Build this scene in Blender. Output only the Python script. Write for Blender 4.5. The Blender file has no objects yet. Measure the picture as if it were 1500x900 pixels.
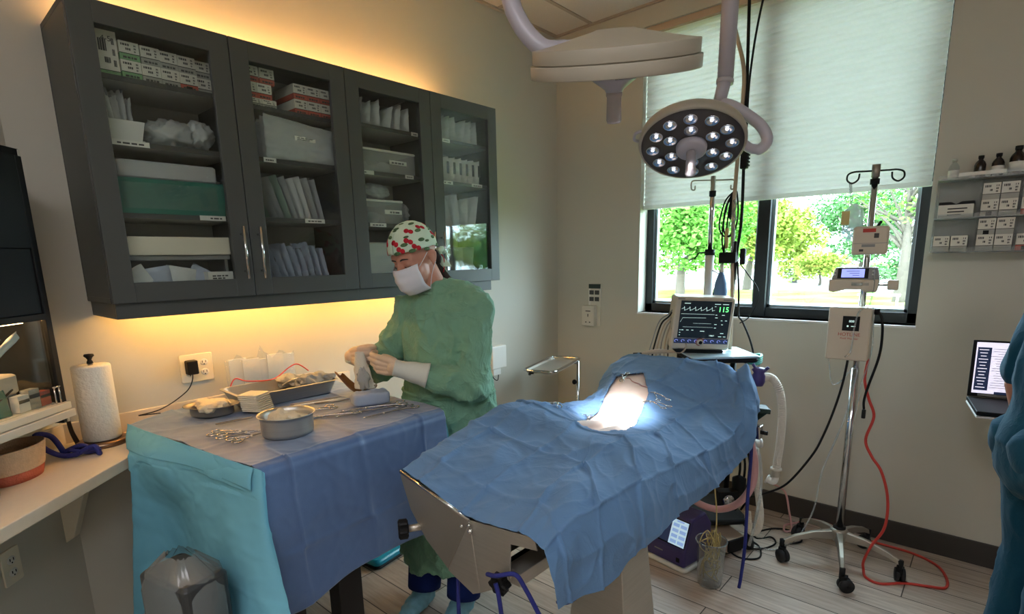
import bpy, bmesh, math, random
from mathutils import Vector, Matrix, noise
random.seed(7)
C = bpy.context.scene.collection
SC = bpy.context.scene
PI = math.pi
V = Vector

# ------------------------------------------------------------------ materials
def lin(h):
    if isinstance(h, (tuple, list)):
        return tuple(h) if len(h) == 4 else tuple(h) + (1,)
    h = h.lstrip('#')
    o = []
    for i in (0, 2, 4):
        c = int(h[i:i+2], 16) / 255
        o.append(c/12.92 if c <= .04045 else ((c+.055)/1.055)**2.4)
    return tuple(o) + (1,)

def nodes(name):
    m = bpy.data.materials.new(name)
    m.use_nodes = True
    n, l = m.node_tree.nodes, m.node_tree.links
    return m, n, l, n['Principled BSDF']

def mat(name, col, rough=.5, metal=0., var=.06, scale=12., bump=0., bscale=150., spec=.5, stretch=None, sheen=0., coat=0.):
    m, n, l, b = nodes(name)
    c = lin(col)
    tc = n.new('ShaderNodeTexCoord')
    src = tc.outputs['Object']
    if stretch:
        mp = n.new('ShaderNodeMapping')
        mp.inputs['Scale'].default_value = stretch
        l.new(src, mp.inputs['Vector'])
        src = mp.outputs['Vector']
    nz = n.new('ShaderNodeTexNoise')
    nz.inputs['Scale'].default_value = scale
    nz.inputs['Detail'].default_value = 4
    l.new(src, nz.inputs['Vector'])
    mx = n.new('ShaderNodeMix'); mx.data_type = 'RGBA'
    mx.inputs[6].default_value = tuple(max(0, x*(1-var)) for x in c[:3]) + (1,)
    mx.inputs[7].default_value = tuple(min(1, x*(1+var)) for x in c[:3]) + (1,)
    l.new(nz.outputs['Fac'], mx.inputs[0])
    l.new(mx.outputs[2], b.inputs['Base Color'])
    b.inputs['Roughness'].default_value = rough
    b.inputs['Metallic'].default_value = metal
    b.inputs['Specular IOR Level'].default_value = spec
    if sheen: b.inputs['Sheen Weight'].default_value = sheen
    if coat: b.inputs['Coat Weight'].default_value = coat
    if bump:
        nb = n.new('ShaderNodeTexNoise')
        nb.inputs['Scale'].default_value = bscale
        nb.inputs['Detail'].default_value = 3
        l.new(src, nb.inputs['Vector'])
        bp = n.new('ShaderNodeBump')
        bp.inputs['Strength'].default_value = bump
        bp.inputs['Distance'].default_value = .004
        l.new(nb.outputs['Fac'], bp.inputs['Height'])
        l.new(bp.outputs['Normal'], b.inputs['Normal'])
    return m

def emit(name, col, strength):
    m, n, l, b = nodes(name)
    b.inputs['Base Color'].default_value = lin(col)
    b.inputs['Emission Color'].default_value = lin(col)
    b.inputs['Emission Strength'].default_value = strength
    return m

def clear(name, tint='#ffffff', gloss=.25, milk=0., milkcol='#e8e8e6', rough=.03, power=.35):
    """thin clear sheet: lets light through, mirrors at grazing angles, optionally a little milky"""
    m, n, l, b = nodes(name)
    n.remove(b)
    out = n['Material Output']
    tr = n.new('ShaderNodeBsdfTransparent'); tr.inputs['Color'].default_value = lin(tint)
    gl = n.new('ShaderNodeBsdfGlossy'); gl.inputs['Roughness'].default_value = rough
    lw = n.new('ShaderNodeLayerWeight'); lw.inputs['Blend'].default_value = .5
    pw = n.new('ShaderNodeMath'); pw.operation = 'POWER'; pw.inputs[1].default_value = 3.2
    l.new(lw.outputs['Facing'], pw.inputs[0])
    mu = n.new('ShaderNodeMath'); mu.operation = 'MULTIPLY_ADD'; mu.inputs[1].default_value = gloss; mu.inputs[2].default_value = gloss*.09
    l.new(pw.outputs[0], mu.inputs[0])
    mx = n.new('ShaderNodeMixShader')
    l.new(mu.outputs[0], mx.inputs[0]); l.new(tr.outputs[0], mx.inputs[1]); l.new(gl.outputs[0], mx.inputs[2])
    last = mx
    if milk:
        df = n.new('ShaderNodeBsdfDiffuse'); df.inputs['Color'].default_value = lin(milkcol)
        m2 = n.new('ShaderNodeMixShader'); m2.inputs[0].default_value = milk
        l.new(mx.outputs[0], m2.inputs[1]); l.new(df.outputs[0], m2.inputs[2])
        last = m2
    l.new(last.outputs[0], out.inputs['Surface'])
    return m

def translucent(name, col, t=.5, tcol=None):
    m, n, l, b = nodes(name)
    n.remove(b)
    df = n.new('ShaderNodeBsdfDiffuse'); df.inputs['Color'].default_value = lin(col)
    tl = n.new('ShaderNodeBsdfTranslucent'); tl.inputs['Color'].default_value = lin(tcol or col)
    mx = n.new('ShaderNodeMixShader'); mx.inputs[0].default_value = t
    l.new(df.outputs[0], mx.inputs[1]); l.new(tl.outputs[0], mx.inputs[2])
    l.new(mx.outputs[0], n['Material Output'].inputs['Surface'])
    return m

def floor_mat():
    m, n, l, b = nodes('wood_look_plank')
    tc = n.new('ShaderNodeTexCoord')
    mp = n.new('ShaderNodeMapping'); mp.inputs['Location'].default_value = (.35, .549+.157*20, 0)
    l.new(tc.outputs['Object'], mp.inputs['Vector'])
    br = n.new('ShaderNodeTexBrick')
    br.inputs['Scale'].default_value = 1
    br.inputs['Brick Width'].default_value = 1.02
    br.inputs['Row Height'].default_value = .157
    br.inputs['Mortar Size'].default_value = .0028
    br.inputs['Mortar Smooth'].default_value = .3
    br.inputs['Bias'].default_value = -.1
    br.offset = .37; br.offset_frequency = 2
    br.inputs['Color1'].default_value = lin('#b7a698')
    br.inputs['Color2'].default_value = lin('#d4c6b8')
    br.inputs['Mortar'].default_value = lin('#3c332c')
    l.new(mp.outputs['Vector'], br.inputs['Vector'])
    st = n.new('ShaderNodeMapping'); st.inputs['Scale'].default_value = (2.2, 26, 1)
    l.new(tc.outputs['Object'], st.inputs['Vector'])
    nz = n.new('ShaderNodeTexNoise'); nz.inputs['Scale'].default_value = 2.0; nz.inputs['Detail'].default_value = 6
    nz.inputs['Roughness'].default_value = .62
    l.new(st.outputs['Vector'], nz.inputs['Vector'])
    cr = n.new('ShaderNodeValToRGB')
    cr.color_ramp.elements[0].position = .32; cr.color_ramp.elements[0].color = (.62, .58, .55, 1)
    cr.color_ramp.elements[1].position = .66; cr.color_ramp.elements[1].color = (1, 1, 1, 1)
    l.new(nz.outputs['Fac'], cr.inputs[0])
    mx = n.new('ShaderNodeMix'); mx.data_type = 'RGBA'; mx.blend_type = 'MULTIPLY'; mx.inputs[0].default_value = .85
    l.new(br.outputs['Color'], mx.inputs[6]); l.new(cr.outputs['Color'], mx.inputs[7])
    l.new(mx.outputs[2], b.inputs['Base Color'])
    b.inputs['Roughness'].default_value = .42
    bp = n.new('ShaderNodeBump'); bp.inputs['Strength'].default_value = .25; bp.inputs['Distance'].default_value = .002
    iv = n.new('ShaderNodeMath'); iv.operation = 'SUBTRACT'; iv.inputs[0].default_value = 1
    l.new(br.outputs['Fac'], iv.inputs[1]); l.new(iv.outputs[0], bp.inputs['Height'])
    l.new(bp.outputs['Normal'], b.inputs['Normal'])
    return m

def grass_mat():
    m, n, l, b = nodes('lawn_grass')
    tc = n.new('ShaderNodeTexCoord')
    a = n.new('ShaderNodeTexNoise'); a.inputs['Scale'].default_value = .5; a.inputs['Detail'].default_value = 8
    l.new(tc.outputs['Object'], a.inputs['Vector'])
    cr = n.new('ShaderNodeValToRGB')
    cr.color_ramp.elements[0].position = .38; cr.color_ramp.elements[0].color = lin('#4c6a2a')
    cr.color_ramp.elements[1].position = .62; cr.color_ramp.elements[1].color = lin('#7a7a46')
    l.new(a.outputs['Fac'], cr.inputs[0]); l.new(cr.outputs['Color'], b.inputs['Base Color'])
    b.inputs['Roughness'].default_value = .95
    b.inputs['Specular IOR Level'].default_value = 0
    return m

MT = {}
def K(k): return MT[k]
MT['wall'] = mat('wall_paint', '#c9c5b8', .75, var=.025, scale=3, bump=.05, bscale=260, spec=.25)
MT['ceil'] = mat('ceiling_tile', '#ded6cc', .9, var=.05, scale=90, bump=.35, bscale=120, spec=.1)
MT['grid'] = mat('ceiling_grid_metal', '#b3a698', .5, var=.02)
MT['floor'] = floor_mat()
MT['base'] = mat('dark_cove_base', '#3b3733', .5, var=.08)
MT['frame'] = mat('dark_bronze_frame', '#24282b', .4, .3, var=.1)
MT['frame2'] = mat('grey_frame_edge', '#8f9aa0', .4, .3)
MT['glass'] = clear('window_glass', '#f4faf8', .5)
MT['cabglass'] = clear('cabinet_glass', '#f8fbfa', .5, power=.3)
MT['cab'] = mat('charcoal_laminate', '#4a4c4a', .42, var=.05, scale=6, spec=.4)
MT['cabin'] = mat('cabinet_inside', '#b4b3aa', .6, var=.03)
MT['cream'] = mat('cream_plastic', '#e9dfc9', .45, var=.03)
MT['white'] = mat('white_plastic', '#e6e3dc', .4, var=.02)
MT['offwhite'] = mat('offwhite_plastic', '#d8d2c4', .42, var=.03)
MT['beige'] = mat('beige_housing', '#cfc2ad', .45, var=.03)
MT['ltgrey'] = mat('light_grey_enamel', '#b9b8b0', .4, var=.04)
MT['midgrey'] = mat('mid_grey_plastic', '#8b8b88', .45, var=.05)
MT['lavgrey'] = mat('lamp_enamel', '#b5afb8', .32, var=.03)
MT['taupe'] = mat('lamp_head_enamel', '#aba292', .38, var=.04)
MT['black'] = mat('black_plastic', '#111112', .55, var=.2, spec=.25)
MT['rubber'] = mat('black_rubber', '#1b1b1d', .7, var=.2)
MT['steel'] = mat('brushed_steel', '#c9c3b8', .38, .8, var=.1, scale=6, stretch=(1, 1, 30), bump=.06, bscale=60)
MT['chrome'] = mat('polished_chrome', '#cfcfcf', .12, 1, var=.03)
MT['darksteel'] = mat('dull_grey_steel', '#a69e92', .42, .7, var=.12, scale=5)  # steel in a darker, duller grey
MT['counter'] = mat('quartz_counter', '#e2d3bd', .35, var=.05, scale=60)
MT['led'] = emit('warm_led', '#ffbd70', 68)
MT['ledu'] = emit('warm_led_under', '#ffbf66', 62)
MT['blue'] = None
MT['navy'] = mat('navy_nonwoven', '#4b6894', .5, var=.10, scale=40, bump=.12, bscale=420, spec=.6, sheen=.5)
MT['tealdrape'] = translucent('teal_nonwoven', '#7fc2d8', .15)
def wrinkled(name, col, var=.12, s=9., strength=.7, dist=.02):
    m = mat(name, col, .88, var=var, scale=14, spec=.15, sheen=.1)
    n, l = m.node_tree.nodes, m.node_tree.links
    b = n['Principled BSDF']; tc = n['Texture Coordinate']
    nz = n.new('ShaderNodeTexNoise'); nz.inputs['Scale'].default_value = s; nz.inputs['Detail'].default_value = 5; nz.inputs['Distortion'].default_value = 1.1
    l.new(tc.outputs['Object'], nz.inputs['Vector'])
    sb = n.new('ShaderNodeMath'); sb.operation = 'SUBTRACT'; sb.inputs[1].default_value = .5
    ab = n.new('ShaderNodeMath'); ab.operation = 'ABSOLUTE'
    pw = n.new('ShaderNodeMath'); pw.operation = 'POWER'; pw.inputs[1].default_value = .55
    l.new(nz.outputs['Fac'], sb.inputs[0]); l.new(sb.outputs[0], ab.inputs[0]); l.new(ab.outputs[0], pw.inputs[0])
    bp = n.new('ShaderNodeBump'); bp.inputs['Strength'].default_value = strength; bp.inputs['Distance'].default_value = dist
    bp.invert = True
    l.new(pw.outputs[0], bp.inputs['Height']); l.new(bp.outputs['Normal'], b.inputs['Normal'])
    return m
MT['gown'] = wrinkled('green_gown_cloth', '#7ba68c', .14)
MT['gown_flat'] = mat('green_gown_cloth', '#7ba68c', .88, var=.14, scale=14, bump=.25, bscale=90, spec=.15, sheen=.1)
MT['scrub'] = wrinkled('teal_scrub_cloth', '#194c63', .12, 6, .25)
MT['blue'] = wrinkled('blue_nonwoven', '#6488b2', .08, 6., .35, .012)
MT['navycloth'] = mat('navy_scrub_cloth', '#1b2b66', .85, var=.15, scale=14, bump=.2, bscale=120, spec=.15)
MT['skin'] = mat('skin', '#c98f78', .5, var=.10, scale=25, bump=.05, bscale=300)
MT['mask'] = mat('mask_paper', '#e3e3ea', .8, var=.03, bump=.1, bscale=400)
MT['glove'] = mat('latex_glove', '#dcc0a4', .5, var=.06, scale=40, bump=.06, bscale=200)
MT['cuff'] = mat('knit_cuff', '#d9d9cd', .85, var=.06, bump=.3, bscale=350)
MT['cap'] = mat('mint_cap_cotton', '#cfe6d0', .85, var=.04, bump=.1, bscale=300)
MT['cherry'] = mat('cherry_red_print', '#c01a2c', .8, var=.15, scale=60)
MT['leaf'] = mat('leaf_green_print', '#52724a', .8, var=.2, scale=60)
MT['hair'] = mat('brown_hair', '#2b1f1b', .55, var=.3, scale=60, stretch=(1, 1, .1))
MT['paper'] = mat('white_paper', '#e8e5dc', .8, var=.03)
MT['ink'] = mat('grey_print', '#4b4a48', .8, var=.2, scale=300)
MT['inkred'] = mat('red_print', '#b5443c', .8, var=.1)
MT['boxwhite'] = mat('carton_white', '#ddd8cb', .6, var=.04)
MT['boxgreen'] = mat('carton_green', '#7ea878', .6, var=.06)
MT['boxred'] = mat('carton_red', '#bf5b4b', .6, var=.06)
MT['boxgrey'] = mat('carton_grey', '#a7a49b', .6, var=.06)
MT['pouch'] = clear('pouch_film', '#f6f8f8', .9, milk=.34, milkcol='#eceeee', rough=.12)
MT['pouchpaper'] = mat('pouch_paper', '#dddeda', .6, var=.06, scale=20)
MT['instr'] = mat('packed_instrument', '#6d727a', .35, .7, var=.2)
MT['packgreen'] = mat('green_wrap', '#98ad9d', .8, var=.1)
MT['packgrey'] = mat('grey_wrap', '#b2b3b2', .7, var=.12)
MT['packblue'] = mat('bluegrey_wrap', '#b6bece', .6, var=.15)
MT['bin'] = clear('clear_bin', '#eef0f0', .5, milk=.30, milkcol='#d5d5d2', rough=.1)
MT['clearp'] = clear('clear_plastic', '#f6f8f8', .7, milk=.05, rough=.05)
MT['tube'] = clear('clear_tubing', '#eef2f2', .6, milk=.22, milkcol='#e6eaea', rough=.1)
MT['greentray'] = mat('green_tray', '#2f7466', .3, var=.08)
MT['gauze'] = mat('cotton_gauze', '#e2d3b6', .95, var=.08, scale=30, bump=.6, bscale=180, spec=.05)
MT['gauze2'] = mat('white_gauze', '#dcd6c6', .95, var=.06, bump=.5, bscale=200, spec=.05)
MT['towel'] = mat('grey_towel', '#96958f', .95, var=.12, bump=.6, bscale=120, spec=.05)
MT['bluewrap'] = mat('pale_blue_pack', '#a9b4c8', .85, var=.05, bump=.2, bscale=140)
MT['copper'] = mat('tan_enamel_dish', '#9c6b3c', .3, .55, var=.1)
MT['wood'] = mat('blackened_wood', '#191716', .5, var=.2)
MT['darkwood'] = mat('dark_wood', '#3a2a1e', .45, var=.2)
MT['rope'] = mat('navy_rope', '#232a78', .8, var=.15, scale=60, bump=.5, bscale=250)
MT['redcord'] = mat('red_cord', '#c93e34', .5, var=.05)
MT['pinktube'] = mat('pink_tubing', '#d3a0a0', .35, var=.05)
MT['beigetube'] = mat('beige_tubing', '#b9a68c', .45, var=.05)
MT['ivory'] = mat('ivory_corrugated', '#d8cfc0', .5, var=.03)
MT['purple'] = mat('purple_plastic', '#43386f', .4, var=.06)
MT['yellow'] = mat('yellow_tubing', '#cdb878', .4, var=.1)
MT['aqua'] = mat('aqua_tubing', '#63bda8', .4, var=.05)
MT['bluebag'] = mat('blue_rubber_bag', '#5b7fae', .45, var=.08)
MT['shelfblue'] = mat('pale_shelf_laminate', '#b5ccd6', .3, var=.03)
MT['screen'] = emit('dark_screen', '#0d1820', .35)
MT['screenw'] = emit('pale_screen', '#e4dff2', .75)
MT['screenb'] = emit('violet_screen', '#8f9be8', 1.0)
MT['screenp'] = emit('ice_blue_screen', '#bcd8f2', .5)
MT['screend'] = emit('navy_screen', '#1c2742', .6)
MT['led115'] = emit('green_digits', '#6dff8a', 1.6)
MT['trace'] = emit('pale_trace', '#b9d6d2', .9)
MT['lensled'] = emit('surgical_led', '#f5f6fa', 1.0)
MT['reflector'] = mat('faceted_reflector', '#dcdce0', .15, 1, var=.1)
MT['lensface'] = mat('lamp_face', '#454144', .3, var=.2)
MT['handle'] = clear('frosted_cover', '#f0eef2', .6, milk=.55, milkcol='#bdb6bb', rough=.2)
MT['blind'] = translucent('cellular_shade', '#dedcd6', .35, '#e6e5e2')
MT['rail'] = mat('shade_rail', '#c2a98f', .5, var=.03)
MT['bark'] = mat('bark', '#544d45', .9, var=.25, scale=8, spec=0)
MT['leafa'] = mat('leaf_green', '#5a8a36', .7, var=.35, scale=3, spec=.08)
MT['leafb'] = mat('leaf_yellow_green', '#80903c', .7, var=.3, scale=3, spec=.08)
MT['leafc'] = mat('leaf_dark_green', '#4c7642', .7, var=.35, scale=3, spec=.08)
MT['grass'] = grass_mat()
MT['pave'] = mat('pale_concrete', '#8f8d88', .9, var=.05, scale=2)
MT['bluebox'] = mat('turquoise_plastic', '#1595b5', .25, var=.05)
MT['shoecover'] = mat('pale_blue_shoe_cover', '#7fb3c4', .5, var=.25, scale=45)
MT['bottle'] = mat('dark_brown_glass', '#2a211d', .12, var=.1)
MT['wicker'] = mat('woven_straw', '#d8b795', .85, var=.2, scale=70, bump=.6, bscale=220)
MT['wickred'] = mat('red_woven_band', '#c4664f', .85, var=.2, scale=70, bump=.6, bscale=220)
MT['quilt'] = mat('quilted_paper', '#efe8d8', .9, var=.03, bump=.9, bscale=75, spec=.1)
MT['brownlid'] = mat('brown_base_metal', '#8a6f57', .3, .8, var=.1)
MT['animal'] = mat('shaved_skin', '#e8d3c8', .55, var=.08, scale=30)
MT['wound'] = mat('incision', '#b07a70', .3, var=.3, scale=50)
MT['stain'] = mat('dark_green_vinyl', '#22332d', .5, var=.1)
MT['binmetal'] = mat('grey_bin_plastic', '#383b3d', .4, var=.06)
MT['film'] = clear('plastic_liner', '#eef2f2', .5, milk=.30, milkcol='#aeb6b8', rough=.15)
MT['buttonblue'] = emit('screen_button_blue', '#8aaad4', .5)
MT['hutchled'] = emit('hutch_led', '#ffca8a', 24)
MT['bagfilm'] = clear('infusion_bag_film', '#f2f6f8', .8, milk=.5, milkcol='#dfe8ee', rough=.1)
MT['softfilm'] = clear('soft_film', '#f4f7f7', .9, milk=.17, milkcol='#eeeeee', rough=.12)
MT['peach'] = mat('peach_board', '#cbb39b', .5, var=.05)

# ------------------------------------------------------------------ mesh builder
def spline(pts, n=6):
    """Catmull-Rom through the points"""
    P = [V(p) for p in pts]
    if len(P) < 3 or n < 2: return P
    out = []
    for i in range(len(P)-1):
        a, b, c, d = P[max(i-1, 0)], P[i], P[i+1], P[min(i+2, len(P)-1)]
        for k in range(n):
            t = k/n
            out.append(.5*((2*b)+(c-a)*t+(2*a-5*b+4*c-d)*t*t+(3*b-a-3*c+d)*t**3))
    out.append(P[-1])
    return out

def frame_of(d):
    d = V(d).normalized()
    a = V((0, 0, 1)) if abs(d.z) < .9 else V((1, 0, 0))
    x = a.cross(d).normalized()
    return x, d.cross(x).normalized(), d

class MB:
    def __init__(s): s.v = []; s.f = []; s.m = []; s.sm = []; s.uv = None
    def add(s, vs, fs, mi=0, smooth=False):
        o = len(s.v)
        s.v += [V(p) for p in vs]
        for f in fs:
            s.f.append([i+o for i in f]); s.m.append(mi); s.sm.append(smooth)
        return s
    def box(s, c, d, mi=0, M=None, taper=1.):
        x, y, z = d[0]/2, d[1]/2, d[2]/2
        vs = [V((a*x*(taper if k < 0 else 1), b*y*(taper if k < 0 else 1), k*z)) for k in (-1, 1) for a, b in ((-1, -1), (1, -1), (1, 1), (-1, 1))]
        if M is not None: vs = [M @ p for p in vs]
        c = V(c)
        s.add([p+c for p in vs], [(3, 2, 1, 0), (4, 5, 6, 7), (0, 1, 5, 4), (1, 2, 6, 5), (2, 3, 7, 6), (3, 0, 4, 7)], mi)
        return s
    def bx(s, x0, x1, y0, y1, z0, z1, mi=0):
        return s.box(((x0+x1)/2, (y0+y1)/2, (z0+z1)/2), (abs(x1-x0), abs(y1-y0), abs(z1-z0)), mi)
    def prism(s, poly, vec, mi=0, smooth=False):
        n = len(poly); vec = V(vec)
        a = [V(p) for p in poly]
        s.add(a+[p+vec for p in a], [tuple(range(n-1, -1, -1)), tuple(range(n, 2*n))]+[(i, (i+1) % n, n+(i+1) % n, n+i) for i in range(n)], mi, smooth)
        return s
    def tube(s, pts, r, n=10, mi=0, smooth=True, caps=True, closed=False):
        P = [V(p) for p in pts]; k = len(P)
        R = r if isinstance(r, (list, tuple)) else [r]*k
        vs = []; x = None
        for i, p in enumerate(P):
            if closed: t = P[(i+1) % k]-P[i-1]
            else: t = P[min(i+1, k-1)]-P[max(i-1, 0)]
            if t.length < 1e-9: t = V((0, 0, 1))
            t.normalize()
            if x is None: x = frame_of(t)[0]
            else:
                x = x-t*x.dot(t)
                x = x.normalized() if x.length > 1e-6 else frame_of(t)[0]
            y = t.cross(x)
            for j in range(n):
                a = 2*PI*j/n
                vs.append(p+(x*math.cos(a)+y*math.sin(a))*R[i])
        fs = []
        for i in range(k if closed else k-1):
            for j in range(n):
                a, b = i*n+j, i*n+(j+1) % n
                c, d = ((i+1) % k)*n+(j+1) % n, ((i+1) % k)*n+j
                fs.append((a, b, c, d))
        if caps and not closed:
            fs.append(tuple(range(n-1, -1, -1))); fs.append(tuple(range((k-1)*n, k*n)))
        s.add(vs, fs, mi, smooth)
        return s
    def cyl(s, p0, p1, r0, r1=None, n=20, mi=0, smooth=True):
        return s.tube([p0, p1], [r0, r0 if r1 is None else r1], n, mi, smooth)
    def lathe(s, prof, o, n=28, mi=0, M=None, smooth=True, squash=(1, 1)):
        vs = []; k = len(prof)
        for r, z in prof:
            for j in range(n):
                a = 2*PI*j/n
                p = V((r*math.cos(a)*squash[0], r*math.sin(a)*squash[1], z))
                vs.append((M @ p if M is not None else p)+V(o))
        fs = [(i*n+j, i*n+(j+1) % n, (i+1)*n+(j+1) % n, (i+1)*n+j) for i in range(k-1) for j in range(n)]
        fs.append(tuple(range(n-1, -1, -1))); fs.append(tuple(range((k-1)*n, k*n)))
        s.add(vs, fs, mi, smooth)
        return s
    def ball(s, c, r, n=16, mi=0, M=None, lump=0., seed=0, smooth=True, fr=6.):
        r = (r, r, r) if not isinstance(r, (tuple, list)) else r
        vs = []; h = max(6, n//2)
        for i in range(h+1):
            th = PI*i/h
            for j in range(n):
                a = 2*PI*j/n
                d = V((math.sin(th)*math.cos(a), math.sin(th)*math.sin(a), math.cos(th)))
                q = 1+(lump*noise.noise(d*fr*.3+V((seed*3.1, seed, 0))) if lump else 0)
                if lump: q += lump*.6*noise.noise(d*fr+V((seed, seed*2.7, 5)))
                p = V((d.x*r[0], d.y*r[1], d.z*r[2]))*q
                vs.append((M @ p if M is not None else p)+V(c))
        fs = [(i*n+j, (i+1)*n+j, (i+1)*n+(j+1) % n, i*n+(j+1) % n) for i in range(h) for j in range(n)]
        s.add(vs, fs, mi, smooth)
        return s
    def limb(s, pts, rad, n=14):
        """tapered chain with rounded joints, to be fused by remesh"""
        P = [V(p) for p in pts]
        for i, p in enumerate(P): s.ball(p, rad[i], n)
        for i in range(len(P)-1): s.tube([P[i], P[i+1]], [rad[i], rad[i+1]], n)
        return s
    def sheet(s, G, mi=0, smooth=True, uv=None):
        nr, nc = len(G), len(G[0])
        s.add([p for r in G for p in r], [(i*nc+j, i*nc+j+1, (i+1)*nc+j+1, (i+1)*nc+j) for i in range(nr-1) for j in range(nc-1)], mi, smooth)
        return s
    def rbox(s, c, d, r=.01, mi=0, M=None, seg=4):
        """box with rounded vertical edges and soft top edges"""
        x, y, z = d[0]/2, d[1]/2, d[2]/2
        def ring(ins, zz):
            o = []; rr = max(r-ins*.3, .0005)
            for cx, cy, a0 in ((x-r, y-r, 0), (-x+r, y-r, PI/2), (-x+r, -y+r, PI), (x-r, -y+r, 1.5*PI)):
                for k in range(seg+1):
                    a = a0+PI/2*k/seg
                    o.append(V((cx+rr*math.cos(a)-(ins*(1 if cx > 0 else -1))*.7, cy+rr*math.sin(a)-(ins*(1 if cy > 0 else -1))*.7, zz)))
            return o
        e = min(r*.5, z*.6)
        rings = [ring(e, -z), ring(0, -z+e), ring(0, z-e), ring(e, z)]
        n = len(rings[0])
        vs = [p for q in rings for p in q]
        if M is not None: vs = [M @ p for p in vs]
        vs = [p+V(c) for p in vs]
        fs = [(i*n+j, i*n+(j+1) % n, (i+1)*n+(j+1) % n, (i+1)*n+j) for i in range(3) for j in range(n)]
        fs += [tuple(range(n-1, -1, -1)), tuple(range(3*n, 4*n))]
        s.add(vs, fs, mi, False)
        return s
    def mesh(s, name, off=V((0, 0, 0))):
        me = bpy.data.meshes.new(name)
        me.from_pydata([p-off for p in s.v], [], s.f)
        me.polygons.foreach_set('material_index', s.m)
        me.polygons.foreach_set('use_smooth', s.sm)
        me.update()
        bm = bmesh.new(); bm.from_mesh(me); bmesh.ops.recalc_face_normals(bm, faces=bm.faces); bm.to_mesh(me); bm.free()
        return me

def link(o, parent=None):
    C.objects.link(o)
    if parent is not None:
        o.parent = parent
        o.matrix_parent_inverse = parent['_w'].inverted() if '_w' in parent else Matrix()
    return o

WORLD = {}
def world_of(o): return WORLD.get(o.name, Matrix())

def tag(o, label=None, cat=None, group=None, kind=None):
    if label: o['label'] = label
    if cat: o['category'] = cat
    if group: o['group'] = group
    if kind: o['kind'] = kind
    return o

def place(me, name, mats, parent=None):
    for m in (mats if isinstance(mats, (list, tuple)) else [mats]):
        me.materials.append(K(m) if isinstance(m, str) else m)
    o = bpy.data.objects.new(name, me)
    C.objects.link(o)
    if parent is not None:
        o.parent = parent
        o.matrix_parent_inverse = world_of(parent).inverted()
    return o

def obj(name, mb, mats, parent=None, label=None, cat=None, group=None, bevel=0., kind=None, seg=2):
    """one mesh object; a top-level one gets its origin at the middle of its foot"""
    off = V((0, 0, 0))
    if parent is None and kind != 'structure':
        xs = [p.x for p in mb.v]; ys = [p.y for p in mb.v]; zs = [p.z for p in mb.v]
        off = V(((min(xs)+max(xs))/2, (min(ys)+max(ys))/2, min(zs)))
    o = place(mb.mesh(name, off), name, mats, parent)
    o.location = off
    if off.length: WORLD[o.name] = Matrix.Translation(off)
    if bevel:
        b = o.modifiers.new('soft_edges', 'BEVEL'); b.width = bevel; b.segments = seg; b.limit_method = 'ANGLE'; b.angle_limit = .7
    return tag(o, label, cat, group, kind)

def thing(name, loc, label, cat, group=None):
    o = bpy.data.objects.new(name, None)
    o.empty_display_size = .05
    C.objects.link(o)
    o.location = loc
    WORLD[o.name] = Matrix.Translation(V(loc))
    return tag(o, label, cat, group)

def dup(root, loc, rz=0., label=None, group=None, rot=None):
    """copy a thing with its parts and sub-parts"""
    def rec(o, par):
        c = o.copy(); C.objects.link(c)
        if par is not None: c.parent = par
        for ch in o.children: rec(ch, c)
        return c
    r = rec(root, None)
    r.location = loc; r.rotation_euler = rot if rot else (0, 0, rz)
    if label: r['label'] = label
    if group: r['group'] = group
    return r

def fused(mb, name, voxel, smooth=3, factor=.5):
    """one continuous skin over the overlapping forms"""
    me = mb.mesh(name+'_raw')
    t = bpy.data.objects.new('tmp', me); C.objects.link(t)
    r = t.modifiers.new('r', 'REMESH'); r.mode = 'VOXEL'; r.voxel_size = voxel
    if smooth:
        q = t.modifiers.new('s', 'SMOOTH'); q.factor = factor; q.iterations = smooth
    dg = bpy.context.evaluated_depsgraph_get()
    out = bpy.data.meshes.new_from_object(t.evaluated_get(dg))
    bpy.data.objects.remove(t); bpy.data.meshes.remove(me)
    out.name = name
    out.polygons.foreach_set('use_smooth', [True]*len(out.polygons))
    return out

def writing(name, body, size, o, xd, ud, m, parent, align='CENTER', ext=.0004):
    """raised lettering"""
    cu = bpy.data.curves.new(name, 'FONT')
    cu.body = body; cu.size = size; cu.align_x = align; cu.align_y = 'CENTER'; cu.extrude = ext
    cu.materials.append(K(m))
    tmp = bpy.data.objects.new('tmp', cu); C.objects.link(tmp)
    me = bpy.data.meshes.new_from_object(tmp.evaluated_get(bpy.context.evaluated_depsgraph_get()))
    bpy.data.objects.remove(tmp); bpy.data.curves.remove(cu)
    t = bpy.data.objects.new(name, me); C.objects.link(t)
    x = V(xd).normalized(); u = V(ud); u = (u-x*u.dot(x)).normalized(); z = x.cross(u)
    mw = Matrix((x, u, z)).transposed().to_4x4(); mw.translation = V(o)
    if parent is not None:
        t.parent = parent; t.matrix_parent_inverse = world_of(parent).inverted()
    t.matrix_basis = mw
    return t

def rotz(a): return Matrix.Rotation(a, 3, 'Z')
def axes(x, y, z): return Matrix((V(x), V(y), V(z))).transposed()

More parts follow.
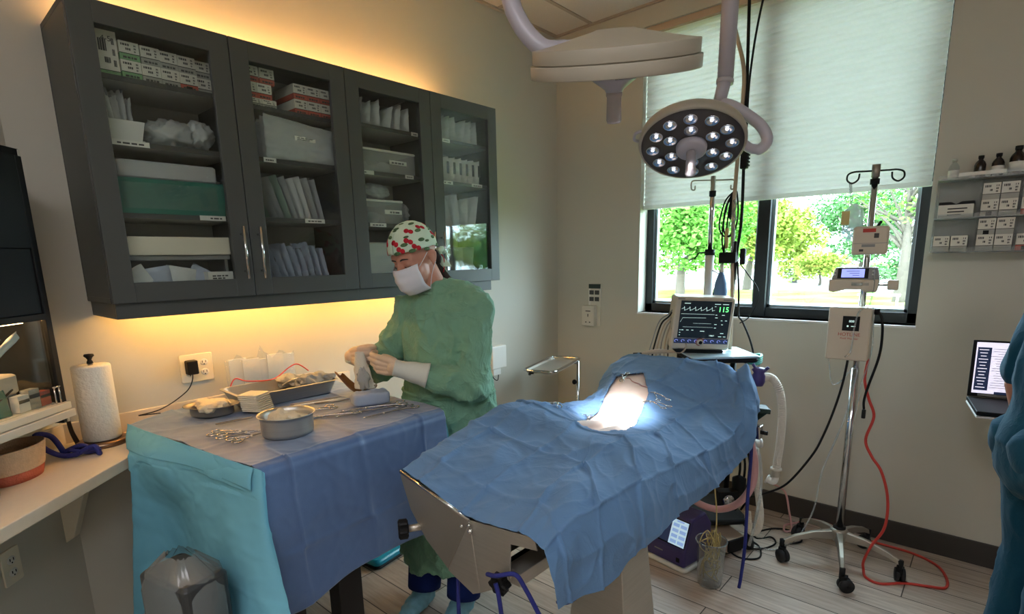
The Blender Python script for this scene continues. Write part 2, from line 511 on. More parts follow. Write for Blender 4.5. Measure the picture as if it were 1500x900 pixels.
# ------------------------------------------------------------------ camera
cam_d = bpy.data.cameras.new('camera')
cam = bpy.data.objects.new('camera', cam_d); C.objects.link(cam)
yaw, pit, rol = math.radians(-41.6653), math.radians(11.2711), math.radians(1.2873)
fw = V((math.sin(yaw)*math.cos(pit), math.cos(yaw)*math.cos(pit), -math.sin(pit)))
ri = V((math.cos(yaw), -math.sin(yaw), 0)); dn = fw.cross(ri)
ri, dn = ri*math.cos(rol)+dn*math.sin(rol), dn*math.cos(rol)-ri*math.sin(rol)
mw = Matrix((ri, -dn, -fw)).transposed().to_4x4()
mw.translation = V((2.511, -3.360, 1.537))
cam.matrix_world = mw
cam_d.sensor_width = 36; cam_d.lens = 802.07/1500*36; cam_d.shift_y = 89.83/1500
cam_d.clip_start = .02; cam_d.clip_end = 300
SC.camera = cam
SC.view_settings.view_transform = 'Standard'
SC.view_settings.look = 'None'
SC.view_settings.gamma = 1
SC.view_settings.exposure = .4
SC.view_settings.use_curve_mapping = False
SC.cycles.use_denoising = True
SC.cycles.max_bounces = 10
SC.cycles.transparent_max_bounces = 24
SC.cycles.sample_clamp_indirect = 6
SC.cycles.caustics_reflective = False
SC.cycles.caustics_refractive = False

# ------------------------------------------------------------------ room
H = 3.047
obj('floor', MB().bx(-.3, 5.3, -5.3, .3, -.12, 0), 'floor', kind='structure')
obj('ceiling', MB().bx(-.3, 5.3, -5.3, .3, H, H+.12), 'ceil', kind='structure')
g = MB()
x = .3
while x < 5: g.bx(x-.012, x+.012, -5, 0, H-.006, H+.01); x += .61
y = -.61
while y > -5: g.bx(0, 5, y-.012, y+.012, H-.0055, H+.01); y -= 1.22
g.bx(0, 5, -.02, 0, H-.012, H+.01); g.bx(0, .02, -3.0, 0, H-.012, H+.01)
obj('trim_1', g, 'grid', kind='structure')
obj('wall_left', MB().bx(-.16, 0, -3.1, .16, 0, H), 'wall', kind='structure')
d0, d1 = V((0, -3.023, 0)), V((2.0, -5.023, 0)); nn = V((-.16, -.16, 0))
obj('wall_diagonal', MB().prism([d0, d1, d1+nn, d0+nn], (0, 0, H)), 'wall', kind='structure')
WX0, WX1, WZ0, WZ1 = .68, 2.215, 1.166, 2.925
w = MB()
w.bx(0, WX0, 0, .18, 0, H).bx(WX1, 5.0, 0, .18, 0, H).bx(WX0, WX1, 0, .18, 0, WZ0).bx(WX0, WX1, 0, .18, WZ1, H)
obj('wall_back', w, 'wall', kind='structure')
obj('wall_right', MB().bx(5.0, 5.16, -5.2, .18, 0, H), 'wall', kind='structure')
obj('wall_front', MB().bx(1.9, 5.16, -5.16, -5.0, 0, H), 'wall', kind='structure')
obj('baseboard_back', MB().bx(0, 5, -.012, 0, 0, .122), 'base', kind='structure', bevel=.003)
obj('baseboard_left', MB().bx(0, .012, -3.02, -.012, 0, .122), 'base', kind='structure', bevel=.003)
bd = V((.0085, .0085, 0))
obj('baseboard_diagonal', MB().prism([d0+bd*0, d1, d1+bd, d0+bd], (0, 0, .122)), 'base', kind='structure')
# window: sill board, dark frame with a mullion, panes
obj('trim_2', MB().bx(WX0-.004, WX1+.004, -.008, .10, WZ0-.014, WZ0), 'white', kind='structure', bevel=.002)
wf = MB()
y0, y1 = .10, .16
wf.bx(WX0, WX0+.05, y0, y1, WZ0, WZ1).bx(WX1-.05, WX1, y0, y1, WZ0, WZ1).bx(WX0, WX1, y0, y1, WZ0, WZ0+.055).bx(WX0, WX1, y0, y1, WZ1-.05, WZ1)
wf.bx(1.400, 1.470, y0-.02, y1, WZ0, WZ1)
win = obj('window_1', wf, 'frame', kind='structure', bevel=.003)
for a, b in ((WX0+.05, 1.400), (1.470, WX1-.05)):
    s = MB(); t = .016
    s.bx(a, a+t, y0+.02, y1-.01, WZ0+.055, WZ1-.05).bx(b-t, b, y0+.02, y1-.01, WZ0+.055, WZ1-.05).bx(a, b, y0+.02, y1-.01, WZ0+.055, WZ0+.055+t)
    obj('window_sash', s, 'frame2', win)
    obj('window_pane', MB().bx(a, b, .134, .138, WZ0+.055, WZ1-.05), 'glass', win)
# cellular shade
sh = thing('window_shade', (1.447, .05, 1.84), 'pale cellular shade pulled halfway down over the window', 'window shade')
G = []
zt, zb, p = 2.885, 1.862, .0285
nz_ = int((zt-zb)/p)
fb = MB()
for side in (-1, 1):
    G = []
    for i in range(nz_*2+1):
        z = zt-(zt-zb)*i/(nz_*2)
        yy = .047+side*(.011 if i % 2 else .002)
        G.append([V((WX0+.008, yy, z)), V((WX1-.008, yy, z))])
    fb.sheet(G, smooth=False)
obj('shade_fabric', fb, 'blind', sh)
obj('head_rail', MB().bx(WX0+.004, WX1-.004, .015, .085, zt, 2.924), 'rail', sh, bevel=.003)
obj('bottom_rail', MB().bx(WX0+.006, WX1-.006, .028, .066, 1.838, zb), 'blind', sh, bevel=.004)

# ------------------------------------------------------------------ outdoors
obj('ground_lawn', MB().bx(-60, 60, .3, 90, -.3, -.12), 'grass', kind='structure')
obj('ground_pavement', MB().bx(-60, 60, 23.5, 60, -.3, -.09).bx(-60, 60, 15.2, 16.6, -.3, -.10), 'pave', kind='structure')
def crown(mb, c, r, n, size, seed, clumps=26):
    rd = random.Random(seed)
    cs = []
    for _ in range(clumps):
        while True:
            d = V((rd.uniform(-1, 1), rd.uniform(-1, 1), rd.uniform(-1, 1)))
            if d.length < 1: break
        cs.append((V((c[0]+d.x*r[0]*.8, c[1]+d.y*r[1]*.8, c[2]+d.z*r[2]*.8)), rd.uniform(.28, .5)))
    for k in range(n):
        cc, q = cs[rd.randrange(clumps)]
        d = V((rd.gauss(0, 1), rd.gauss(0, 1), rd.gauss(0, 1))).normalized()*q*rd.uniform(.5, 1)
        p = cc+V((d.x*r[0], d.y*r[1], d.z*r[2]*.8))
        a = V((rd.uniform(-1, 1), rd.uniform(-1, 1), rd.uniform(-.6, .6))).normalized()
        b = a.cross(V((rd.uniform(-1, 1), rd.uniform(-1, 1), rd.uniform(-1, 1)))).normalized()
        s_ = size*rd.uniform(.6, 1.3)
        mb.add([p-a*s_, p+b*s_*.55, p+a*s_, p-b*s_*.55], [(0, 1, 2, 3)])
    return mb
def tree(name, base, h, c, r, n, size, leaf, label, cat='tree', trunk=.16, branches=7, seed=1, clumps=26):
    t = thing(name, base, label, cat)
    rd = random.Random(seed)
    b = MB(); B = V(base)
    if trunk:
        top = V((c[0], c[1], c[2]+r[2]*.3))
        b.tube(spline([B+V((0, 0, -.1)), B+V((.05, 0, h*.5)), V((c[0], c[1], c[2]-r[2]*.5)), top], 4), [trunk*(1.35-1.1*i/12) for i in range(13)], 8)
        for k in range(branches):
            f = rd.uniform(.35, .9); st = B.lerp(top, f)
            d = V((rd.uniform(-1, 1)*r[0], rd.uniform(-.6, .6)*r[1], rd.uniform(.2, .9)*r[2]))
            b.tube(spline([st, st+d*.5+V((0, 0, .1)), st+d], 3), [trunk*(.45-.06*i) for i in range(7)], 6)
        obj('trunk', b, 'bark', t)
    obj('crown', crown(MB(), c, r, n, size, seed+50, clumps), leaf, t)
    return t
tree('leafy_tree', (-7.1, 17.7, -.12), 2.6, (-6.7, 18.4, 2.9), (2.4, 2.0, 2.2), 17000, .11, 'leafa', 'leafy green tree on the lawn outside the left window pane', seed=3, clumps=40)
tree('conifer_tree', (-6.1, 30, -.12), 1.2, (-6.1, 30, 1.9), (1.5, 1.5, 2.1), 5000, .12, 'leafb', 'yellow green bushy evergreen just right of the window mullion', trunk=.12, seed=11)
tree('shade_tree', (-4.3, 38, -.12), 2.9, (-4.5, 38, 3.5), (3.5, 2.6, 3.0), 9000, .13, 'leafc', 'broad dark green tree outside behind the infusion pumps', seed=21, clumps=34)
tree('bare_tree', (.05, 18.6, -.12), 3, (.0, 18.9, 3.9), (1.9, 1.6, 2.0), 1500, .08, 'leafa', 'sparse grey trunked tree outside at the right window edge', branches=26, seed=31, trunk=.15)
tree('roadside_tree', (-6.5, 23.6, -.12), 2.0, (-6.3, 23.6, 2.6), (2.0, 1.8, 1.7), 5000, .12, 'leafb', 'sunlit yellowish tree behind the monitor pole outside', seed=41)
tree('round_shrub', (-4.3, 27.5, -.12), .5, (-4.3, 27.5, .9), (1.3, 1.2, .9), 2500, .1, 'leafb', 'low rounded shrub outside below the broad dark tree', 'shrub', trunk=.06, seed=51)
tree('hedge_shrub', (-.4, 27.0, -.12), .5, (-.4, 27.0, .9), (2.0, 1.2, .9), 3000, .1, 'leafc', 'low green hedge outside beyond the sparse tree', 'shrub', trunk=.06, seed=61)
tree('backing_tree', (-10.5, 33, -.12), 3, (-10.5, 33, 3.4), (3.2, 2.6, 2.6), 5000, .14, 'leafc', 'distant tree outside beyond the left pane tree', seed=71)
tree('far_tree', (1.2, 36, -.12), 3, (1.2, 36, 3.6), (3.4, 2.6, 2.8), 5000, .14, 'leafa', 'distant leafy tree outside behind the sparse tree', seed=81)
for k, (x_, y_, r_, lf, lb) in enumerate(((15.5, 17.5, 2.2, 'leafa', 'outdoor tree mirrored at the left of the cabinet glass'), (19.5, 20.5, 2.4, 'leafc', 'outdoor tree mirrored mid way in the cabinet glass'), (24.0, 22.5, 2.6, 'leafb', 'outdoor tree mirrored at the right of the cabinet glass'), (12.0, 19.5, 2.2, 'leafc', 'outdoor tree far right beyond the window, mirrored in the cabinet'))):
    tree('mirrored_tree', (x_, y_, -.12), 1.8, (x_, y_, 2.4), (r_, r_*.8, 2.1), 3500, .13, lf, lb, trunk=.14, seed=91+k*7)
rb = MB()
rb.cyl((-.55, 15.6, -.12), (-.55, 15.6, .28), .03).cyl((.35, 15.6, -.12), (.35, 15.6, .28), .03).bx(-.62, .42, 15.55, 15.65, .26, .33)
obj('low_bench', rb, 'ltgrey', label='low pale bench on the lawn outside the right pane', cat='bench')

# ------------------------------------------------------------------ light
wd = bpy.data.worlds.new('world'); SC.world = wd; wd.use_nodes = True
bg = wd.node_tree.nodes['Background']
bg.inputs['Color'].default_value = (.68, .84, 1.0, 1)
bg.inputs['Strength'].default_value = 21.0
def light(name, kind, loc, energy, col, aim=None, **kw):
    d = bpy.data.lights.new(name, kind); d.energy = energy; d.color = col
    for k, v in kw.items(): setattr(d, k, v)
    o = bpy.data.objects.new(name, d); C.objects.link(o); o.location = loc
    if aim is not None: o.rotation_euler = (V(aim)-V(loc)).to_track_quat('-Z', 'Y').to_euler()
    return o
light('sun', 'SUN', (0, -10, 20), 4.0, (1, .95, .85), (3, 10, 0), angle=.01)
pt = light('window_portal', 'AREA', (1.447, .2, 1.5), 1, (1, 1, 1), (1.447, -3, 1.5), shape='RECTANGLE', size=1.5, size_y=.72)
pt.data.cycles.is_portal = True
# unseen ceiling panels added as fill light behind the viewpoint
MT['fill_panel'] = emit('fill_panel_diffuser', '#f3f4fb', 11)
def fill_panel(x, y, label):
    t = thing('fill_ceiling_light', (x, y, H-.02), label, 'ceiling light', 'added ceiling fill light panels')
    f = MB()
    f.bx(x-.3, x+.3, y-.61, y-.58, H-.02, H).bx(x-.3, x+.3, y+.58, y+.61, H-.02, H).bx(x-.3, x-.27, y-.61, y+.61, H-.02, H).bx(x+.27, x+.3, y-.61, y+.61, H-.02, H)
    obj('light_frame', f, 'white', t)
    obj('diffuser', MB().bx(x-.27, x+.27, y-.58, y+.58, H-.012, H-.004), 'fill_panel', t)
fill_panel(2.4, -4.3, 'unseen ceiling panel added as fill light just behind the viewpoint')
fill_panel(3.8, -3.7, 'unseen ceiling panel added as fill light over the near right')
# ------------------------------------------------------------------ wall cabinets
ZB, ZT, XF = 1.421, 2.343, .34
def print_marks(mb, x, y0, y1, z0, z1, mi, rows=4, seed=0, th=.0006):
    """a few lines of small print on a face turned to +x"""
    rd = random.Random(seed)
    h = (z1-z0)/(rows*1.7)
    for r in range(rows):
        z = z1-(r+.6)*(z1-z0)/rows
        y = y0
        while y < y1-.004:
            l = rd.uniform(.25, .6)*(y1-y0)*.5
            e = min(y+l, y1)
            if rd.random() < .85: mb.bx(x, x+th, y, e, z-h/2, z+h/2, mi)
            y = e+(y1-y0)*.06
    return mb
def cabinet(y0, y1, ya, label, shelves, bl0, bl1):
    ym = (y0+y1)/2
    t = thing('wall_cabinet', (.17, ym, ZB-.053), label, 'wall cabinet')
    b = MB(); th = .018; xb = .318
    obj('back_panel', MB().bx(.012, .015, y0+th, y1-th, ZB+th, ZT-th), 'cabin', t)
    b.bx(.001, .012, y0, y1, ZB, ZT).bx(.001, xb, y0+.001, y0+th, ZB, ZT).bx(.001, xb, y1-th, y1-.001, ZB, ZT).bx(.001, xb, y0, y1, ZT-th, ZT).bx(.001, xb, y0, y1, ZB, ZB+th)
    b.bx(.012, .30, ym-.009, ym+.009, ZB, ZT)
    obj('body', b, 'cab', t, bevel=.001)
    v = MB()
    v.bx(.306, .324, bl0, bl1, ZB-.053, ZB)
    v.bx(.001, .306, bl0, bl0+.016, ZB-.053, ZB).bx(.001, .306, bl1-.016, bl1, ZB-.053, ZB)
    obj('light_rail', v, 'cab', t, bevel=.0015)
    for (s0, s1, z) in shelves:
        sf = obj('shelf', MB().bx(.015, .288, s0, s1, z-.016, z), 'cabin', t)
        obj('edge_band', MB().bx(.288, .290, s0, s1, z-.0165, z+.0003), 'cab', sf)
    for k, (a, c) in enumerate(((y0, ym), (ym, y1))):
        a += .0017; c -= .0017
        d = MB(); fr = .066
        d.bx(XF-.02, XF, a, a+fr, ZB, ZT).bx(XF-.02, XF, c-fr, c, ZB, ZT).bx(XF-.02, XF, a+fr, c-fr, ZT-fr, ZT).bx(XF-.02, XF, a+fr, c-fr, ZB, ZB+fr)
        dr = obj('door', d, 'cab', t, bevel=.0012)
        obj('glass_pane', MB().bx(XF-.012, XF-.008, a+fr-.004, c-fr+.004, ZB+fr-.004, ZT-fr+.004), 'cabglass', dr)
        hy = c-.03 if k == 0 else a+.03
        h = MB()
        h.cyl((XF+.028, hy, 1.487), (XF+.028, hy, 1.680), .0055, n=10)
        h.cyl((XF-.002, hy, 1.515), (XF+.028, hy, 1.515), .004, n=8).cyl((XF-.002, hy, 1.652), (XF+.028, hy, 1.652), .004, n=8)
        obj('handle', h, 'chrome', dr)
    return t
yA0, yA1, yB1 = -2.877, -1.942, -1.006
mA, mB_ = (yA0+yA1)/2, (yA1+yB1)/2
cabA = cabinet(yA0, yA1, 0, 'charcoal glass-door wall cabinet full of suture boxes, left of the pair',
        [(yA0+.018, mA-.009, 2.150), (yA0+.018, mA-.009, 1.950), (yA0+.018, mA-.009, 1.718), (mA+.009, yA1-.018, 1.950), (mA+.009, yA1-.018, 1.722), (mA+.009, yA1-.018, 2.140)], -2.868, yA1)
cabB = cabinet(yA1, yB1, 0, 'charcoal glass-door wall cabinet behind the person in green, nearer the corner',
        [(yA1+.018, mB_-.009, 2.150), (yA1+.018, mB_-.009, 1.948), (yA1+.018, mB_-.009, 1.716), (mB_+.009, yB1-.018, 2.150), (mB_+.009, yB1-.018, 1.944), (mB_+.009, yB1-.018, 1.716)], yA1, -1.065)
def strip_label(par, y0, y1, z, seed):
    m = MB().bx(.290, .2915, y0, y1, z-.016, z+.001, 0)
    print_marks(m, .2915, y0+(y1-y0)*.15, y1-(y1-y0)*.15, z-.012, z-.003, 1, 1, seed)
    obj('shelf_label', m, ['paper', 'ink'], par)
for y0, y1, z, s in ((-2.80, -2.69, 1.950, 1), (-2.56, -2.47, 1.718, 2), (-2.30, -2.25, 1.950, 3), (-2.15, -2.06, 1.722, 4)): strip_label(cabA, y0, y1, z, s)
for y0, y1, z, s in ((-1.85, -1.79, 1.948, 5), (-1.61, -1.56, 1.948, 6), (-1.83, -1.74, 1.716, 7), (-1.56, -1.52, 2.150, 8), (-1.37, -1.30, 1.944, 9), (-1.16, -1.08, 1.944, 10), (-1.36, -1.31, 2.150, 11)): strip_label(cabB, y0, y1, z, s)
# warm strips on top of and under the cabinets
def strip_light(name, x, z, mt, up, label):
    t = thing(name, (x, (yA0+yB1)/2, z), label, 'strip light')
    obj('channel', MB().bx(x-.012, x+.012, yA0+.06, yB1-.16, z, z+.008), 'white', t)
    a, b = (z+.008, z+.012) if up else (z-.004, z)
    obj('led_strip', MB().bx(x-.009, x+.009, yA0+.07, yB1-.17, a, b), mt, t)
strip_light('cabinet_top_light', .07, ZT+.001, 'led', True, 'warm light strip lying along the top of the wall cabinets')
strip_light('under_cabinet_light', .125, ZB-.012, 'ledu', False, 'warm light strip under the wall cabinets washing the wall')

# ---- suture cartons
def carton(band, w=.057, h=.056, d=.085, band_h=.36, seed=1, cut=False):
    m = MB()
    m.bx(-d/2, d/2, -w/2, w/2, h*band_h, h, 0)
    m.bx(-d/2, d/2-.0004, -w/2, w/2, 0, h*band_h, 1)
    print_marks(m, d/2, -w*.40, w*.02, h*(band_h+.38), h*.94, 2, 1, seed)
    print_marks(m, d/2, -w*.18, w*.12, h*(band_h+.15), h*(band_h+.36), 2, 1, seed+9)
    print_marks(m, d/2, w*.24, w*.42, h*(band_h+.08), h*.92, 2, 3, seed+3)
    print_marks(m, d/2-.0004, -w*.35, w*.35, h*.06, h*band_h*.7, 2, 1, seed+5)
    # thumb notch line between the lid and the band
    m.bx(d/2-.002, d/2+.0003, -w/2, w/2, h*band_h-.0012, h*band_h+.0008, 3)
    if cut: m.bx(d/2-.002, d/2+.0006, -w*.17, w*.17, h*.02, h*.26, 3)
    return m
PROTO = {}
def put_carton(band, loc, label, group, seed=1, cut=False, **kw):
    key = (band, cut, tuple(sorted(kw.items())))
    if key not in PROTO:
        me = carton(band, seed=seed, cut=cut, **kw).mesh('suture_carton')
        for q in ('boxwhite', 'box'+band, 'ink', 'black'): me.materials.append(K(q))
        PROTO[key] = me
    o = bpy.data.objects.new('suture_box', PROTO[key]); C.objects.link(o); o.location = loc
    b = o.modifiers.new('soft', 'BEVEL'); b.width = .0008; b.segments = 1
    return tag(o, label, 'box', group)
ordn = ['first', 'second', 'third', 'fourth', 'fifth']
GA = 'suture boxes on the top shelf of the left cabinet'
cols = [(-2.706, 'green', 'green'), (-2.647, 'grey', 'grey'), (-2.588, 'grey', 'grey'), (-2.529, 'grey', 'red')]
for k, (y, up, lo) in enumerate(cols):
    bk = .004*k
    put_carton(lo, (.235-bk, y, 2.1505), 'white suture carton with %s band, lower row, %s after the tall carton' % (lo, ordn[k]), GA, 1, cut=(k == 3))
    put_carton(up, (.235-bk-(.004 if k > 1 else 0), y+(.002 if k == 1 else 0), 2.2075+(.0)), 'white suture carton with %s band, upper row, %s after the tall carton' % (up, ordn[k]), GA, 2)
for z, w_ in ((2.1505, 'lower'), (2.2075, 'upper')):
    put_carton('grey', (.205, -2.472, z), 'set back white suture carton beside the first door\'s right stile, %s row' % w_, GA, 4)
m = carton('green', .057, .132, .085, .1, 3)
bb = MB(); bb.v = m.v; bb.f = m.f; bb.m = m.m; bb.sm = m.sm
tall = place(m.mesh('tall'), 'suture_box', ['boxwhite', 'boxgreen', 'ink', 'black']); tall.location = (.235, -2.768, 2.1505); WORLD[tall.name] = Matrix.Translation(V((.235, -2.768, 2.1505)))
tag(tall, 'tall white suture carton marked 4-5 at the shelf\'s left end', 'box')
writing('lettering', '4-5', .022, (.2779, -2.768, 2.258), (0, 1, 0), (0, 0, 1), 'ink', tall)
# right door of the left cabinet: red banded cartons
GR = 'red banded suture boxes in the left cabinet'
for (y, z, x, wd) in ((-2.247, 2.2265, .235, 'left stack, top'), (-2.262, 2.1695, .235, 'left stack, second from top'), (-2.310, 2.2265, .235, 'far left, top'), (-2.321, 2.1695, .235, 'far left, second from top')):
    put_carton('red', (x, y, z), 'white suture carton with red band, %s in the second door' % wd, GR, 6)
put_carton('grey', (.235, -2.305, 2.1405), 'low grey suture carton under the far left red ones', GR, 6, h=.029)
put_carton('grey', (.235, -2.247, 2.1405), 'low grey suture carton under the left red stack', GR, 6, h=.029)
for k in range(3):
    for r in range(2):
        put_carton('red', (.195, -2.112+.0585*k, 2.1405+.058*r), 'white suture carton with red band, right stack, %s row, %s' % (('lower', 'upper')[r], ('beside the gap', 'middle', 'beside the stile')[k]), GR, 7, d=.16)

# ---- pouches and bins on the shelves
def pouch(y, z, w, h, d=.16, tilt=0., lean=0., seed=0, fill='instr', film='pouch', fat=.012, x=.20):
    """flat peel pouch standing on edge: paper back, film front with a bulge, contents"""
    rd = random.Random(seed)
    Rm = Matrix.Rotation(lean, 3, 'X') @ Matrix.Rotation(tilt, 3, 'Z')
    def P(a, b, c): return Rm @ V((a, b, c))+V((x, y, z))
    f = MB(); b = MB()
    n = 14
    for sgn, mb in ((1, f), (-1, b)):
        G = []
        for i in range(n):
            row = []
            for j in range(n):
                u, v_ = i/(n-1), j/(n-1)
                bul = fat*(math.sin(PI*u)*math.sin(PI*v_))**.6+.0045*noise.noise(V((u*5+seed, v_*5, sgn)))+.003*noise.noise(V((u*13+seed, v_*11, sgn)))
                top = .006*noise.noise(V((u*3, seed*1.7, 2)))
                row.append(P(d*(u-.5), sgn*bul, h*v_+top*v_))
            G.append(row)
        mb.sheet(G)
    c = MB()
    for q in range(3):
        a0 = rd.uniform(-.3, .3)*d
        c.tube([P(a0, 0, h*.1), P(a0+rd.uniform(-.02, .02), 0, h*rd.uniform(.6, .86))], fat*rd.uniform(.25, .42), 6)
    return f, b, c
def put_pouch(label, group, mats=('pouch', 'pouchpaper', 'instr'), name='sterile_pouch', **kw):
    f, b, c = pouch(**kw)
    xs = kw.get('x', .2)
    t = thing(name, (xs, kw['y'], kw['z']), label, 'pouch', group)
    obj('film', f, mats[0], t); obj('paper_back', b, mats[1], t); obj('contents', c, mats[2], t)
    return t
pos9 = ['first', 'second', 'third', 'fourth', 'fifth', 'sixth', 'seventh', 'eighth', 'ninth']
# leaning wrapped packs, third level of the second door
GW = 'leaning wrapped packs in the second door'
cols9 = ['packgreen', 'packgrey', 'packgrey', 'packgreen', 'packgrey', 'pouchpaper', 'pouchpaper', 'packgrey', 'packgrey']
for k in range(9):
    y = -2.285+k*.030
    h = .175-.004*(k % 3)
    lean = .36-.02*k
    m = MB(); n = 8; th = .011
    for sgn in (1, -1):
        G = [[Matrix.Rotation(lean, 3, 'X') @ V((.15*(i/(n-1)-.5), sgn*th*(math.sin(PI*i/(n-1))*math.sin(PI*(.12+.76*j/(n-1))))**.5+.002*noise.noise(V((i*.7, j*.7, k))), .004+h*j/(n-1)))+V((.19+.003*(k % 2), y, 1.7225)) for j in range(n)] for i in range(n)]
        m.sheet(G)
    ed = MB()
    obj('wrapped_pack', m, cols9[k], label='%s of nine leaning %s packs in the second door' % (pos9[k], {'packgreen': 'green wrapped', 'packgrey': 'grey wrapped', 'pouchpaper': 'pale paper'}[cols9[k]]), cat='pack', group=GW)
GP = 'clear instrument pouches at the bottom of the second door'
for k in range(9):
    put_pouch('%s of nine clear instrument pouches at the second door\'s bottom' % pos9[k], GP, ('pouch', 'packblue', 'instr'), y=-2.285+k*.030, z=1.4405, w=.1, h=.19-.012*(k % 3), d=.15, lean=.30-.015*k, seed=k+3, fat=.010, x=.2)
# thick bundle of long clear pouches under the red cartons
GB = 'stack of wide clear pouches in the second door'
for k in range(4):
    f = MB(); n = 24
    for sgn in (1, -1):
        G = []
        for i in range(n):
            row = []
            for j in range(n):
                u, v_ = i/(n-1), j/(n-1)
                row.append(V((.285-.028*k+.007*(1-abs(noise.noise(V((u*9+k, v_*6, 4))))*2)+sgn*.012*(math.sin(PI*u)*math.sin(PI*v_))**.5+.006*noise.noise(V((u*4+k, v_*4, 1))), -2.285+.31*u-.002*k, 1.952+(.165-.03*u*(1 if k < 3 else .4)-.006*k)*v_+.004*noise.noise(V((u*4, k, 1)))*v_)))
            G.append(row)
        f.sheet(G)
    t = thing('wide_pouch', (.25, -2.13, 1.9505), ('foremost', 'second', 'third', 'rearmost')[k]+' wide clear pouch of the thick bundle under the red cartons', 'pouch', GB)
    obj('film', f, 'pouch', t)
    obj('insert', MB().bx(.279-.028*k, .281-.028*k, -2.27, -1.995, 1.96, 2.07), 'pouchpaper', t)
    if k == 0:
        m = MB().bx(.297, .298, -2.165, -2.075, 2.030, 2.048, 0); print_marks(m, .298, -2.155, -2.085, 2.033, 2.045, 1, 2, 4)
        obj('sticker', m, ['paper', 'ink'], t)
# first door, second level: white tapered bin with pouches, clear bags
def tapered_bin(name, x0, x1, y0, y1, z0, z1, mt, label, ins=.012, th=.003):
    m = MB()
    a = [V((x0+ins, y0+ins, z0)), V((x1-ins, y0+ins, z0)), V((x1-ins, y1-ins, z0)), V((x0+ins, y1-ins, z0))]
    b = [V((x0, y0, z1)), V((x1, y0, z1)), V((x1, y1, z1)), V((x0, y1, z1))]
    c = (a[0]+a[2])/2
    ai = [p+(c-p).normalized()*th*1.5+V((0, 0, th)) for p in a]; bi = [p+V(((c-p).x, (c-p).y, 0)).normalized()*th*1.5 for p in b]
    vs = a+b+bi+ai
    fs = [(3, 2, 1, 0)]+[(i, (i+1) % 4, 4+(i+1) % 4, 4+i) for i in range(4)]+[(4+i, 4+(i+1) % 4, 8+(i+1) % 4, 8+i) for i in range(4)]+[(8+i, 8+(i+1) % 4, 12+(i+1) % 4, 12+i) for i in range(4)]+[(12, 13, 14, 15)]
    m.add(vs, fs)
    return obj(name, m, mt, label=label, cat='bin', bevel=.001)
tapered_bin('storage_bin', .13, .275, -2.805, -2.690, 1.9505, 2.018, 'white', 'small white open bin on the second shelf behind the first door')
for k in range(4):
    put_pouch('%s peel pouch standing in the small white bin' % ('leftmost', 'second', 'third', 'tallest curled')[k], 'pouches in the small white bin', ('pouch', 'pouchpaper', 'instr'), y=-2.785+.021*k, z=1.957, w=.08, h=.165-.02*(k % 2), d=.075, lean=.12-.16*k/3, tilt=1.0-.3*k, seed=k+40, fat=.006, x=.20)
def bag(name, c, r, label, seed, mt='pouch', inner=None, group=None, cat='bag'):
    t = thing(name, (c[0], c[1], c[2]-r[2]), label, cat, group)
    fm = MB().ball(c, r, 48)
    cv = V(c)
    for q in fm.v:
        d = (q-cv); e = V((d.x/r[0], d.y/r[1], d.z/r[2]))
        k_ = 1-abs(noise.noise(e*1.7+V((seed, 0, 0)))*2); k2 = 1-abs(noise.noise(e*3.8+V((0, seed, 0)))*2)
        q += d*(.34*max(k_, 0)**2+.15*max(k2, 0)**2-.18)
        q.z = max(q.z, c[2]-r[2])
    obj('film', fm, mt, t)
    if inner: obj('contents', MB().ball(c, tuple(q*.7 for q in r), 18, lump=.4, seed=seed+4, fr=4), inner, t)
    return t
bag('plastic_bag', (.21, -2.60, 2.000), (.06, .080, .046), 'crumpled clear bag beside the small white bin', 5, inner='pouchpaper')
bag('plastic_bag', (.22, -2.505, 2.005), (.06, .045, .050), 'peaked clear bag near the first door\'s right stile', 9, inner='pouchpaper')
m = MB().bx(.286, .287, -2.555, -2.475, 2.030, 2.040, 0); print_marks(m, .287, -2.54, -2.49, 2.032, 2.038, 1, 1, 8)
# third level: folded packs, green tray with a clear bag
obj('folded_drape_pack', MB().rbox((.16, -2.635, 1.866), (.22, .32, .06), .012), 'packgrey', label='grey folded drape pack lying on the green tray', cat='drape pack', bevel=.004)
tapered_bin('green_tray', .05, .285, -2.805, -2.458, 1.7185, 1.835, 'greentray', 'deep green tray on the third shelf behind the first door', .006)
crest = [[V((.10+.17*j/5, -2.80+.335*i/24, 1.836+.010*noise.noise(V((i*.35, j*.5, 3)))+(.006 if j == 5 else 0))) for j in range(6)] for i in range(25)]
obj('white_liner', MB().sheet(crest).sheet([[p+V((0, 0, .003)) for p in r] for r in crest]), 'paper', label='crinkled white liner along the top of the green tray', cat='liner')
t = thing('instrument_bag', (.289, -2.62, 1.72), 'clear bag with shiny highlights in front of the green tray', 'bag')
G = [[V((.291+.004*noise.noise(V((i*.9, j*.9, 1))), -2.79+.30*i/20, 1.735+.085*j/8)) for j in range(9)] for i in range(21)]
obj('film', MB().sheet(G), 'clearp', t)
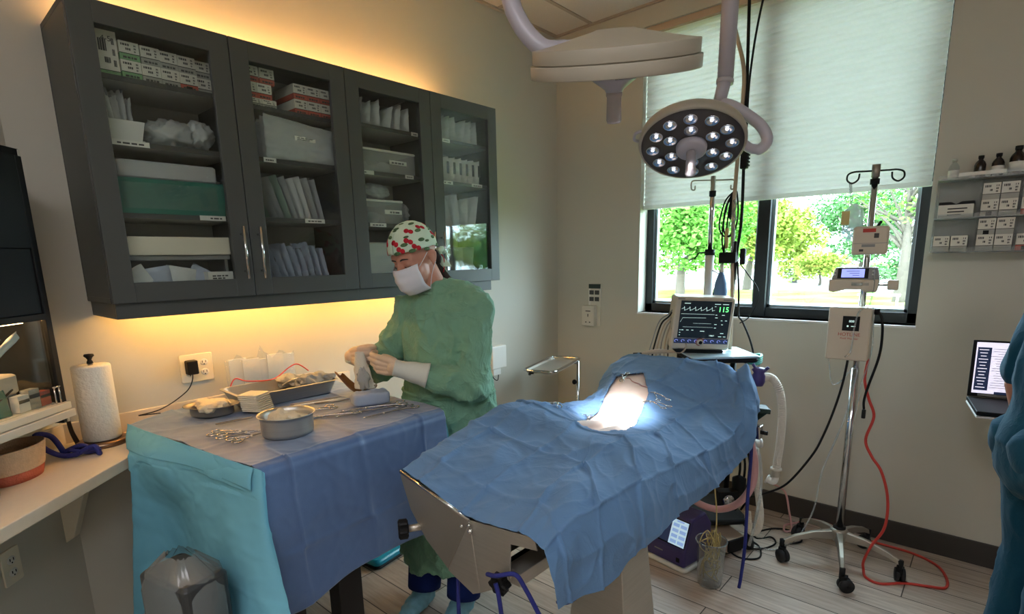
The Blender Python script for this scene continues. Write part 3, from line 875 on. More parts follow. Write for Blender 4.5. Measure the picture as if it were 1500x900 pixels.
# bottom level
obj('flat_box', MB().bx(.05, .282, -2.80, -2.462, 1.578, 1.642), 'cream', label='long cream tray lying across the lowest level of the first door', cat='tray', bevel=.003)
obj('flat_box_rest', MB().bx(.05, .27, -2.80, -2.462, 1.5605, 1.5775), 'midgrey', label='grey tray under the long cream tray', cat='tray', bevel=.002)
m = MB(); m.bx(.05, .24, -2.80, -2.79, 1.4405, 1.560).bx(.05, .24, -2.472, -2.462, 1.4405, 1.560).bx(.05, .06, -2.79, -2.472, 1.4405, 1.560)
obj('tray_riser', m, 'midgrey', label='grey riser carrying the trays at the bottom of the first door', cat='riser')
for k, (y, l) in enumerate(((-2.765, 'leftmost'), (-2.71, 'middle'), (-2.645, 'slanting'), (-2.585, 'right'))):
    f = MB(); n = 10
    for sgn in (1, -1):
        G = [[Matrix.Rotation(.5-.35*k, 3, 'X') @ V((.012*sgn*(math.sin(PI*i/(n-1))*math.sin(PI*j/(n-1)))**.5+.006*noise.noise(V((i*.6+k, j*.6, 7))), .10*(i/(n-1)-.5), .085*j/(n-1)))+V((.265-.01*k, y, 1.452)) for j in range(n)] for i in range(n)]
        f.sheet(G)
    obj('crumpled_pouch', f, 'packblue' if k % 2 else 'pouchpaper', label='%s crumpled pouch at the bottom of the first door' % l, cat='pouch', group='crumpled pouches at the bottom of the first door')
m = MB().bx(.20, .285, -2.555, -2.465, 1.4405, 1.515, 0); print_marks(m, .285, -2.54, -2.48, 1.46, 1.505, 1, 5, 12)
obj('printed_card_box', m, ['paper', 'ink'], label='white printed box at the bottom right of the first door', cat='box')
# ---- second cabinet, third door
GT = 'pouches on the top shelf of the third door'
for k in range(6):
    put_pouch('%s of six tall paper pouches on the third door\'s top shelf' % pos9[k], GT, ('pouchpaper', 'pouchpaper', 'packgrey'), y=-1.84+k*.056, z=2.1505, w=.1, h=.118-.01*(k % 2), d=.15, lean=-.22+.10*(k % 3), seed=k+60, fat=.016, x=.20)
def lidded_bin(y0, y1, z0, z1, label, lid=True, fillseed=3, front=True):
    t = thing('clear_bin', (.18, (y0+y1)/2, z0), label, 'bin')
    m = MB()
    m.bx(.06, .285, y0, y0+.003, z0, z1).bx(.06, .285, y1-.003, y1, z0, z1).bx(.06, .063, y0, y1, z0, z1).bx(.282, .285, y0, y1, z0, z1).bx(.06, .285, y0, y1, z0, z0+.003)
    obj('shell', m, 'bin', t)
    if lid: obj('lid', MB().rbox((.172, (y0+y1)/2, z1+.005), (.235, y1-y0+.012, .010), .01), 'white', t)
    c = MB()
    rd = random.Random(fillseed)
    for q in range(7): c.ball((rd.uniform(.12, .24), rd.uniform(y0+.04, y1-.04), z0+.03), (.035, .035, .022), 12, lump=.4, seed=q+fillseed)
    obj('contents', c, 'packgrey', t)
    s = MB().bx(.2855, .2865, (y0+y1)/2+.0, (y0+y1)/2+.10, z0+(z1-z0)*.45, z0+(z1-z0)*.65, 0); print_marks(s, .2865, (y0+y1)/2+.012, (y0+y1)/2+.09, z0+(z1-z0)*.48, z0+(z1-z0)*.62, 1, 1, fillseed)
    obj('bin_label', s, ['paper', 'ink'], t)
lidded_bin(-1.845, -1.545, 1.9485, 2.040, 'lidded clear bin on the middle shelf of the third door')
lidded_bin(-1.845, -1.635, 1.7165, 1.815, 'lidded clear bin with two labels on the third door\'s low shelf', fillseed=8)
bag('plastic_bag', (.2, -1.74, 1.868), (.055, .08, .034), 'crumpled clear bag lying on the two label bin', 13, inner='pouchpaper')
bag('plastic_bag', (.2, -1.588, 1.770), (.05, .036, .050), 'clear bag wedged beside the two label bin', 15, inner='packgrey')
obj('white_drawer_box', MB().rbox((.17, -1.70, 1.535), (.22, .30, .188), .01).bx(.279, .283, -1.845, -1.55, 1.56, 1.563), 'ltgrey', label='pale grey drawer box at the bottom of the third door', cat='box')
# fourth door
for k in range(6):
    put_pouch('%s of six crinkled pouches on the fourth door\'s top shelf' % pos9[k], 'pouches on the top shelf of the fourth door', ('pouchpaper', 'pouchpaper', 'packgrey'), y=-1.355+k*.052, z=2.1505, w=.1, h=.12, d=.15, lean=-.2+.12*(k % 3), seed=k+80, fat=.018, x=.20)
for k in range(7):
    put_pouch('%s of seven barcoded packs on the fourth door\'s middle shelf' % pos9[k], 'barcoded packs on the middle shelf of the fourth door', ('pouchpaper', 'paper', 'ink'), y=-1.365+k*.046, z=1.9445, w=.1, h=.128, d=.13, lean=-.06, seed=k+90, fat=.019, x=.21)
    m = MB()
    for q in range(5): m.bx(.277, .2785, -1.372+k*.046+q*.0035, -1.370+k*.046+q*.0035, 1.985, 2.045)
    obj('barcode', m, 'ink', C.objects[[o.name for o in C.objects if o.name.startswith('sterile_pouch') and o.parent is None][-1]])
for k in range(5):
    put_pouch('%s of five clear pouches leaning on the fourth door\'s third shelf' % pos9[k], 'clear pouches on the third shelf of the fourth door', ('pouch', 'pouchpaper', 'packblue'), y=-1.35+k*.055, z=1.7165, w=.1, h=.17-.02*(k % 2), d=.15, lean=.45-.16*k, seed=k+100, fat=.014, x=.20)
for k in range(4):
    put_pouch('%s of four pouches at the bottom of the fourth door' % pos9[k], 'pouches at the bottom of the fourth door', ('pouch', 'packgrey', 'instr'), y=-1.34+k*.065, z=1.4405, w=.1, h=.17, d=.15, lean=.25-.12*k, seed=k+110, fat=.016, x=.18)

# ------------------------------------------------------------------ worktop, backsplash, wall fittings
cz = .911
DE = V((.9, -3.923, 0)); dv = V((.7071, -.7071, 0)); dnrm = V((.7071, .7071, 0))
cor = V((0, -3.023, 0))
far = cor+dv*1.35
mit = V((.34, -2.882, 0))
poly = [V((0, -1.83, cz-.038)), V((.34, -1.83, cz-.038)), V((mit.x, mit.y, cz-.038)), far+dnrm*.34+V((0, 0, cz-.038)), far+V((0, 0, cz-.038)), cor+V((0, 0, cz-.038))]
ct = thing('worktop', (.17, -2.6, cz-.038), 'cream stone worktop running along the left and diagonal walls', 'worktop')
obj('slab', MB().prism(poly, (0, 0, .038)), 'counter', ct, bevel=.003)
bs = MB().bx(0, .018, -3.02, -1.83, cz, .984)
obj('backsplash', bs, 'counter', ct, bevel=.002)
a = cor+V((0, 0, cz)); b = far+V((0, 0, cz))
obj('backsplash', MB().prism([a, b, b+dnrm*.018, a+dnrm*.018], (0, 0, .073)), 'counter', ct, bevel=.002)
# bracket under the diagonal run
bp = cor+dv*.055+V((0, 0, .872))
br = MB()
s0 = bp+dv*-.017; s1 = bp+dv*.017
br.prism([s0, s0+dnrm*.13, s0+dnrm*.13+V((0, 0, -.03)), s0+dnrm*.03+V((0, 0, -.30)), s0+V((0, 0, -.32))], dv*.034)
bk = obj('worktop_bracket', br, 'cream', label='cream triangular bracket holding up the diagonal worktop', cat='bracket', bevel=.003)
def outlet(name, O, u, n, label, gangs=2, adapter=None):
    """cover plate on a wall: O its centre, u the horizontal along the wall, n out of the wall"""
    O, u, n = V(O), V(u), V(n); z = V((0, 0, 1))
    t = thing(name, O, label, 'outlet')
    R = axes(u, z, n)
    wv = .066*gangs-.004 if gangs > 1 else .072
    obj('cover_plate', MB().rbox(O+n*.003, (wv, .118, .006), .006, M=R), 'cream', t)
    for g_ in range(gangs):
        c = O+u*((g_-(gangs-1)/2)*.058)
        f = MB(); s = MB()
        for dz in (.021, -.021):
            f.ball(c+z*dz+n*.0055, (.0165, .0145, .003), 18, M=R)
            for dx in (-.0065, .0065): s.box(c+z*(dz+.002)+u*dx+n*.0086, (.0022, .009, .0012), M=R)
            s.ball(c+z*(dz-.0085)+n*.0084, (.0026, .0026, .001), 8, M=R)
        ob = obj('receptacle', f, 'white', t)
        obj('slots', s, 'black', ob)
    return t
outlet('wall_outlet', (0, -2.545, 1.117), (0, 1, 0), (1, 0, 0), 'double cream outlet above the backsplash behind the draped table')
outlet('wall_outlet', cor+dv*.305+V((0, 0, .600)), (.7071, -.7071, 0), (.7071, .7071, 0), 'cream outlet low on the wall under the diagonal worktop', 1)
# plug-in adapter and its lead
t = thing('power_adapter', (.03, -2.572, 1.10), 'black plug-in power adapter in the double outlet', 'adapter')
obj('housing', MB().rbox((.028, -2.572, 1.125), (.038, .042, .058), .006), 'black', t, bevel=.002)
obj('lead', MB().tube(spline([(.03, -2.572, 1.10), (.032, -2.578, 1.07), (.035, -2.60, 1.035), (.045, -2.65, 1.005), (.07, -2.70, .990), (.09, -2.745, .984), (.10, -2.80, .983), (.115, -2.77, .983), (.13, -2.735, .983)], 5), .0022, 6), 'black', t)
# clear pack of papers and packets leaning at the backsplash
t = thing('packet_bag', (.08, -2.29, .97), 'clear bag of flat packets leaning at the wall behind the tray', 'packet bag')
for k in range(5):
    y = -2.40+.055*k
    p = MB().bx(.035+.006*(k % 2), .041+.006*(k % 2), y-.03, y+.045, 1.00, 1.135-.008*(k % 3))
    obj('packet', p, 'paper' if k % 2 else 'pouchpaper', t)
G = [[V((.062+.012*noise.noise(V((i*.5, j*.5, 2))), -2.455+.31*i/18, .985+(.155+.03*noise.noise(V((i*.45, 0, 4)))+(.045 if i == 9 else 0))*j/10)) for j in range(11)] for i in range(19)]
obj('film', MB().sheet(G), 'softfilm', t)
# white wall box right of the person
t = thing('wall_dispenser', (.03, -.72, .76), 'white box dispenser on the left wall right of the person in green', 'dispenser')
obj('housing', MB().bx(.001, .055, -.79, -.652, .82, .972), 'white', t, bevel=.006)
obj('spout_block', MB().bx(.001, .045, -.775, -.70, .775, .82), 'white', t, bevel=.004)
obj('drip_loop', MB().tube(spline([(.03, -.775, .778), (.04, -.76, .75), (.04, -.73, .74), (.03, -.71, .778)], 5), .003, 6), 'black', t)
# thermostat-like box with a label plate on the window wall
t = thing('wall_sensor', (.32, -.01, 1.055), 'small white wall box with a picture plate near the room corner', 'wall box')
obj('backplate', MB().bx(.30, .385, -.006, 0, 1.05, 1.352), 'offwhite', t, bevel=.002)
obj('header_strip', MB().bx(.286, .384, -.008, -.002, 1.318, 1.35), 'stain', t)
q = MB()
for r in range(2):
    for c_ in range(2): q.bx(.292+.045*c_, .328+.045*c_, -.008, -.003, 1.275-.047*r, 1.305-.047*r)
obj('pictograms', q, 'ink', t)
obj('backing_card', MB().bx(.283, .387, -.004, -.001, 1.185, 1.352), 'white', t)
h = obj('housing', MB().rbox((.300, -.021, 1.125), (.108, .04, .145), .006), 'offwhite', t, bevel=.003)
m = MB().bx(.282, .322, -.043, -.041, 1.155, 1.162).bx(.299, .305, -.043, -.041, 1.118, 1.138).bx(.280, .290, -.043, -.041, 1.075, 1.082).bx(.312, .322, -.043, -.041, 1.075, 1.082)
obj('indicator_marks', m, 'ink', h)
# ------------------------------------------------------------------ hutch on the diagonal wall
def DG(s, o, z): return cor+dv*s+dnrm*o+V((0, 0, z))
RD = axes(dv, dnrm, (0, 0, 1))
def dbox(mb, s0, s1, o0, o1, z0, z1, mi=0):
    return mb.box(DG((s0+s1)/2, (o0+o1)/2, (z0+z1)/2), (s1-s0, o1-o0, z1-z0), mi, RD)
t = thing('display_hutch', DG(.7, .1, 1.05), 'black wall hutch with a lit glass compartment over the diagonal worktop', 'wall hutch')
m = MB()
dbox(m, .205, 1.25, .001, .012, 1.05, 1.89); dbox(m, .205, 1.25, .012, .19, 1.868, 1.89); dbox(m, 1.23, 1.25, .012, .19, 1.05, 1.868); dbox(m, .205, 1.23, .012, .19, 1.385, 1.40)
dbox(m, .212, .227, .012, .19, 1.05, 1.868); dbox(m, .227, 1.23, .012, .16, 1.05, 1.066)
obj('carcass', m, 'black', t, bevel=.002)
obj('side_panel', dbox(MB(), .203, .212, .001, .192, 1.05, 1.888), 'wall', t, bevel=.001)
m = MB()
dbox(m, .227, 1.25, .178, .198, 1.60, 1.868); dbox(m, .213, 1.25, .178, .200, 1.385, 1.405); dbox(m, .213, .236, .178, .200, 1.09, 1.868)
dbox(m, .236, 1.25, .178, .194, 1.405, 1.60)
obj('front_frame', m, 'black', t, bevel=.002)
obj('light_strip', dbox(MB(), .26, 1.22, .13, .15, 1.378, 1.385), 'hutchled', t)
obj('glass_pane', dbox(MB(), .236, 1.23, .186, .190, 1.12, 1.385), 'cabglass', t)
obj('inner_back', dbox(MB(), .23, 1.23, .012, .016, 1.07, 1.385), 'cream', t)
m = MB(); dbox(m, .216, 1.25, .150, .215, 1.098, 1.120); obj('sill_board', m, 'cream', t, bevel=.002)
m = MB(); dbox(m, .212, 1.25, .170, .222, 1.072, 1.096); obj('lower_board', m, 'offwhite', t, bevel=.002)
m = MB(); dbox(m, .235, 1.25, .02, .17, 1.066, 1.098); obj('compartment_floor', m, 'cream', t)
# things inside the glass compartment
m = MB(); G = []
t = thing('label_printer', DG(.47, .09, 1.098), 'beige boxy printer inside the lit hutch compartment', 'printer')
obj('housing', MB().rbox(DG(.44, .09, 1.205), (.25, .12, .06), .012, M=RD), 'beige', t, bevel=.002)
obj('base', dbox(MB(), .325, .56, .035, .145, 1.098, 1.176), 'midgrey', t, bevel=.003)
obj('lid_ring', MB().tube([DG(.47+.06*math.cos(2*PI*k/20), .09+.03*math.sin(2*PI*k/20), 1.238) for k in range(20)], .004, 6, closed=True), 'white', t)
obj('cable', MB().tube(spline([DG(.345, .15, 1.19), DG(.42, .16, 1.168), DG(.52, .158, 1.172), DG(.58, .15, 1.19)], 5), .003, 6), 'black', t)
def dsheet(name, pts, mt, label, cat='packet'):
    """a thin bent packet between four corners"""
    a, b, c, d = [V(p) for p in pts]; n = 8
    m = MB()
    for sgn in (1, -1):
        G = []
        for i in range(n):
            row = []
            for j in range(n):
                u, v_ = i/(n-1), j/(n-1)
                p = a.lerp(b, u).lerp(d.lerp(c, u), v_)
                row.append(p+dnrm*(sgn*.004*(math.sin(PI*u)*math.sin(PI*v_))**.5+.006*noise.noise(V((u*3, v_*3, a.x*9)))))
            G.append(row)
        m.sheet(G)
    return obj(name, m, mt, label=label, cat=cat)
dsheet('blue_packet', [DG(.36, .16, 1.34), DG(.75, .16, 1.25), DG(.75, .15, 1.375), DG(.40, .15, 1.375)], 'packblue', 'pale blue plastic packet hanging at the hutch compartment\'s top')
dsheet('swab_packet', [DG(.285, .15, 1.335), DG(.42, .155, 1.262), DG(.43, .155, 1.288), DG(.292, .15, 1.358)], 'paper', 'long slanting paper packet above the beige printer')
for k, (s, h, mt, lb) in enumerate(((.262, .045, 'boxred', 'small red and white carton'), (.303, .060, 'boxgrey', 'grey carton'), (.344, .050, 'paper', 'white carton'))):
    o = dbox(MB(), s-.02, s+.02, .150, .176, 1.121, 1.121+h)
    dbox(o, s-.019, s+.019, .176, .1768, 1.121+h*.55, 1.121+h*.75, 1)
    obj('small_carton', o, [mt, 'ink'], label=lb+' on the hutch sill behind the glass', cat='box', bevel=.001)
for k in range(5):
    s = .38+.05*k
    dsheet('card_packet', [DG(s, .165, 1.121), DG(s+.055, .165, 1.121), DG(s+.06, .155, 1.192-.006*k), DG(s+.002, .155, 1.198-.006*k)], ['greentray', 'paper', 'pouchpaper', 'cream', 'paper'][k], ['dark green', 'white', 'grey', 'cream', 'leftmost white'][k]+' card packet standing on the hutch sill', 'card packet')
m = MB()
m.cyl(DG(.243, .205, 1.122), DG(.243, .205, 1.175), .0022, n=8).cyl(DG(.262, .205, 1.122), DG(.262, .205, 1.175), .0022, n=8).cyl(DG(.239, .205, 1.175), DG(.266, .205, 1.175), .003, n=8)
obj('wire_stand', m, 'chrome', label='tiny white wire stand at the right end of the hutch sill', cat='stand')

# ------------------------------------------------------------------ things on the worktop
px, py = .125, -2.925
t = thing('paper_towel_holder', (px, py, cz), 'paper towel stand with dark steel base and side arm on the worktop', 'paper towel holder')
obj('base', MB().lathe([(.0, 0), (.078, 0), (.080, .004), (.078, .016), (.070, .020), (0, .020)], (px, py, cz), 36), 'brownlid', t)
obj('post', MB().lathe([(.0, .02), (.008, .02), (.008, .295), (.0, .297)], (px, py, cz), 12), 'darksteel', t)
obj('finial', MB().lathe([(.0, .295), (.010, .297), (.009, .304), (.006, .310), (.010, .318), (.016, .324), (.014, .330), (0, .332)], (px, py, cz), 20), 'black', t)
ad = V((-.35, -.93, 0)).normalized()
ap = spline([V((px, py, cz+.012))+ad*.074, V((px, py, cz+.06))+ad*.086, V((px, py, cz+.12))+ad*.090, V((px, py, cz+.165))+ad*.085], 5)
obj('side_arm', MB().tube(ap, [.008-.0002*k for k in range(len(ap))], 8), 'darkwood', t)
m = MB(); prof = [(.020, .022), (.020, .022)]
m.lathe([(.019, .022), (.056, .022), (.0585, .026), (.0585, .286), (.056, .291), (.019, .291)], (px, py, cz), 48)
obj('paper_towel_roll', m, 'quilt', label='white quilted paper towel roll on the dark stand', cat='paper towel roll')
# navy rope leash
rp = MB()
rp.tube(spline([(.205, -3.05, .925), (.195, -3.075, .99), (.20, -3.115, 1.005), (.215, -3.10, .96), (.222, -3.06, .925), (.24, -3.02, .924)], 6), .0085, 10)
for k in range(5):
    a = random.Random(k)
    rp.tube(spline([(.19+.016*k, -3.065+.012*k, .921+.010*(k % 3)), (.215+.014*k, -3.02+.01*k, .925+.012*((k+1) % 3)), (.20+.02*k, -2.985+.004*k, .922+.008*(k % 2)), (.22+.01*k, -2.955-.004*k, .920)], 6), .0075, 8)
obj('rope_leash', rp, 'rope', label='navy rope leash coiled beside the paper towel stand', cat='leash')
# woven basket with red band
bo = V((.315, -3.190, cz))
t = thing('woven_basket', bo, 'pale woven basket with a reddish band at its foot', 'basket')
Mq = rotz(-PI/4)
ro = [(.0, .004), (.078, .004), (.080, 0), (.090, .034)]
obj('red_band', MB().lathe([(.0, .0), (.070, 0), (.0735, .01), (.078, .032)], bo, 36, M=Mq, squash=(1.15, .8)), 'wickred', t)
obj('basket_body', MB().lathe([(.078+.0001*k+.0016*(k % 2)+.008*k/28, .032+.0025*k) for k in range(29)]+[(.0855, .104), (.081, .080), (.072, .034), (.0, .028)], bo, 40, M=Mq, squash=(1.15, .8)), 'wicker', t)
# clear tub with navy things
jo = V((.445, -3.275, cz))
t = thing('clear_tub', jo, 'small clear tub of dark navy items at the worktop\'s left edge', 'tub')
obj('shell', MB().lathe([(.0, .0), (.036, 0), (.042, .075), (.045, .077), (.045, .082), (.041, .082), (.0395, .075), (.034, .003), (0, .003)], jo, 28), 'clearp', t)
obj('contents', MB().ball(jo+V((0, 0, .035)), (.034, .034, .030), 18, lump=.3, seed=4), 'rope', t)
m = MB()
m.tube(spline([jo+V((.02, 0, .07)), jo+V((.01, .02, .10)), jo+V((-.015, .01, .105)), jo+V((-.02, -.01, .07))], 5), .008, 8)
obj('strap_loop', m, 'rope', t)

# ------------------------------------------------------------------ draped instrument table
TZ = .972
t = thing('instrument_table', (.68, -2.38, 0), 'black-legged instrument table under the blue drape', 'table')
obj('tabletop', MB().bx(.36, .955, -2.72, -2.04, .930, .962), 'wood', t, bevel=.003)
for x, y in ((.395, -2.68), (.395, -2.44), (.905, -2.67), (.905, -2.46)):
    obj('leg', MB().bx(x-.035, x+.035, y-.045, y+.045, 0, .93), 'wood', t, bevel=.003)
obj('stretcher', MB().bx(.36, .95, -2.40, -2.34, .86, .93), 'wood', t)
# the navy drape: top and front fall, as one cloth
def interp_net(N, nu, nv):
    """smooth surface through a control net (Catmull-Rom both ways)"""
    rows = [spline(r, nu) for r in N]
    cols = list(zip(*rows))
    cols = [spline(c, nv) for c in cols]
    return [list(r) for r in zip(*cols)]
def crease(d, w, h): return h*math.exp(-abs(d)/w)
def drape_net(N, nu, nv, seed, wr=.006, fold=.004, pu=.24, pv=.27, off=(.1, .05), fine=.0016, ang=0.):
    G = interp_net(N, nu, nv)
    nr, nc = len(G), len(G[0])
    # arc-length-like coordinates
    U = [[0.]*nc for _ in range(nr)]; W = [[0.]*nc for _ in range(nr)]
    for i in range(nr):
        for j in range(1, nc): U[i][j] = U[i][j-1]+(G[i][j]-G[i][j-1]).length
    for j in range(nc):
        for i in range(1, nr): W[i][j] = W[i-1][j]+(G[i][j]-G[i-1][j]).length
    ub = [sum(U[i][j] for i in range(nr))/nr for j in range(nc)]; wb = [sum(W[i][j] for j in range(nc))/nc for i in range(nr)]
    out = []
    ca, sa = math.cos(ang), math.sin(ang)
    for i in range(nr):
        row = []
        for j in range(nc):
            a = G[min(i+1, nr-1)][j]-G[max(i-1, 0)][j]; b = G[i][min(j+1, nc-1)]-G[i][max(j-1, 0)]
            n_ = b.cross(a)
            n_ = n_.normalized() if n_.length > 1e-9 else V((0, 0, 1))
            if n_.z < -.05: n_ = -n_
            u = ub[j]; w_ = wb[i]
            u, w_ = u*ca-w_*sa, u*sa+w_*ca
            du = ((u+off[0]) % pu)-pu/2; dw = ((w_+off[1]) % pv)-pv/2
            ku = int((u+off[0])//pu); kw = int((w_+off[1])//pv)
            # pressed panels: each leans a touch, meeting in a crease
            h = 1.5*fold*((1 if (ku+kw) % 2 else -1)*(.6-abs(du)/pu-abs(dw)/pv))
            h += crease(pu/2-abs(du), .0055, fold*(1. if ku % 2 else .75))+crease(pv/2-abs(dw), .0055, fold*(.8 if kw % 2 else 1.))
            p = G[i][j]
            r1 = 1-abs(noise.noise(p*5.1+V((seed, 0, 0)))*2); r2 = 1-abs(noise.noise(p*11+V((0, seed, 3)))*2)
            r0 = 1-abs(noise.noise(p*2.6+V((1, seed, 6)))*2)
            h += wr*1.1*(max(r0, 0)**2-.3)+wr*(max(r1, 0)**3)*.9+wr*.45*(max(r2, 0)**4)+fine*noise.noise(p*34)
            row.append(p+n_*h)
        out.append(row)
    return out
N = []
for (yb, yf, xb, xf, zf) in ((-2.855, -2.752, .180, .988, .515), (-2.70, -2.665, .10, .980, .500), (-2.50, -2.50, .06, .972, .545), (-2.28, -2.27, .05, .965, .545), (-2.12, -2.12, .045, .960, .530), (-1.985, -2.018, .04, .955, .520)):
    f = lambda k: yb+(yf-yb)*k
    N.append([V((xb, f(0), TZ)), V((xb+(xf-xb)*.33, f(.33), TZ)), V((xb+(xf-xb)*.7, f(.7), TZ)), V((xf-.03, f(.97), TZ+.002)), V((xf+.012, f(1), TZ-.018)), V((xf+.018, f(1), .90)), V((xf+.030, f(1)+.004, .72)), V((xf+.045, f(1)+.008, zf))])
G = drape_net(N, 26, 26, 2., wr=.003, fold=.0045, pu=.30, pv=.26, off=(.02, .14), fine=.0006)
td = thing('table_drape', (.55, -2.4, .5), 'navy sterile drape with teal end panels covering the instrument table', 'table drape')
obj('main_cloth', MB().sheet(G), 'navy', td).modifiers.new('thick', 'SOLIDIFY').thickness = -.0012
# right-hand end fall (towards the person) with its teal edge
N = [[V((.04+.92*k, -1.985-.033*k, TZ)) for k in (0, .35, .7, 1)], [V((.04+.925*k, -1.980-.033*k, TZ-.04)) for k in (0, .35, .7, 1)], [V((.05+.935*k, -1.985-.028*k+.006*math.sin(7*k), .78)) for k in (0, .35, .7, 1)], [V((.05+.95*k, -1.985-.025*k+.010*math.sin(7*k), .55)) for k in (0, .35, .7, 1)]]
obj('far_end_panel', MB().sheet(drape_net(N, 16, 16, 5., wr=.004, fold=.002)), 'tealdrape', td)
# near end: teal panel with a stitched header band, folded at both corners
N = [
 [V((.185, -2.854, .976)), V((.40, -2.832, .976)), V((.70, -2.792, .976)), V((.988, -2.753, .974)), V((1.006, -2.735, .955))],
 [V((.32, -2.894, .926)), V((.48, -2.885, .932)), V((.70, -2.812, .925)), V((.999, -2.768, .915)), V((1.018, -2.742, .89))],
 [V((.390, -2.915, .895)), V((.52, -2.875, .87)), V((.70, -2.815, .86)), V((1.005, -2.772, .862)), V((1.030, -2.748, .80))],
 [V((.355, -2.928, .70)), V((.47, -2.83, .72)), V((.72, -2.825, .74)), V((1.02, -2.79, .735)), V((1.075, -2.752, .70))],
 [V((.290, -2.940, .46)), V((.42, -2.82, .55)), V((.74, -2.835, .60)), V((1.035, -2.81, .62)), V((1.125, -2.758, .60))],
 [V((.225, -2.952, .24)), V((.39, -2.84, .36)), V((.76, -2.845, .46)), V((1.045, -2.83, .52)), V((1.165, -2.765, .535))],
]
obj('near_end_panel', MB().sheet(drape_net(N, 22, 18, 9., wr=.006, fold=.003, pu=.5, pv=.5)), 'tealdrape', td).modifiers.new('thick', 'SOLIDIFY').thickness = .0012
hb = [[p+V((.001, -.0035, 0)) for p in r] for r in interp_net([N[0][:4], [q.lerp(r, .55)+V((0, -.006, .004)) for q, r in zip(N[0][:4], N[1][:4])], [q+V((0, -.004, 0)) for q in N[1][:4]]], 10, 5)]
obj('header_band', MB().sheet(hb), 'tealdrape', td).modifiers.new('thick', 'SOLIDIFY').thickness = .0015
# bin standing at the near end under a plastic liner
t = thing('waste_bin', (.86, -2.93, 0), 'dark grey waste bin in a clear liner at the draped table\'s near end', 'waste bin')
Mb = rotz(.22)
obj('bin_shell', MB().rbox((.915, -2.945, .36), (.215, .13, .72), .02, M=Mb), 'binmetal', t, bevel=.004)
G = [[V((.915, -2.945, 0))+Mb @ V((.120*math.cos(2*PI*j/40)*(abs(math.cos(2*PI*j/40))**-.35 if abs(math.cos(2*PI*j/40)) > .3 else 1.5), .078*math.sin(2*PI*j/40)*1.1, 0))*(1 if i < 5 else (.85 if i == 5 else .35))+V((.004*noise.noise(V((j*.8, i, 2))), .004*noise.noise(V((j*.8, i, 7))), .40+.07*i+(.0 if i < 5 else -.03+.02*noise.noise(V((j*.9, i, 1))))-(.02 if i == 6 else 0))) for j in range(41)] for i in range(7)]
obj('liner', MB().sheet(G), 'film', t)
# ------------------------------------------------------------------ on the instrument table
z0 = TZ+.007
def bowl(name, o, R, h, label, rim=.006, squash=(1, 1), flare=1.06, mt='steel', rz=0.):
    t = thing(name, o, label, 'bowl')
    b = R/flare
    prof = [(0, 0), (b*.86, 0), (b*.96, h*.08), (b, h*.22), (b*1.0, h*.8), (R, h*.97), (R+rim*.7, h), (R+rim*.5, h+.002), (R-.002, h*.985), (b-.002, h*.8), (b-.002, h*.22), (b*.9, h*.1), (0, .004)]
    obj('bowl_wall', MB().lathe(prof, o, 48, squash=squash, M=rotz(rz)), mt, t)
    return t
bowl('round_bowl', (.775, -2.545, z0), .088, .072, 'round steel bowl of gauze at the front of the instrument table')
def gauze(name, c, r, label, seed, mt='gauze', cat='gauze', pieces=5, spread=.5):
    m = MB(); rd = random.Random(seed)
    for k in range(pieces):
        q = V((rd.uniform(-1, 1)*r[0]*spread, rd.uniform(-1, 1)*r[1]*spread, rd.uniform(-.2, .3)*r[2]))
        m.ball(V(c)+q, (r[0]*.62, r[1]*.62, r[2]*.6), 18, M=rotz(rd.uniform(0, 3)), lump=.5, seed=seed+k, fr=5)
    return place_top(fused(m, name, .0035, 2), name, mt, label, cat)
def place_top(me, name, mt, label, cat, group=None):
    xs = [v.co.x for v in me.vertices]; ys = [v.co.y for v in me.vertices]; zs = [v.co.z for v in me.vertices]
    off = V(((min(xs)+max(xs))/2, (min(ys)+max(ys))/2, min(zs)))
    me.transform(Matrix.Translation(-off))
    o = place(me, name, mt); o.location = off; WORLD[o.name] = Matrix.Translation(off)
    return tag(o, label, cat, group)
gauze('gauze_wad', (.775, -2.545, z0+.036), (.064, .064, .050), 'cream gauze heaped in the round steel bowl', 3)
bowl('oval_dish', (.305, -2.61, z0), .088, .040, 'shallow oval steel dish of gauze at the table\'s rear left', squash=(1.1, .82), flare=1.25, mt='darksteel', rz=.8)
gauze('gauze_roll', (.305, -2.61, z0+.034), (.062, .050, .028), 'twisted cream gauze piled in the oval dish', 17, pieces=7, spread=.7)
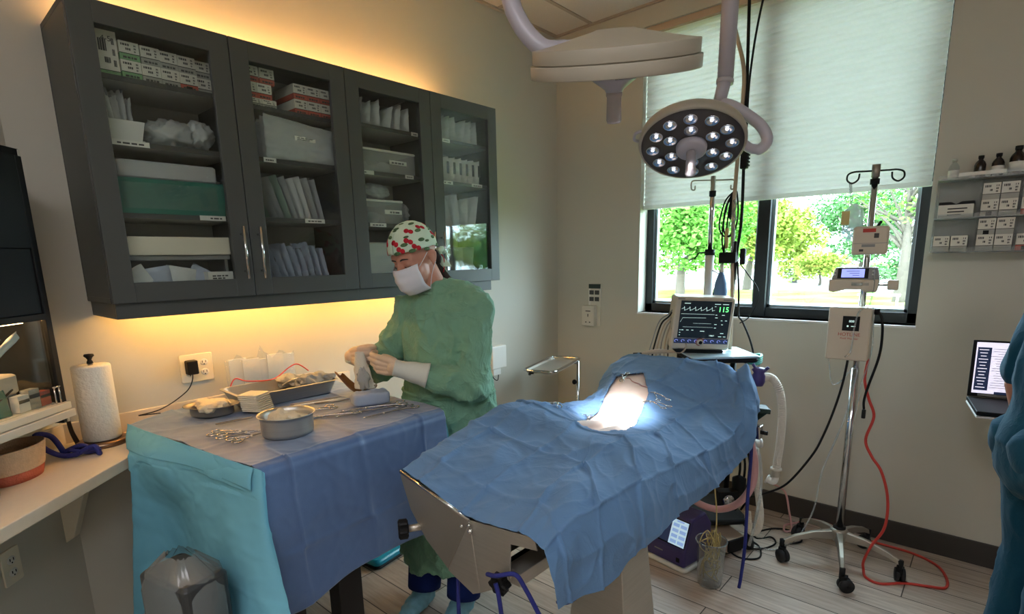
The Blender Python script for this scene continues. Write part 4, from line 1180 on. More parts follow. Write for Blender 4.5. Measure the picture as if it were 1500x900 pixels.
# long instrument tray at the back
t = thing('instrument_tray', (.25, -2.30, z0), 'long steel instrument tray at the back of the draped table', 'tray')
def loop_rect(x0, x1, y0, y1, z, r, seg=5):
    o = []
    for cx, cy, a0 in ((x1-r, y1-r, 0), (x0+r, y1-r, PI/2), (x0+r, y0+r, PI), (x1-r, y0+r, 1.5*PI)):
        for k in range(seg+1):
            a = a0+PI/2*k/seg; o.append(V((cx+r*math.cos(a), cy+r*math.sin(a), z)))
    return o
def tray(mb, x0, x1, y0, y1, z, h, slope, lip, r=.03, M=None, o=V((0, 0, 0))):
    L = [loop_rect(x0+slope, x1-slope, y0+slope, y1-slope, z, r*.8), loop_rect(x0, x1, y0, y1, z+h, r), loop_rect(x0-lip, x1+lip, y0-lip, y1+lip, z+h+.001, r+lip), loop_rect(x0-lip, x1+lip, y0-lip, y1+lip, z+h+.004, r+lip), loop_rect(x0+.003, x1-.003, y0+.003, y1-.003, z+h+.004, r), loop_rect(x0+slope+.002, x1-slope-.002, y0+slope+.002, y1-slope-.002, z+.003, r*.8)]
    n = len(L[0])
    vs = [p for l_ in L for p in l_]
    if M is not None: vs = [M @ (p-o)+o for p in vs]
    fs = [(i*n+j, i*n+(j+1) % n, (i+1)*n+(j+1) % n, (i+1)*n+j) for i in range(5) for j in range(n)]
    fs += [tuple(range(n-1, -1, -1)), tuple(range(5*n, 6*n))]
    mb.add(vs, fs, 0, False)
    return mb
TO = V((.255, -2.31, z0)); TM = rotz(-.03)
obj('tray_pan', tray(MB(), .255-.115, .255+.115, -2.31-.205, -2.31+.205, z0, .055, .022, .010, M=TM, o=TO), 'steel', t, bevel=.001)
gauze('rolled_towel', (.255, -2.20, z0+.048), (.085, .085, .045), 'rumpled grey towel in the far end of the steel tray', 23, 'towel', 'towel', pieces=7, spread=.65)
m = MB()
m.tube(spline([(.245, -2.30, z0+.05), (.275, -2.275, z0+.070), (.295, -2.245, z0+.075), (.285, -2.23, z0+.05)], 5), .003, 6)
obj('steel_retractor', m, 'chrome', label='thin curved steel retractor hooked over the grey towel', cat='retractor')
m = MB().tube(spline([(.13, -2.47, z0+.055), (.115, -2.44, z0+.085), (.13, -2.40, z0+.070), (.15, -2.33, z0+.062), (.13, -2.27, z0+.062), (.115, -2.20, z0+.095), (.12, -2.16, z0+.105), (.14, -2.12, z0+.07)], 6), .0028, 6)
obj('red_lead', m, 'redcord', label='thin red lead looping over the back of the steel tray', cat='lead')
# block of folded gauze pads
m = MB()
for k in range(9):
    m.rbox((.395-.004*k, -2.475, z0+.008+.0068*k), (.085, .085, .0064), .006, M=rotz(.5+.04*math.sin(k*1.7)))
gp = obj('gauze_pad_stack', m, 'gauze2', label='leaning stack of folded cream gauze pads in front of the steel tray', cat='gauze pads', bevel=.001)
# wrapped pale blue pack
m = MB().rbox((.665, -2.145, z0+.026), (.085, .145, .050), .016, M=rotz(-.35))
me = fused(m, 'pack', .004, 6)
for v_ in me.vertices: v_.co += V((0, 0, .005*noise.noise(v_.co*28)+.004*noise.noise(v_.co*60)))*(1 if v_.co.z > z0+.02 else .0)
place_top(me, 'folded_pack', 'bluewrap', 'pale blue folded towel pack beside the long hemostats', 'towel pack')
# kidney dish near the hands
t = thing('kidney_dish', (.475, -2.055, z0), 'tan curved kidney dish standing below the gloved hands', 'kidney dish')
G1, G2 = [], []
for i in range(25):
    s = i/24
    a = .35+(PI-.7)*s
    c_ = V((.485+.095*math.cos(a)*.4-.02, -2.055+.10*(s-.5)*1.9, z0))
    c_ = V((.440+.035*math.sin(PI*s), -2.145+.175*s, z0))
    wid = .044*(math.sin(PI*min(max(s, .12), .95)))**.4
    lift = .095*max(0, 1-s*2.6)**1.5
    r1, r2 = [], []
    for j in range(13):
        b_ = -1+2*j/12
        hh = .030*abs(b_)**2.6*(.5+.5*math.sin(PI*s)**.3)+lift*.9
        r1.append(c_+V((b_*wid, 0, .003+hh))); r2.append(c_+V((b_*(wid+.0015), 0, hh+.0005)))
    G1.append(r1); G2.append(r2)
obj('dish_wall', MB().sheet(G1).sheet(G2), 'copper', t)
# ---- instruments
def ring(mb, c, r, rr, n_, ex=1.0, ud=V((1, 0, 0))):
    u = ud.normalized(); w_ = V((0, 0, 1)).cross(u)
    mb.tube([c+u*(r*ex*math.cos(2*PI*k/16))+w_*(r*math.sin(2*PI*k/16)) for k in range(16)], rr, n_, closed=True)
def hemostat(tip, grip, label, spread=.020, group=None, r=.0026, name='hemostat'):
    """ringed forceps lying flat: jaws at tip, finger rings at grip"""
    tip, grip = V(tip), V(grip); d = (tip-grip); L = d.length; d.normalize(); w_ = V((0, 0, 1)).cross(d)
    t = thing(name, (grip+tip)/2, label, 'forceps' if name == 'hemostat' else 'scissors', group)
    piv = grip+d*(L*.60)
    for s_ in (1, -1):
        m = MB()
        rc = grip+w_*(s_*spread)
        zz = V((0, 0, .0015*s_))
        m.tube(spline([rc+d*.012, grip+d*(L*.3)+w_*(s_*spread*.55)+zz, piv+zz, tip-w_*(s_*.0008)+zz*.3], 5), [r*(1-.035*k) for k in range(16)], 7)
        ring(m, rc, .0135, .0024, 6, 1.25, d)
        obj('jaw_arm', m, 'chrome', t)
    m = MB().cyl(piv-V((0, 0, .0035)), piv+V((0, 0, .0035)), .0042, n=10)
    m.bx(-.001, .001, -.001, .001, 0, .001) if False else None
    obj('pivot', m, 'steel', t)
    return t
zi = z0+.004
hemostat((.665, -2.60, zi), (.575, -2.705, zi), 'hemostat nearest the oval dish, rings toward the table end')
hemostat((.690, -2.595, zi+.003), (.640, -2.705, zi+.003), 'middle hemostat of the three at the round bowl\'s left')
hemostat((.705, -2.600, zi), (.712, -2.695, zi), 'hemostat closest to the front edge, left of the round bowl')
hemostat((.560, -2.44, zi), (.590, -2.275, zi), 'hemostat just behind the round bowl, rings toward the person')
hemostat((.66, -2.45, zi), (.722, -2.255, zi), 'long hemostat right of the round bowl')
hemostat((.735, -2.345, zi), (.772, -2.105, zi), 'long dark hemostat in front of the pale blue pack', r=.003)
hemostat((.830, -2.29, zi), (.842, -2.075, zi), 'long hemostat nearest the table\'s right front corner', r=.003)
hemostat((.70, -2.30, zi+.006), (.790, -2.085, zi+.008), 'hemostat crossed over the long dark one beside the pack', r=.0026)
m = MB().rbox(((.47+.485)/2, -2.60, zi), (.010, .125, .005), .003, M=rotz(-.12))
obj('steel_probe', m, 'chrome', label='flat steel probe lying left of the round bowl', cat='probe')
for k, (a, b, r_, lb) in enumerate((((.455, -2.36, zi), (.52, -2.15, zi), .004, 'thick white-handled rod behind the hemostats'), ((.425, -2.36, zi), (.475, -2.16, zi), .0026, 'thin dark rod nearest the steel tray'), ((.485, -2.29, zi), (.545, -2.17, zi), .003, 'short dark rod beside the white-handled one'))):
    m = MB().tube([V(a), V(a).lerp(V(b), .7), V(b)], [r_, r_, r_*.4], 10)
    obj('instrument_rod', m, 'white' if k == 0 else 'darksteel', label=lb, cat='rod')
# turquoise thing on the floor under the table
t = thing('plastic_step', (.22, -1.86, 0), 'turquoise plastic step on the floor under the instrument table', 'step')
Ms = rotz(.15)
obj('step_top', MB().rbox((.15, -1.86, .032), (.30, .22, .038), .03, M=Ms), 'bluebox', t, bevel=.006)
obj('step_base', MB().rbox((.15, -1.86, .0075), (.29, .21, .015), .03, M=Ms), 'rubber', t)
obj('knob', MB().ball((.262, -1.918, .053), (.008, .008, .005), 10), 'white', t)
# ------------------------------------------------------------------ operating table
t = thing('operating_table', (1.46, -1.70, 0), 'steel V-top operating table on a flared pedestal under the blue drape', 'operating table')
def slab(mb, q, n, th):
    mb.prism([V(p) for p in q], V(n)*th); return mb
m = MB(); slab(m, [(1.503, -2.41, .838), (1.503, -1.0, .815), (1.207, -1.0, .900), (1.207, -2.41, .900)], (0, 0, -1), .012)
wl = obj('left_wing', m, 'steel', t, bevel=.0015)
m = MB(); slab(m, [(1.503, -2.41, .838), (1.728, -2.41, .860), (1.728, -1.0, .822), (1.503, -1.0, .815)], (0, 0, -1), .012)
obj('right_wing', m, 'steel', t, bevel=.0015)
Y = -2.415
m = MB(); m.prism([V((1.205, Y, .905)), V((1.206, Y, .893)), V((1.245, Y, .80)), V((1.312, Y, .722)), V((1.405, Y, .662)), V((1.494, Y, .822)), V((1.500, Y, .840))], (0, .004, 0))
obj('end_plate', m, 'darksteel', t, bevel=.001)
m = MB(); m.prism([V((1.500, Y-.002, .842)), V((1.494, Y-.002, .822)), V((1.407, Y-.002, .660)), V((1.507, Y-.002, .625)), V((1.535, Y-.002, .640)), V((1.505, Y-.002, .835))], (0, .005, 0))
obj('end_plate', m, 'steel', t, bevel=.001)
m = MB(); m.prism([V((1.503, Y, .845)), V((1.507, Y, .812)), V((1.537, Y, .640)), V((1.645, Y, .708)), V((1.651, Y, .826)), V((1.738, Y, .838)), V((1.730, Y, .870))], (0, .004, 0))
obj('end_plate', m, 'steel', t, bevel=.001)
m = MB(); m.bx(1.206, 1.507, Y-.012, Y, .0, .001) if False else None
m = MB(); m.tube([V((1.203, Y+.003, .909)), V((1.502, Y+.003, .844))], .0055, 8)
obj('rolled_edge', m, 'chrome', t)
m = MB(); m.ball((1.478, Y-.006, .822), .006, 10).ball((1.512, Y-.007, .818), .008, 10).ball((1.508, Y-.007, .834), .006, 10)
obj('hinge_bolt', m, 'chrome', t)
# trough body under the wings
m = MB(); m.prism([V((1.32, -2.40, .76)), V((1.42, -2.40, .70)), V((1.53, -2.40, .70)), V((1.53, -2.40, .80)), V((1.503, -2.40, .815))], (0, 1.38, 0))
obj('trough', m, 'darksteel', t, bevel=.002)
m = MB(); m.bx(1.545, 1.585, -2.36, -1.2, .655, .70).bx(1.36, 1.40, -2.2, -1.2, .655, .70)
obj('frame_rail', m, 'black', t, bevel=.002)
m = MB(); m.bx(1.600, 1.66, -2.39, -1.75, .694, .732)
obj('side_bar', m, 'steel', t, bevel=.002)
def pedestal(z0, z1, hx0, hy0, hx1, hy1, c):
    a = [V((c[0]+sx*hx0, c[1]+sy*hy0, z0)) for sx, sy in ((-1, -1), (1, -1), (1, 1), (-1, 1))]
    b = [V((c[0]+sx*hx1, c[1]+sy*hy1, z1)) for sx, sy in ((-1, -1), (1, -1), (1, 1), (-1, 1))]
    return MB().add(a+b, [(3, 2, 1, 0), (4, 5, 6, 7), (0, 1, 5, 4), (1, 2, 6, 5), (2, 3, 7, 6), (3, 0, 4, 7)])
obj('pedestal', pedestal(.02, .66, .135, .125, .075, .085, (1.465, -1.60)), 'steel', t, bevel=.004)
obj('column_edge', MB().bx(1.596, 1.604, -1.484, -1.475, .02, .05), 'black', t)
obj('foot_plate', MB().rbox((1.465, -1.62, .012), (.34, .36, .024), .04), 'steel', t, bevel=.003)
def clamp_knob(c, d, r, label=None):
    c, d = V(c), V(d).normalized()
    k = MB(); x, y, z = frame_of(d)
    Mk = axes(x, y, d)
    n = 36
    prof = []
    pts = []
    for zz, sc in ((0, .8), (.004, 1), (.026, 1), (.030, .8)):
        pts.append([c+Mk @ V((r*sc*(1+.16*math.cos(6*a))*math.cos(a), r*sc*(1+.16*math.cos(6*a))*math.sin(a), zz)) for a in [2*PI*j/n for j in range(n)]])
    vs = [p for q in pts for p in q]
    fs = [(i*n+j, i*n+(j+1) % n, (i+1)*n+(j+1) % n, (i+1)*n+j) for i in range(3) for j in range(n)]+[tuple(range(n-1, -1, -1)), tuple(range(3*n, 4*n))]
    k.add(vs, fs)
    o = obj('clamp_knob', k, 'black', t)
    s = MB().cyl(c-d*.04, c, .011, n=14)
    obj('knob_boss', s, 'steel', o)
    return o
clamp_knob((1.262, -2.440, .752), (-.55, -.83, 0), .026)
clamp_knob((1.632, -2.425, .722), (.1, -1, -.15), .026)
# navy tie cords
def cord(label, pts, r=.006, mt='rope', name='tie_cord', cat='cord', n=7, k=6):
    m = MB().tube(spline(pts, k), r, n)
    return obj(name, m, mt, label=label, cat=cat)
cord('navy tie cord hanging straight from the black clamp knob', [(1.640, -2.462, .735), (1.650, -2.462, .70), (1.652, -2.452, .60), (1.650, -2.44, .40), (1.645, -2.43, .22)])
cord('navy tie cord swinging right from the black clamp knob', [(1.615, -2.465, .752), (1.655, -2.475, .768), (1.700, -2.455, .78), (1.722, -2.44, .74), (1.757, -2.42, .66), (1.79, -2.38, .56), (1.80, -2.34, .48)])
cord('navy tie cord hanging in front of the green gown', [(1.43, -2.36, .74), (1.425, -2.38, .70), (1.418, -2.39, .62), (1.414, -2.39, .48), (1.410, -2.39, .28)])
cord('navy tie cord end beneath the hanging corner of the drape', [(1.60, -2.15, .50), (1.65, -2.17, .53), (1.70, -2.185, .585), (1.72, -2.17, .66)])

# ------------------------------------------------------------------ surgical drape
rows = [
 [(1.212, .904), (1.367, .874), (1.515, .850), (1.700, .868), (1.752, .856), (1.782, .800), (1.800, .708)],
 [(1.164, .937), (1.331, .908), (1.488, .892), (1.644, .908), (1.745, .885), (1.785, .811), (1.800, .686)],
 [(1.146, .968), (1.326, .938), (1.487, .917), (1.624, .911), (1.750, .888), (1.795, .805), (1.808, .664)],
 [(1.146, .995), (1.313, .982), (1.478, .938), (1.626, .924), (1.752, .888), (1.800, .815), (1.812, .700)],
 [(1.176, .977), (1.277, .955), (1.419, .909), (1.617, .917), (1.755, .880), (1.803, .800), (1.815, .705)],
 [(1.174, .930), (1.272, .900), (1.403, .886), (1.623, .885), (1.757, .865), (1.800, .790), (1.812, .710)],
 [(1.187, .912), (1.275, .908), (1.424, .903), (1.606, .872), (1.760, .852), (1.800, .775), (1.812, .706)],
 [(1.154, .922), (1.263, .958), (1.406, .936), (1.596, .872), (1.765, .842), (1.803, .765), (1.812, .717)],
 [(1.123, .971), (1.264, 1.005), (1.460, .968), (1.634, .900), (1.770, .860), (1.800, .790), (1.812, .748)],
 [(1.120, 1.013), (1.323, 1.045), (1.493, 1.018), (1.652, .950), (1.768, .915), (1.795, .858), (1.806, .812)],
 [(1.132, 1.030), (1.301, 1.044), (1.489, 1.057), (1.591, 1.058), (1.672, 1.022), (1.722, 1.060), (1.781, .906)],
 [(1.125, .99), (1.295, .995), (1.480, 1.005), (1.60, .995), (1.69, .96), (1.74, .96), (1.775, .87)],
 [(1.12, .86), (1.29, .85), (1.48, .84), (1.60, .84), (1.69, .83), (1.74, .84), (1.765, .82)],
]
ys = [[-2.400, -2.41, -2.418, -2.420, -2.425, -2.432, -2.415], [-2.2, -2.2, -2.2, -2.2, -2.30, -2.32, -2.313], [-2.0, -2., -2., -2., -2.15, -2.20, -2.195], [-1.85]*4+[-2.02, -2.08, -2.08], [-1.72]*4+[-1.88, -1.93, -1.925],
      [-1.55]*4+[-1.72, -1.77, -1.76], [-1.4]*4+[-1.54, -1.57, -1.55], [-1.25]*4+[-1.38, -1.37, -1.33], [-1.1]*4+[-1.21, -1.19, -1.145], [-1.0]*4+[-1.11, -1.09, -1.05], [-.92]*7, [-.90]*7, [-.89]*7]
N = []
for r, yy in zip(rows, ys):
    pts = [V((x, y, z)) for (x, z), y in zip(r, yy)]
    x, y, z = pts[0]
    pre = [V((1.196, y, .862)), V((1.198, y, .875)), V((1.201, y, .892))] if y < -2.38 else [V((1.110, y, .70+.1*max(0, z-.9))), V((1.116, y, .80+.3*max(0, z-.9))), V((min(x-.02, 1.15), y, z-.055))]
    N.append(pre+pts)
G = drape_net(N, 30, 30, 4., wr=.008, fold=.0095, pu=.20, pv=.235, off=(.07, .13), fine=.0003, ang=.0)
HOLE = [(1.205, -1.16), (1.31, -1.09), (1.405, -1.22), (1.50, -1.50), (1.515, -1.62), (1.43, -1.715), (1.345, -1.66), (1.285, -1.42)]
def inside(px_, py_, poly=HOLE):
    r = False; n = len(poly)
    for i in range(n):
        (x1, y1), (x2, y2) = poly[i], poly[(i+1) % n]
        if (y1 > py_) != (y2 > py_) and px_ < (x2-x1)*(py_-y1)/(y2-y1)+x1: r = not r
    return r
def dist_in(px_, py_):
    best = 9
    for i in range(len(HOLE)):
        a, b = V((*HOLE[i], 0)), V((*HOLE[(i+1) % len(HOLE)], 0)); p = V((px_, py_, 0))
        k = max(0, min(1, (p-a).dot(b-a)/(b-a).length_squared)); best = min(best, (a+(b-a)*k-p).length)
    return best
def near_edge(px_, py_):
    best, o = 9, None
    for i in range(len(HOLE)):
        a, b = V((*HOLE[i], 0)), V((*HOLE[(i+1) % len(HOLE)], 0)); p = V((px_, py_, 0))
        k = max(0, min(1, (p-a).dot(b-a)/(b-a).length_squared)); q = a+(b-a)*k
        if (q-p).length < best: best, o = (q-p).length, q
    return o.x, o.y
nr, nc = len(G), len(G[0])
vs = [p.copy() for r in G for p in r]
for p in vs:
    d_ = dist_in(p.x, p.y)
    if p.z > .84 and d_ < .008: p.x, p.y = near_edge(p.x, p.y)
    if p.z > .84 and not inside(p.x, p.y) and d_ < .035: p.z += .004*(1-d_/.035)
fs = []
for i in range(nr-1):
    for j in range(nc-1):
        q = (G[i][j]+G[i+1][j+1])/2
        q = (vs[i*nc+j]+vs[i*nc+j+1]+vs[(i+1)*nc+j]+vs[(i+1)*nc+j+1])/4
        if q.z > .84 and inside(q.x, q.y): continue
        fs.append((i*nc+j, i*nc+j+1, (i+1)*nc+j+1, (i+1)*nc+j))
m = MB().add(vs, fs, 0, True)
dr = obj('surgical_drape', m, 'blue', label='blue fenestrated surgical drape spread over the patient on the table', cat='surgical drape')
dr.modifiers.new('thick', 'SOLIDIFY').thickness = -.0012
# the patient: one body lying under the drape, its clipped belly showing in the opening
from mathutils.bvhtree import BVHTree
flat = BVHTree.FromPolygons([p for r in G for p in r], [(i*nc+j, i*nc+j+1, (i+1)*nc+j+1, (i+1)*nc+j) for i in range(nr-1) for j in range(nc-1)])
def drape_z(x, y):
    h = flat.ray_cast(V((x, y, 2)), V((0, 0, -1)))
    return h[0].z if h[0] else .9
m = MB()
xs = [1.135+.015*i for i in range(28)]; yy = [-1.77+.015*i for i in range(51)]
top = []
for y in yy:
    row = []
    for x in xs:
        z = min(drape_z(x+dx, y+dy) for dx in (-.008, 0, .008) for dy in (-.008, 0, .008))
        d_ = dist_in(x, y); ins_ = inside(x, y)
        row.append(V((x, y, max(.868, z-(.003 if ins_ else .009+.35*max(0, d_-.02))))))
    top.append(row)
a, b = len(top), len(top[0])
vs = [p for r in top for p in r]+[V((p.x, p.y, .864)) for r in top for p in r]
fs = [(i*b+j, i*b+j+1, (i+1)*b+j+1, (i+1)*b+j) for i in range(a-1) for j in range(b-1)]
fs += [(a*b+i*b+j, a*b+(i+1)*b+j, a*b+(i+1)*b+j+1, a*b+i*b+j+1) for i in range(a-1) for j in range(b-1)]
for i in range(a-1):
    fs += [(i*b, (i+1)*b, a*b+(i+1)*b, a*b+i*b), (i*b+b-1, a*b+i*b+b-1, a*b+(i+1)*b+b-1, (i+1)*b+b-1)]
for j in range(b-1):
    fs += [(j, a*b+j, a*b+j+1, j+1), ((a-1)*b+j, (a-1)*b+j+1, a*b+(a-1)*b+j+1, a*b+(a-1)*b+j)]
m.add(vs, fs)
m.limb([(1.40, -1.62, .895), (1.33, -1.85, .925), (1.30, -1.99, .900), (1.37, -2.12, .882)], [.026, .026, .018, .014])
m.limb([(1.47, -1.60, .885), (1.44, -1.80, .895), (1.43, -2.0, .882)], [.022, .020, .014])
m.limb([(1.38, -1.2, .90), (1.40, -1.08, .92), (1.42, -1.02, .92)], [.03, .03, .028])
patient = place_top(fused(m, 'patient', .008, 5), 'patient_animal', 'animal', 'animal patient lying under the blue drape, clipped skin showing in the opening', 'animal')
# incision and towel clamps
c0 = V((1.335, -1.27, drape_z(1.335, -1.27)+.002))
m = MB()
pts = []
for k in range(9):
    x, y = 1.262+.018*k, -1.165-.004*k+.004*math.sin(k*1.9)
    pts.append(V((x, y, drape_z(x, y)+.000)))
m.tube(spline(pts, 3), [.001+.0022*math.sin(PI*k/24) for k in range(25)], 8)
inc = obj('incision', m, 'wound', patient)
inc.matrix_parent_inverse = world_of(patient).inverted()
def towel_clamp(x, y, ang, label, s=1.):
    z = drape_z(x, y)+.010
    o = V((x, y, z)); d = V((math.cos(ang), math.sin(ang), 0)); w_ = V((-d.y, d.x, 0)); z1 = V((0, 0, 1))
    t = thing('towel_clamp', o, label, 'towel clamp', 'towel clamps around the drape opening')
    for s_ in (1, -1):
        m = MB()
        e = o+d*(.095*s)+w_*(s_*.017*s)
        e.z = max(drape_z(e.x, e.y)+.006, e.z-.004)
        m.tube(spline([o-d*(.018*s)+w_*(s_*.006)-z1*.010, o-d*(.008*s)+w_*(s_*.010)-z1*.002, o+d*(.018*s)+z1*.003, o+d*(.055*s)+w_*(s_*.010*s)+z1*.003, e-d*.011], 4), .0023, 6)
        m.tube([e+d*(.013*math.cos(2*PI*k/14))+w_*(.010*math.sin(2*PI*k/14)) for k in range(14)], .0020, 6, closed=True)
        obj('jaw_arm', m, 'chrome', t)
    obj('pivot', MB().cyl(o+d*(.018*s)-z1*.002, o+d*(.018*s)+z1*.006, .004, n=10), 'steel', t)
towel_clamp(1.425, -1.215, -.75, 'towel clamp with rings at the opening\'s right far edge', 1.25)
towel_clamp(1.44, -1.30, -.25, 'second towel clamp pointing right beside the first', 1.1)
towel_clamp(1.345, -1.60, 2.2, 'dark towel clamp at the opening\'s left edge, mid way', .75)
towel_clamp(1.262, -1.685, 2.6, 'shiny towel clamp on the drape left of the opening', .55)
towel_clamp(1.262, -1.20, 1.9, 'towel clamp at the far end of the wound', .7)

# ------------------------------------------------------------------ under and beside the table's far end
t = thing('warming_unit', (1.41, -.93, 0), 'purple tabletop machine with an ice blue touch screen standing on the floor', 'machine')
ux = V((.83, -.0, 0)).normalized(); Mw = rotz(-.18)
pc = V((1.405, -.86, 0))
obj('base_tray', MB().rbox(pc+V((0, 0, .012)), (.27, .25, .024), .03, M=Mw), 'white', t, bevel=.003)
hs = MB()
front = -.115; 
prof = [(-.115, .024), (-.115, .11), (-.060, .262), (.06, .275), (.115, .20), (.115, .024)]
hs.prism([pc+Mw @ V((-.122, y, z)) for y, z in prof], Mw @ V((.244, 0, 0)))
hb_ = obj('housing', hs, 'purple', t, bevel=.014, seg=3)
A = pc+Mw @ V((0, -.115, .11)); B_ = pc+Mw @ V((0, -.060, .262))
up = (B_-A).normalized(); xr = Mw @ V((1, 0, 0)); nn_ = xr.cross(up)
def onface(u, v_, off=.002): return A+xr*u+up*v_+nn_*off
RS = axes(xr, up, nn_)
obj('bezel', MB().box(onface(.02, .082, .001), (.192, .135, .004), M=RS), 'black', t, bevel=.001)
sc = obj('screen', MB().box(onface(.066, .082, .0036), (.090, .124, .0012), M=RS), 'screenp', t)
obj('screen_panel', MB().box(onface(-.028, .074, .0036), (.092, .104, .0012), M=RS), 'screend', t)
obj('screen_header', MB().box(onface(-.028, .135, .0036), (.092, .014, .0012), M=RS), 'peach', t)
m = MB()
for r in range(4):
    for c_ in range(2): m.box(onface(.047+.042*c_, .036+.027*r, .0044), (.034, .016, .0008), M=RS)
m.box(onface(.066, .138, .0044), (.04, .008, .0008), M=RS)
obj('screen_button', m, 'buttonblue', sc)
obj('front_badge', MB().box(pc+Mw @ V((-.03, -.1155, .075)), (.05, .001, .006), M=Mw), 'midgrey', t)
obj('port', MB().box(pc+Mw @ V((.085, -.116, .06)), (.018, .004, .022), M=Mw), 'black', t)
# clear bucket with yellow tubing
co = V((1.632, -.995, 0))
t = thing('clear_canister', co, 'tall clear plastic canister on the floor holding yellow tubing', 'canister')
obj('canister_wall', MB().lathe([(0, .002), (.050, .002), (.054, .01), (.066, .215), (.071, .222), (.071, .230), (.067, .228), (.063, .212), (.051, .012), (0, .008)], co, 36), 'clearp', t)
obj('rim', MB().tube([co+V((.070*math.cos(2*PI*k/28), .070*math.sin(2*PI*k/28), .228)) for k in range(28)], .0028, 6, closed=True), 'tube', t)
m = MB(); rd = random.Random(5)
for k in range(9):
    pts = [co+V((rd.uniform(-.045, .045), rd.uniform(-.045, .045), z+rd.uniform(-.02, .02))) for z in (.03, .10, .16, .21, .24+.04*rd.random(), .20, .13)]
    m.tube(spline(pts, 6), .0024, 6)
obj('yellow_tubing', m, 'yellow', label='tangle of yellow tubing stuffed in the clear canister', cat='tubing')
cord('single yellow tube rising from the canister to the drape hem', [(1.645, -1.0, .14), (1.655, -1.005, .24), (1.668, -1.05, .40), (1.672, -1.10, .55), (1.675, -1.12, .70)], .003, 'yellow', 'drain_tube', 'tube')
# navy rope from the table corner
cord('navy rope hanging from the far right table corner to the floor', [(1.768, -.99, .80), (1.780, -.985, .70), (1.776, -.98, .5), (1.778, -.98, .25), (1.770, -.98, .09), (1.765, -.985, .03)], .0075, 'rope', 'hanging_rope', 'rope')
# dark vinyl pad corner and rail clamp at the far end
m = MB().prism([V((1.60, -.93, .868)), V((1.832, -.93, .878)), V((1.79, -.86, .878)), V((1.60, -.86, .868))], (0, 0, -.022)).prism([V((1.76, -.96, .80)), V((1.832, -.93, .872)), V((1.76, -.90, .866))], (0, .012, 0))
obj('vinyl_pad', m, 'stain', label='dark green vinyl pad corner poking past the drape', cat='pad', bevel=.003)
t = thing('rail_clamp', (1.79, -.93, .74), 'steel rail clamp at the far right table corner', 'clamp')
obj('clamp_block', MB().bx(1.77, 1.80, -.95, -.91, .74, .80), 'chrome', t, bevel=.003)
obj('clamp_screw', MB().cyl((1.80, -.93, .77), (1.825, -.93, .77), .009, n=12), 'black', t)
# tan foot pedal board
t = thing('foot_pedal', (1.50, -.585, 0), 'tan slanted foot pedal on the floor behind the clear canister', 'foot pedal')
Mp = rotz(-.42)
m = MB(); m.prism([V((1.50, -.585, 0))+Mp @ V((x, -.06, z)) for x, z in ((-.14, .015), (.14, .015), (.14, .085), (-.14, .125))], Mp @ V((0, .12, 0)))
obj('pedal_plate', m, 'peach', t, bevel=.005)
obj('end_cap', MB().box(V((1.50, -.585, .055))+Mp @ V((.147, 0, 0)), (.012, .118, .06), M=Mp), 'black', t)
obj('pedal_foot', MB().box(V((1.50, -.585, .0075))+Mp @ V((0, 0, 0)), (.26, .11, .015), M=Mp), 'rubber', t)
# ------------------------------------------------------------------ surgical lamps
def lamp_axes(n, side):
    """n = the way the lamp face looks, side = a horizontal hint"""
    z = -V(n).normalized(); x = V(side); x = (x-z*x.dot(z)).normalized()
    return axes(x, z.cross(x), z)
# lamp over the near half of the table, its face turned away
c1 = V((1.729, -2.072, 2.019))
n1 = V((-.182, .298, -.937)).normalized()
fx = V((.747, .665, 0))
M1 = lamp_axes(n1, fx)
t = thing('surgical_light', c1, 'surgical lamp over the near table end seen from its domed back', 'surgical light')
R = .205
prof = [(0, .066), (.045, .065), (.052, .062), (.150, .041), (.196, .033), (.203, .0325), (.204, .031), (.204, .004), (.2035, .002), (.199, .0015), (.199, 0), (.209, -.0005), (.210, -.002), (.210, -.028), (.209, -.030), (.198, -.030), (.19, -.018), (0, -.018)]
obj('lamp_housing', MB().lathe(prof, c1, 56, M=M1), 'taupe', t)
def L1(x, y, z): return c1+M1 @ V((x, y, z))
def leds(M_, c, par, r_out=.150, r_in=.088, zf=-.031):
    f = MB(); f.lathe([(0, zf+.003), (.182, zf+.003), (.182, zf), (0, zf)], c, 48, M=M_)
    face = obj('lamp_face', f, 'lensface', par)
    k_ = 0
    for n_, rr in ((12, r_out), (6, r_in)):
        for i in range(n_):
            a = 2*PI*(i+.5)/n_
            if n_ == 6: a = 2*PI*i/6+.26
            o = V((rr*math.cos(a), rr*math.sin(a), 0))
            b = MB().lathe([(.0, zf-.001), (.0225, zf-.001), (.0245, zf-.006), (.022, zf-.007), (.015, zf-.0025), (0, zf-.002)], c+M_ @ o, 14, M=M_)
            rf = obj('reflector', b, 'reflector', par)
            e = MB().ball(c+M_ @ (o+V((0, 0, zf-.0045))), (.0065, .0065, .0025), 10, M=M_)
            obj('led', e, 'lensled', rf)
leds(M1, c1, t, zf=-.019)
hb1 = MB().lathe([(0, -.020), (.055, -.020), (.058, -.040), (.055, -.046), (.024, -.068), (.021, -.074), (0, -.074)], c1, 28, M=M1)
hub1 = obj('handle_hub', hb1, 'lavgrey', t)
obj('handle_cover', MB().lathe([(0, -.074), (.0205, -.074), (.0205, -.082), (.0185, -.086), (.0195, -.140), (.0165, -.147), (0, -.149)], c1, 24, M=M1), 'handle', t)
kp = MB()
KS = 1 if (M1 @ V((0, 1, 0))).dot(V((2.511, -3.36, 1.5))-c1) > 0 else -1
kp.box(L1(.018, .052*KS, -.036), (.052, .010, .013), M=M1)
kpo = obj('keypad', kp, 'black', t)
m = MB()
for k in range(4): m.ball(L1(-.001+.013*k, .0575*KS, -.036), (.0028, .0028, .0028), 8)
obj('key_light', m, 'trace', kpo)
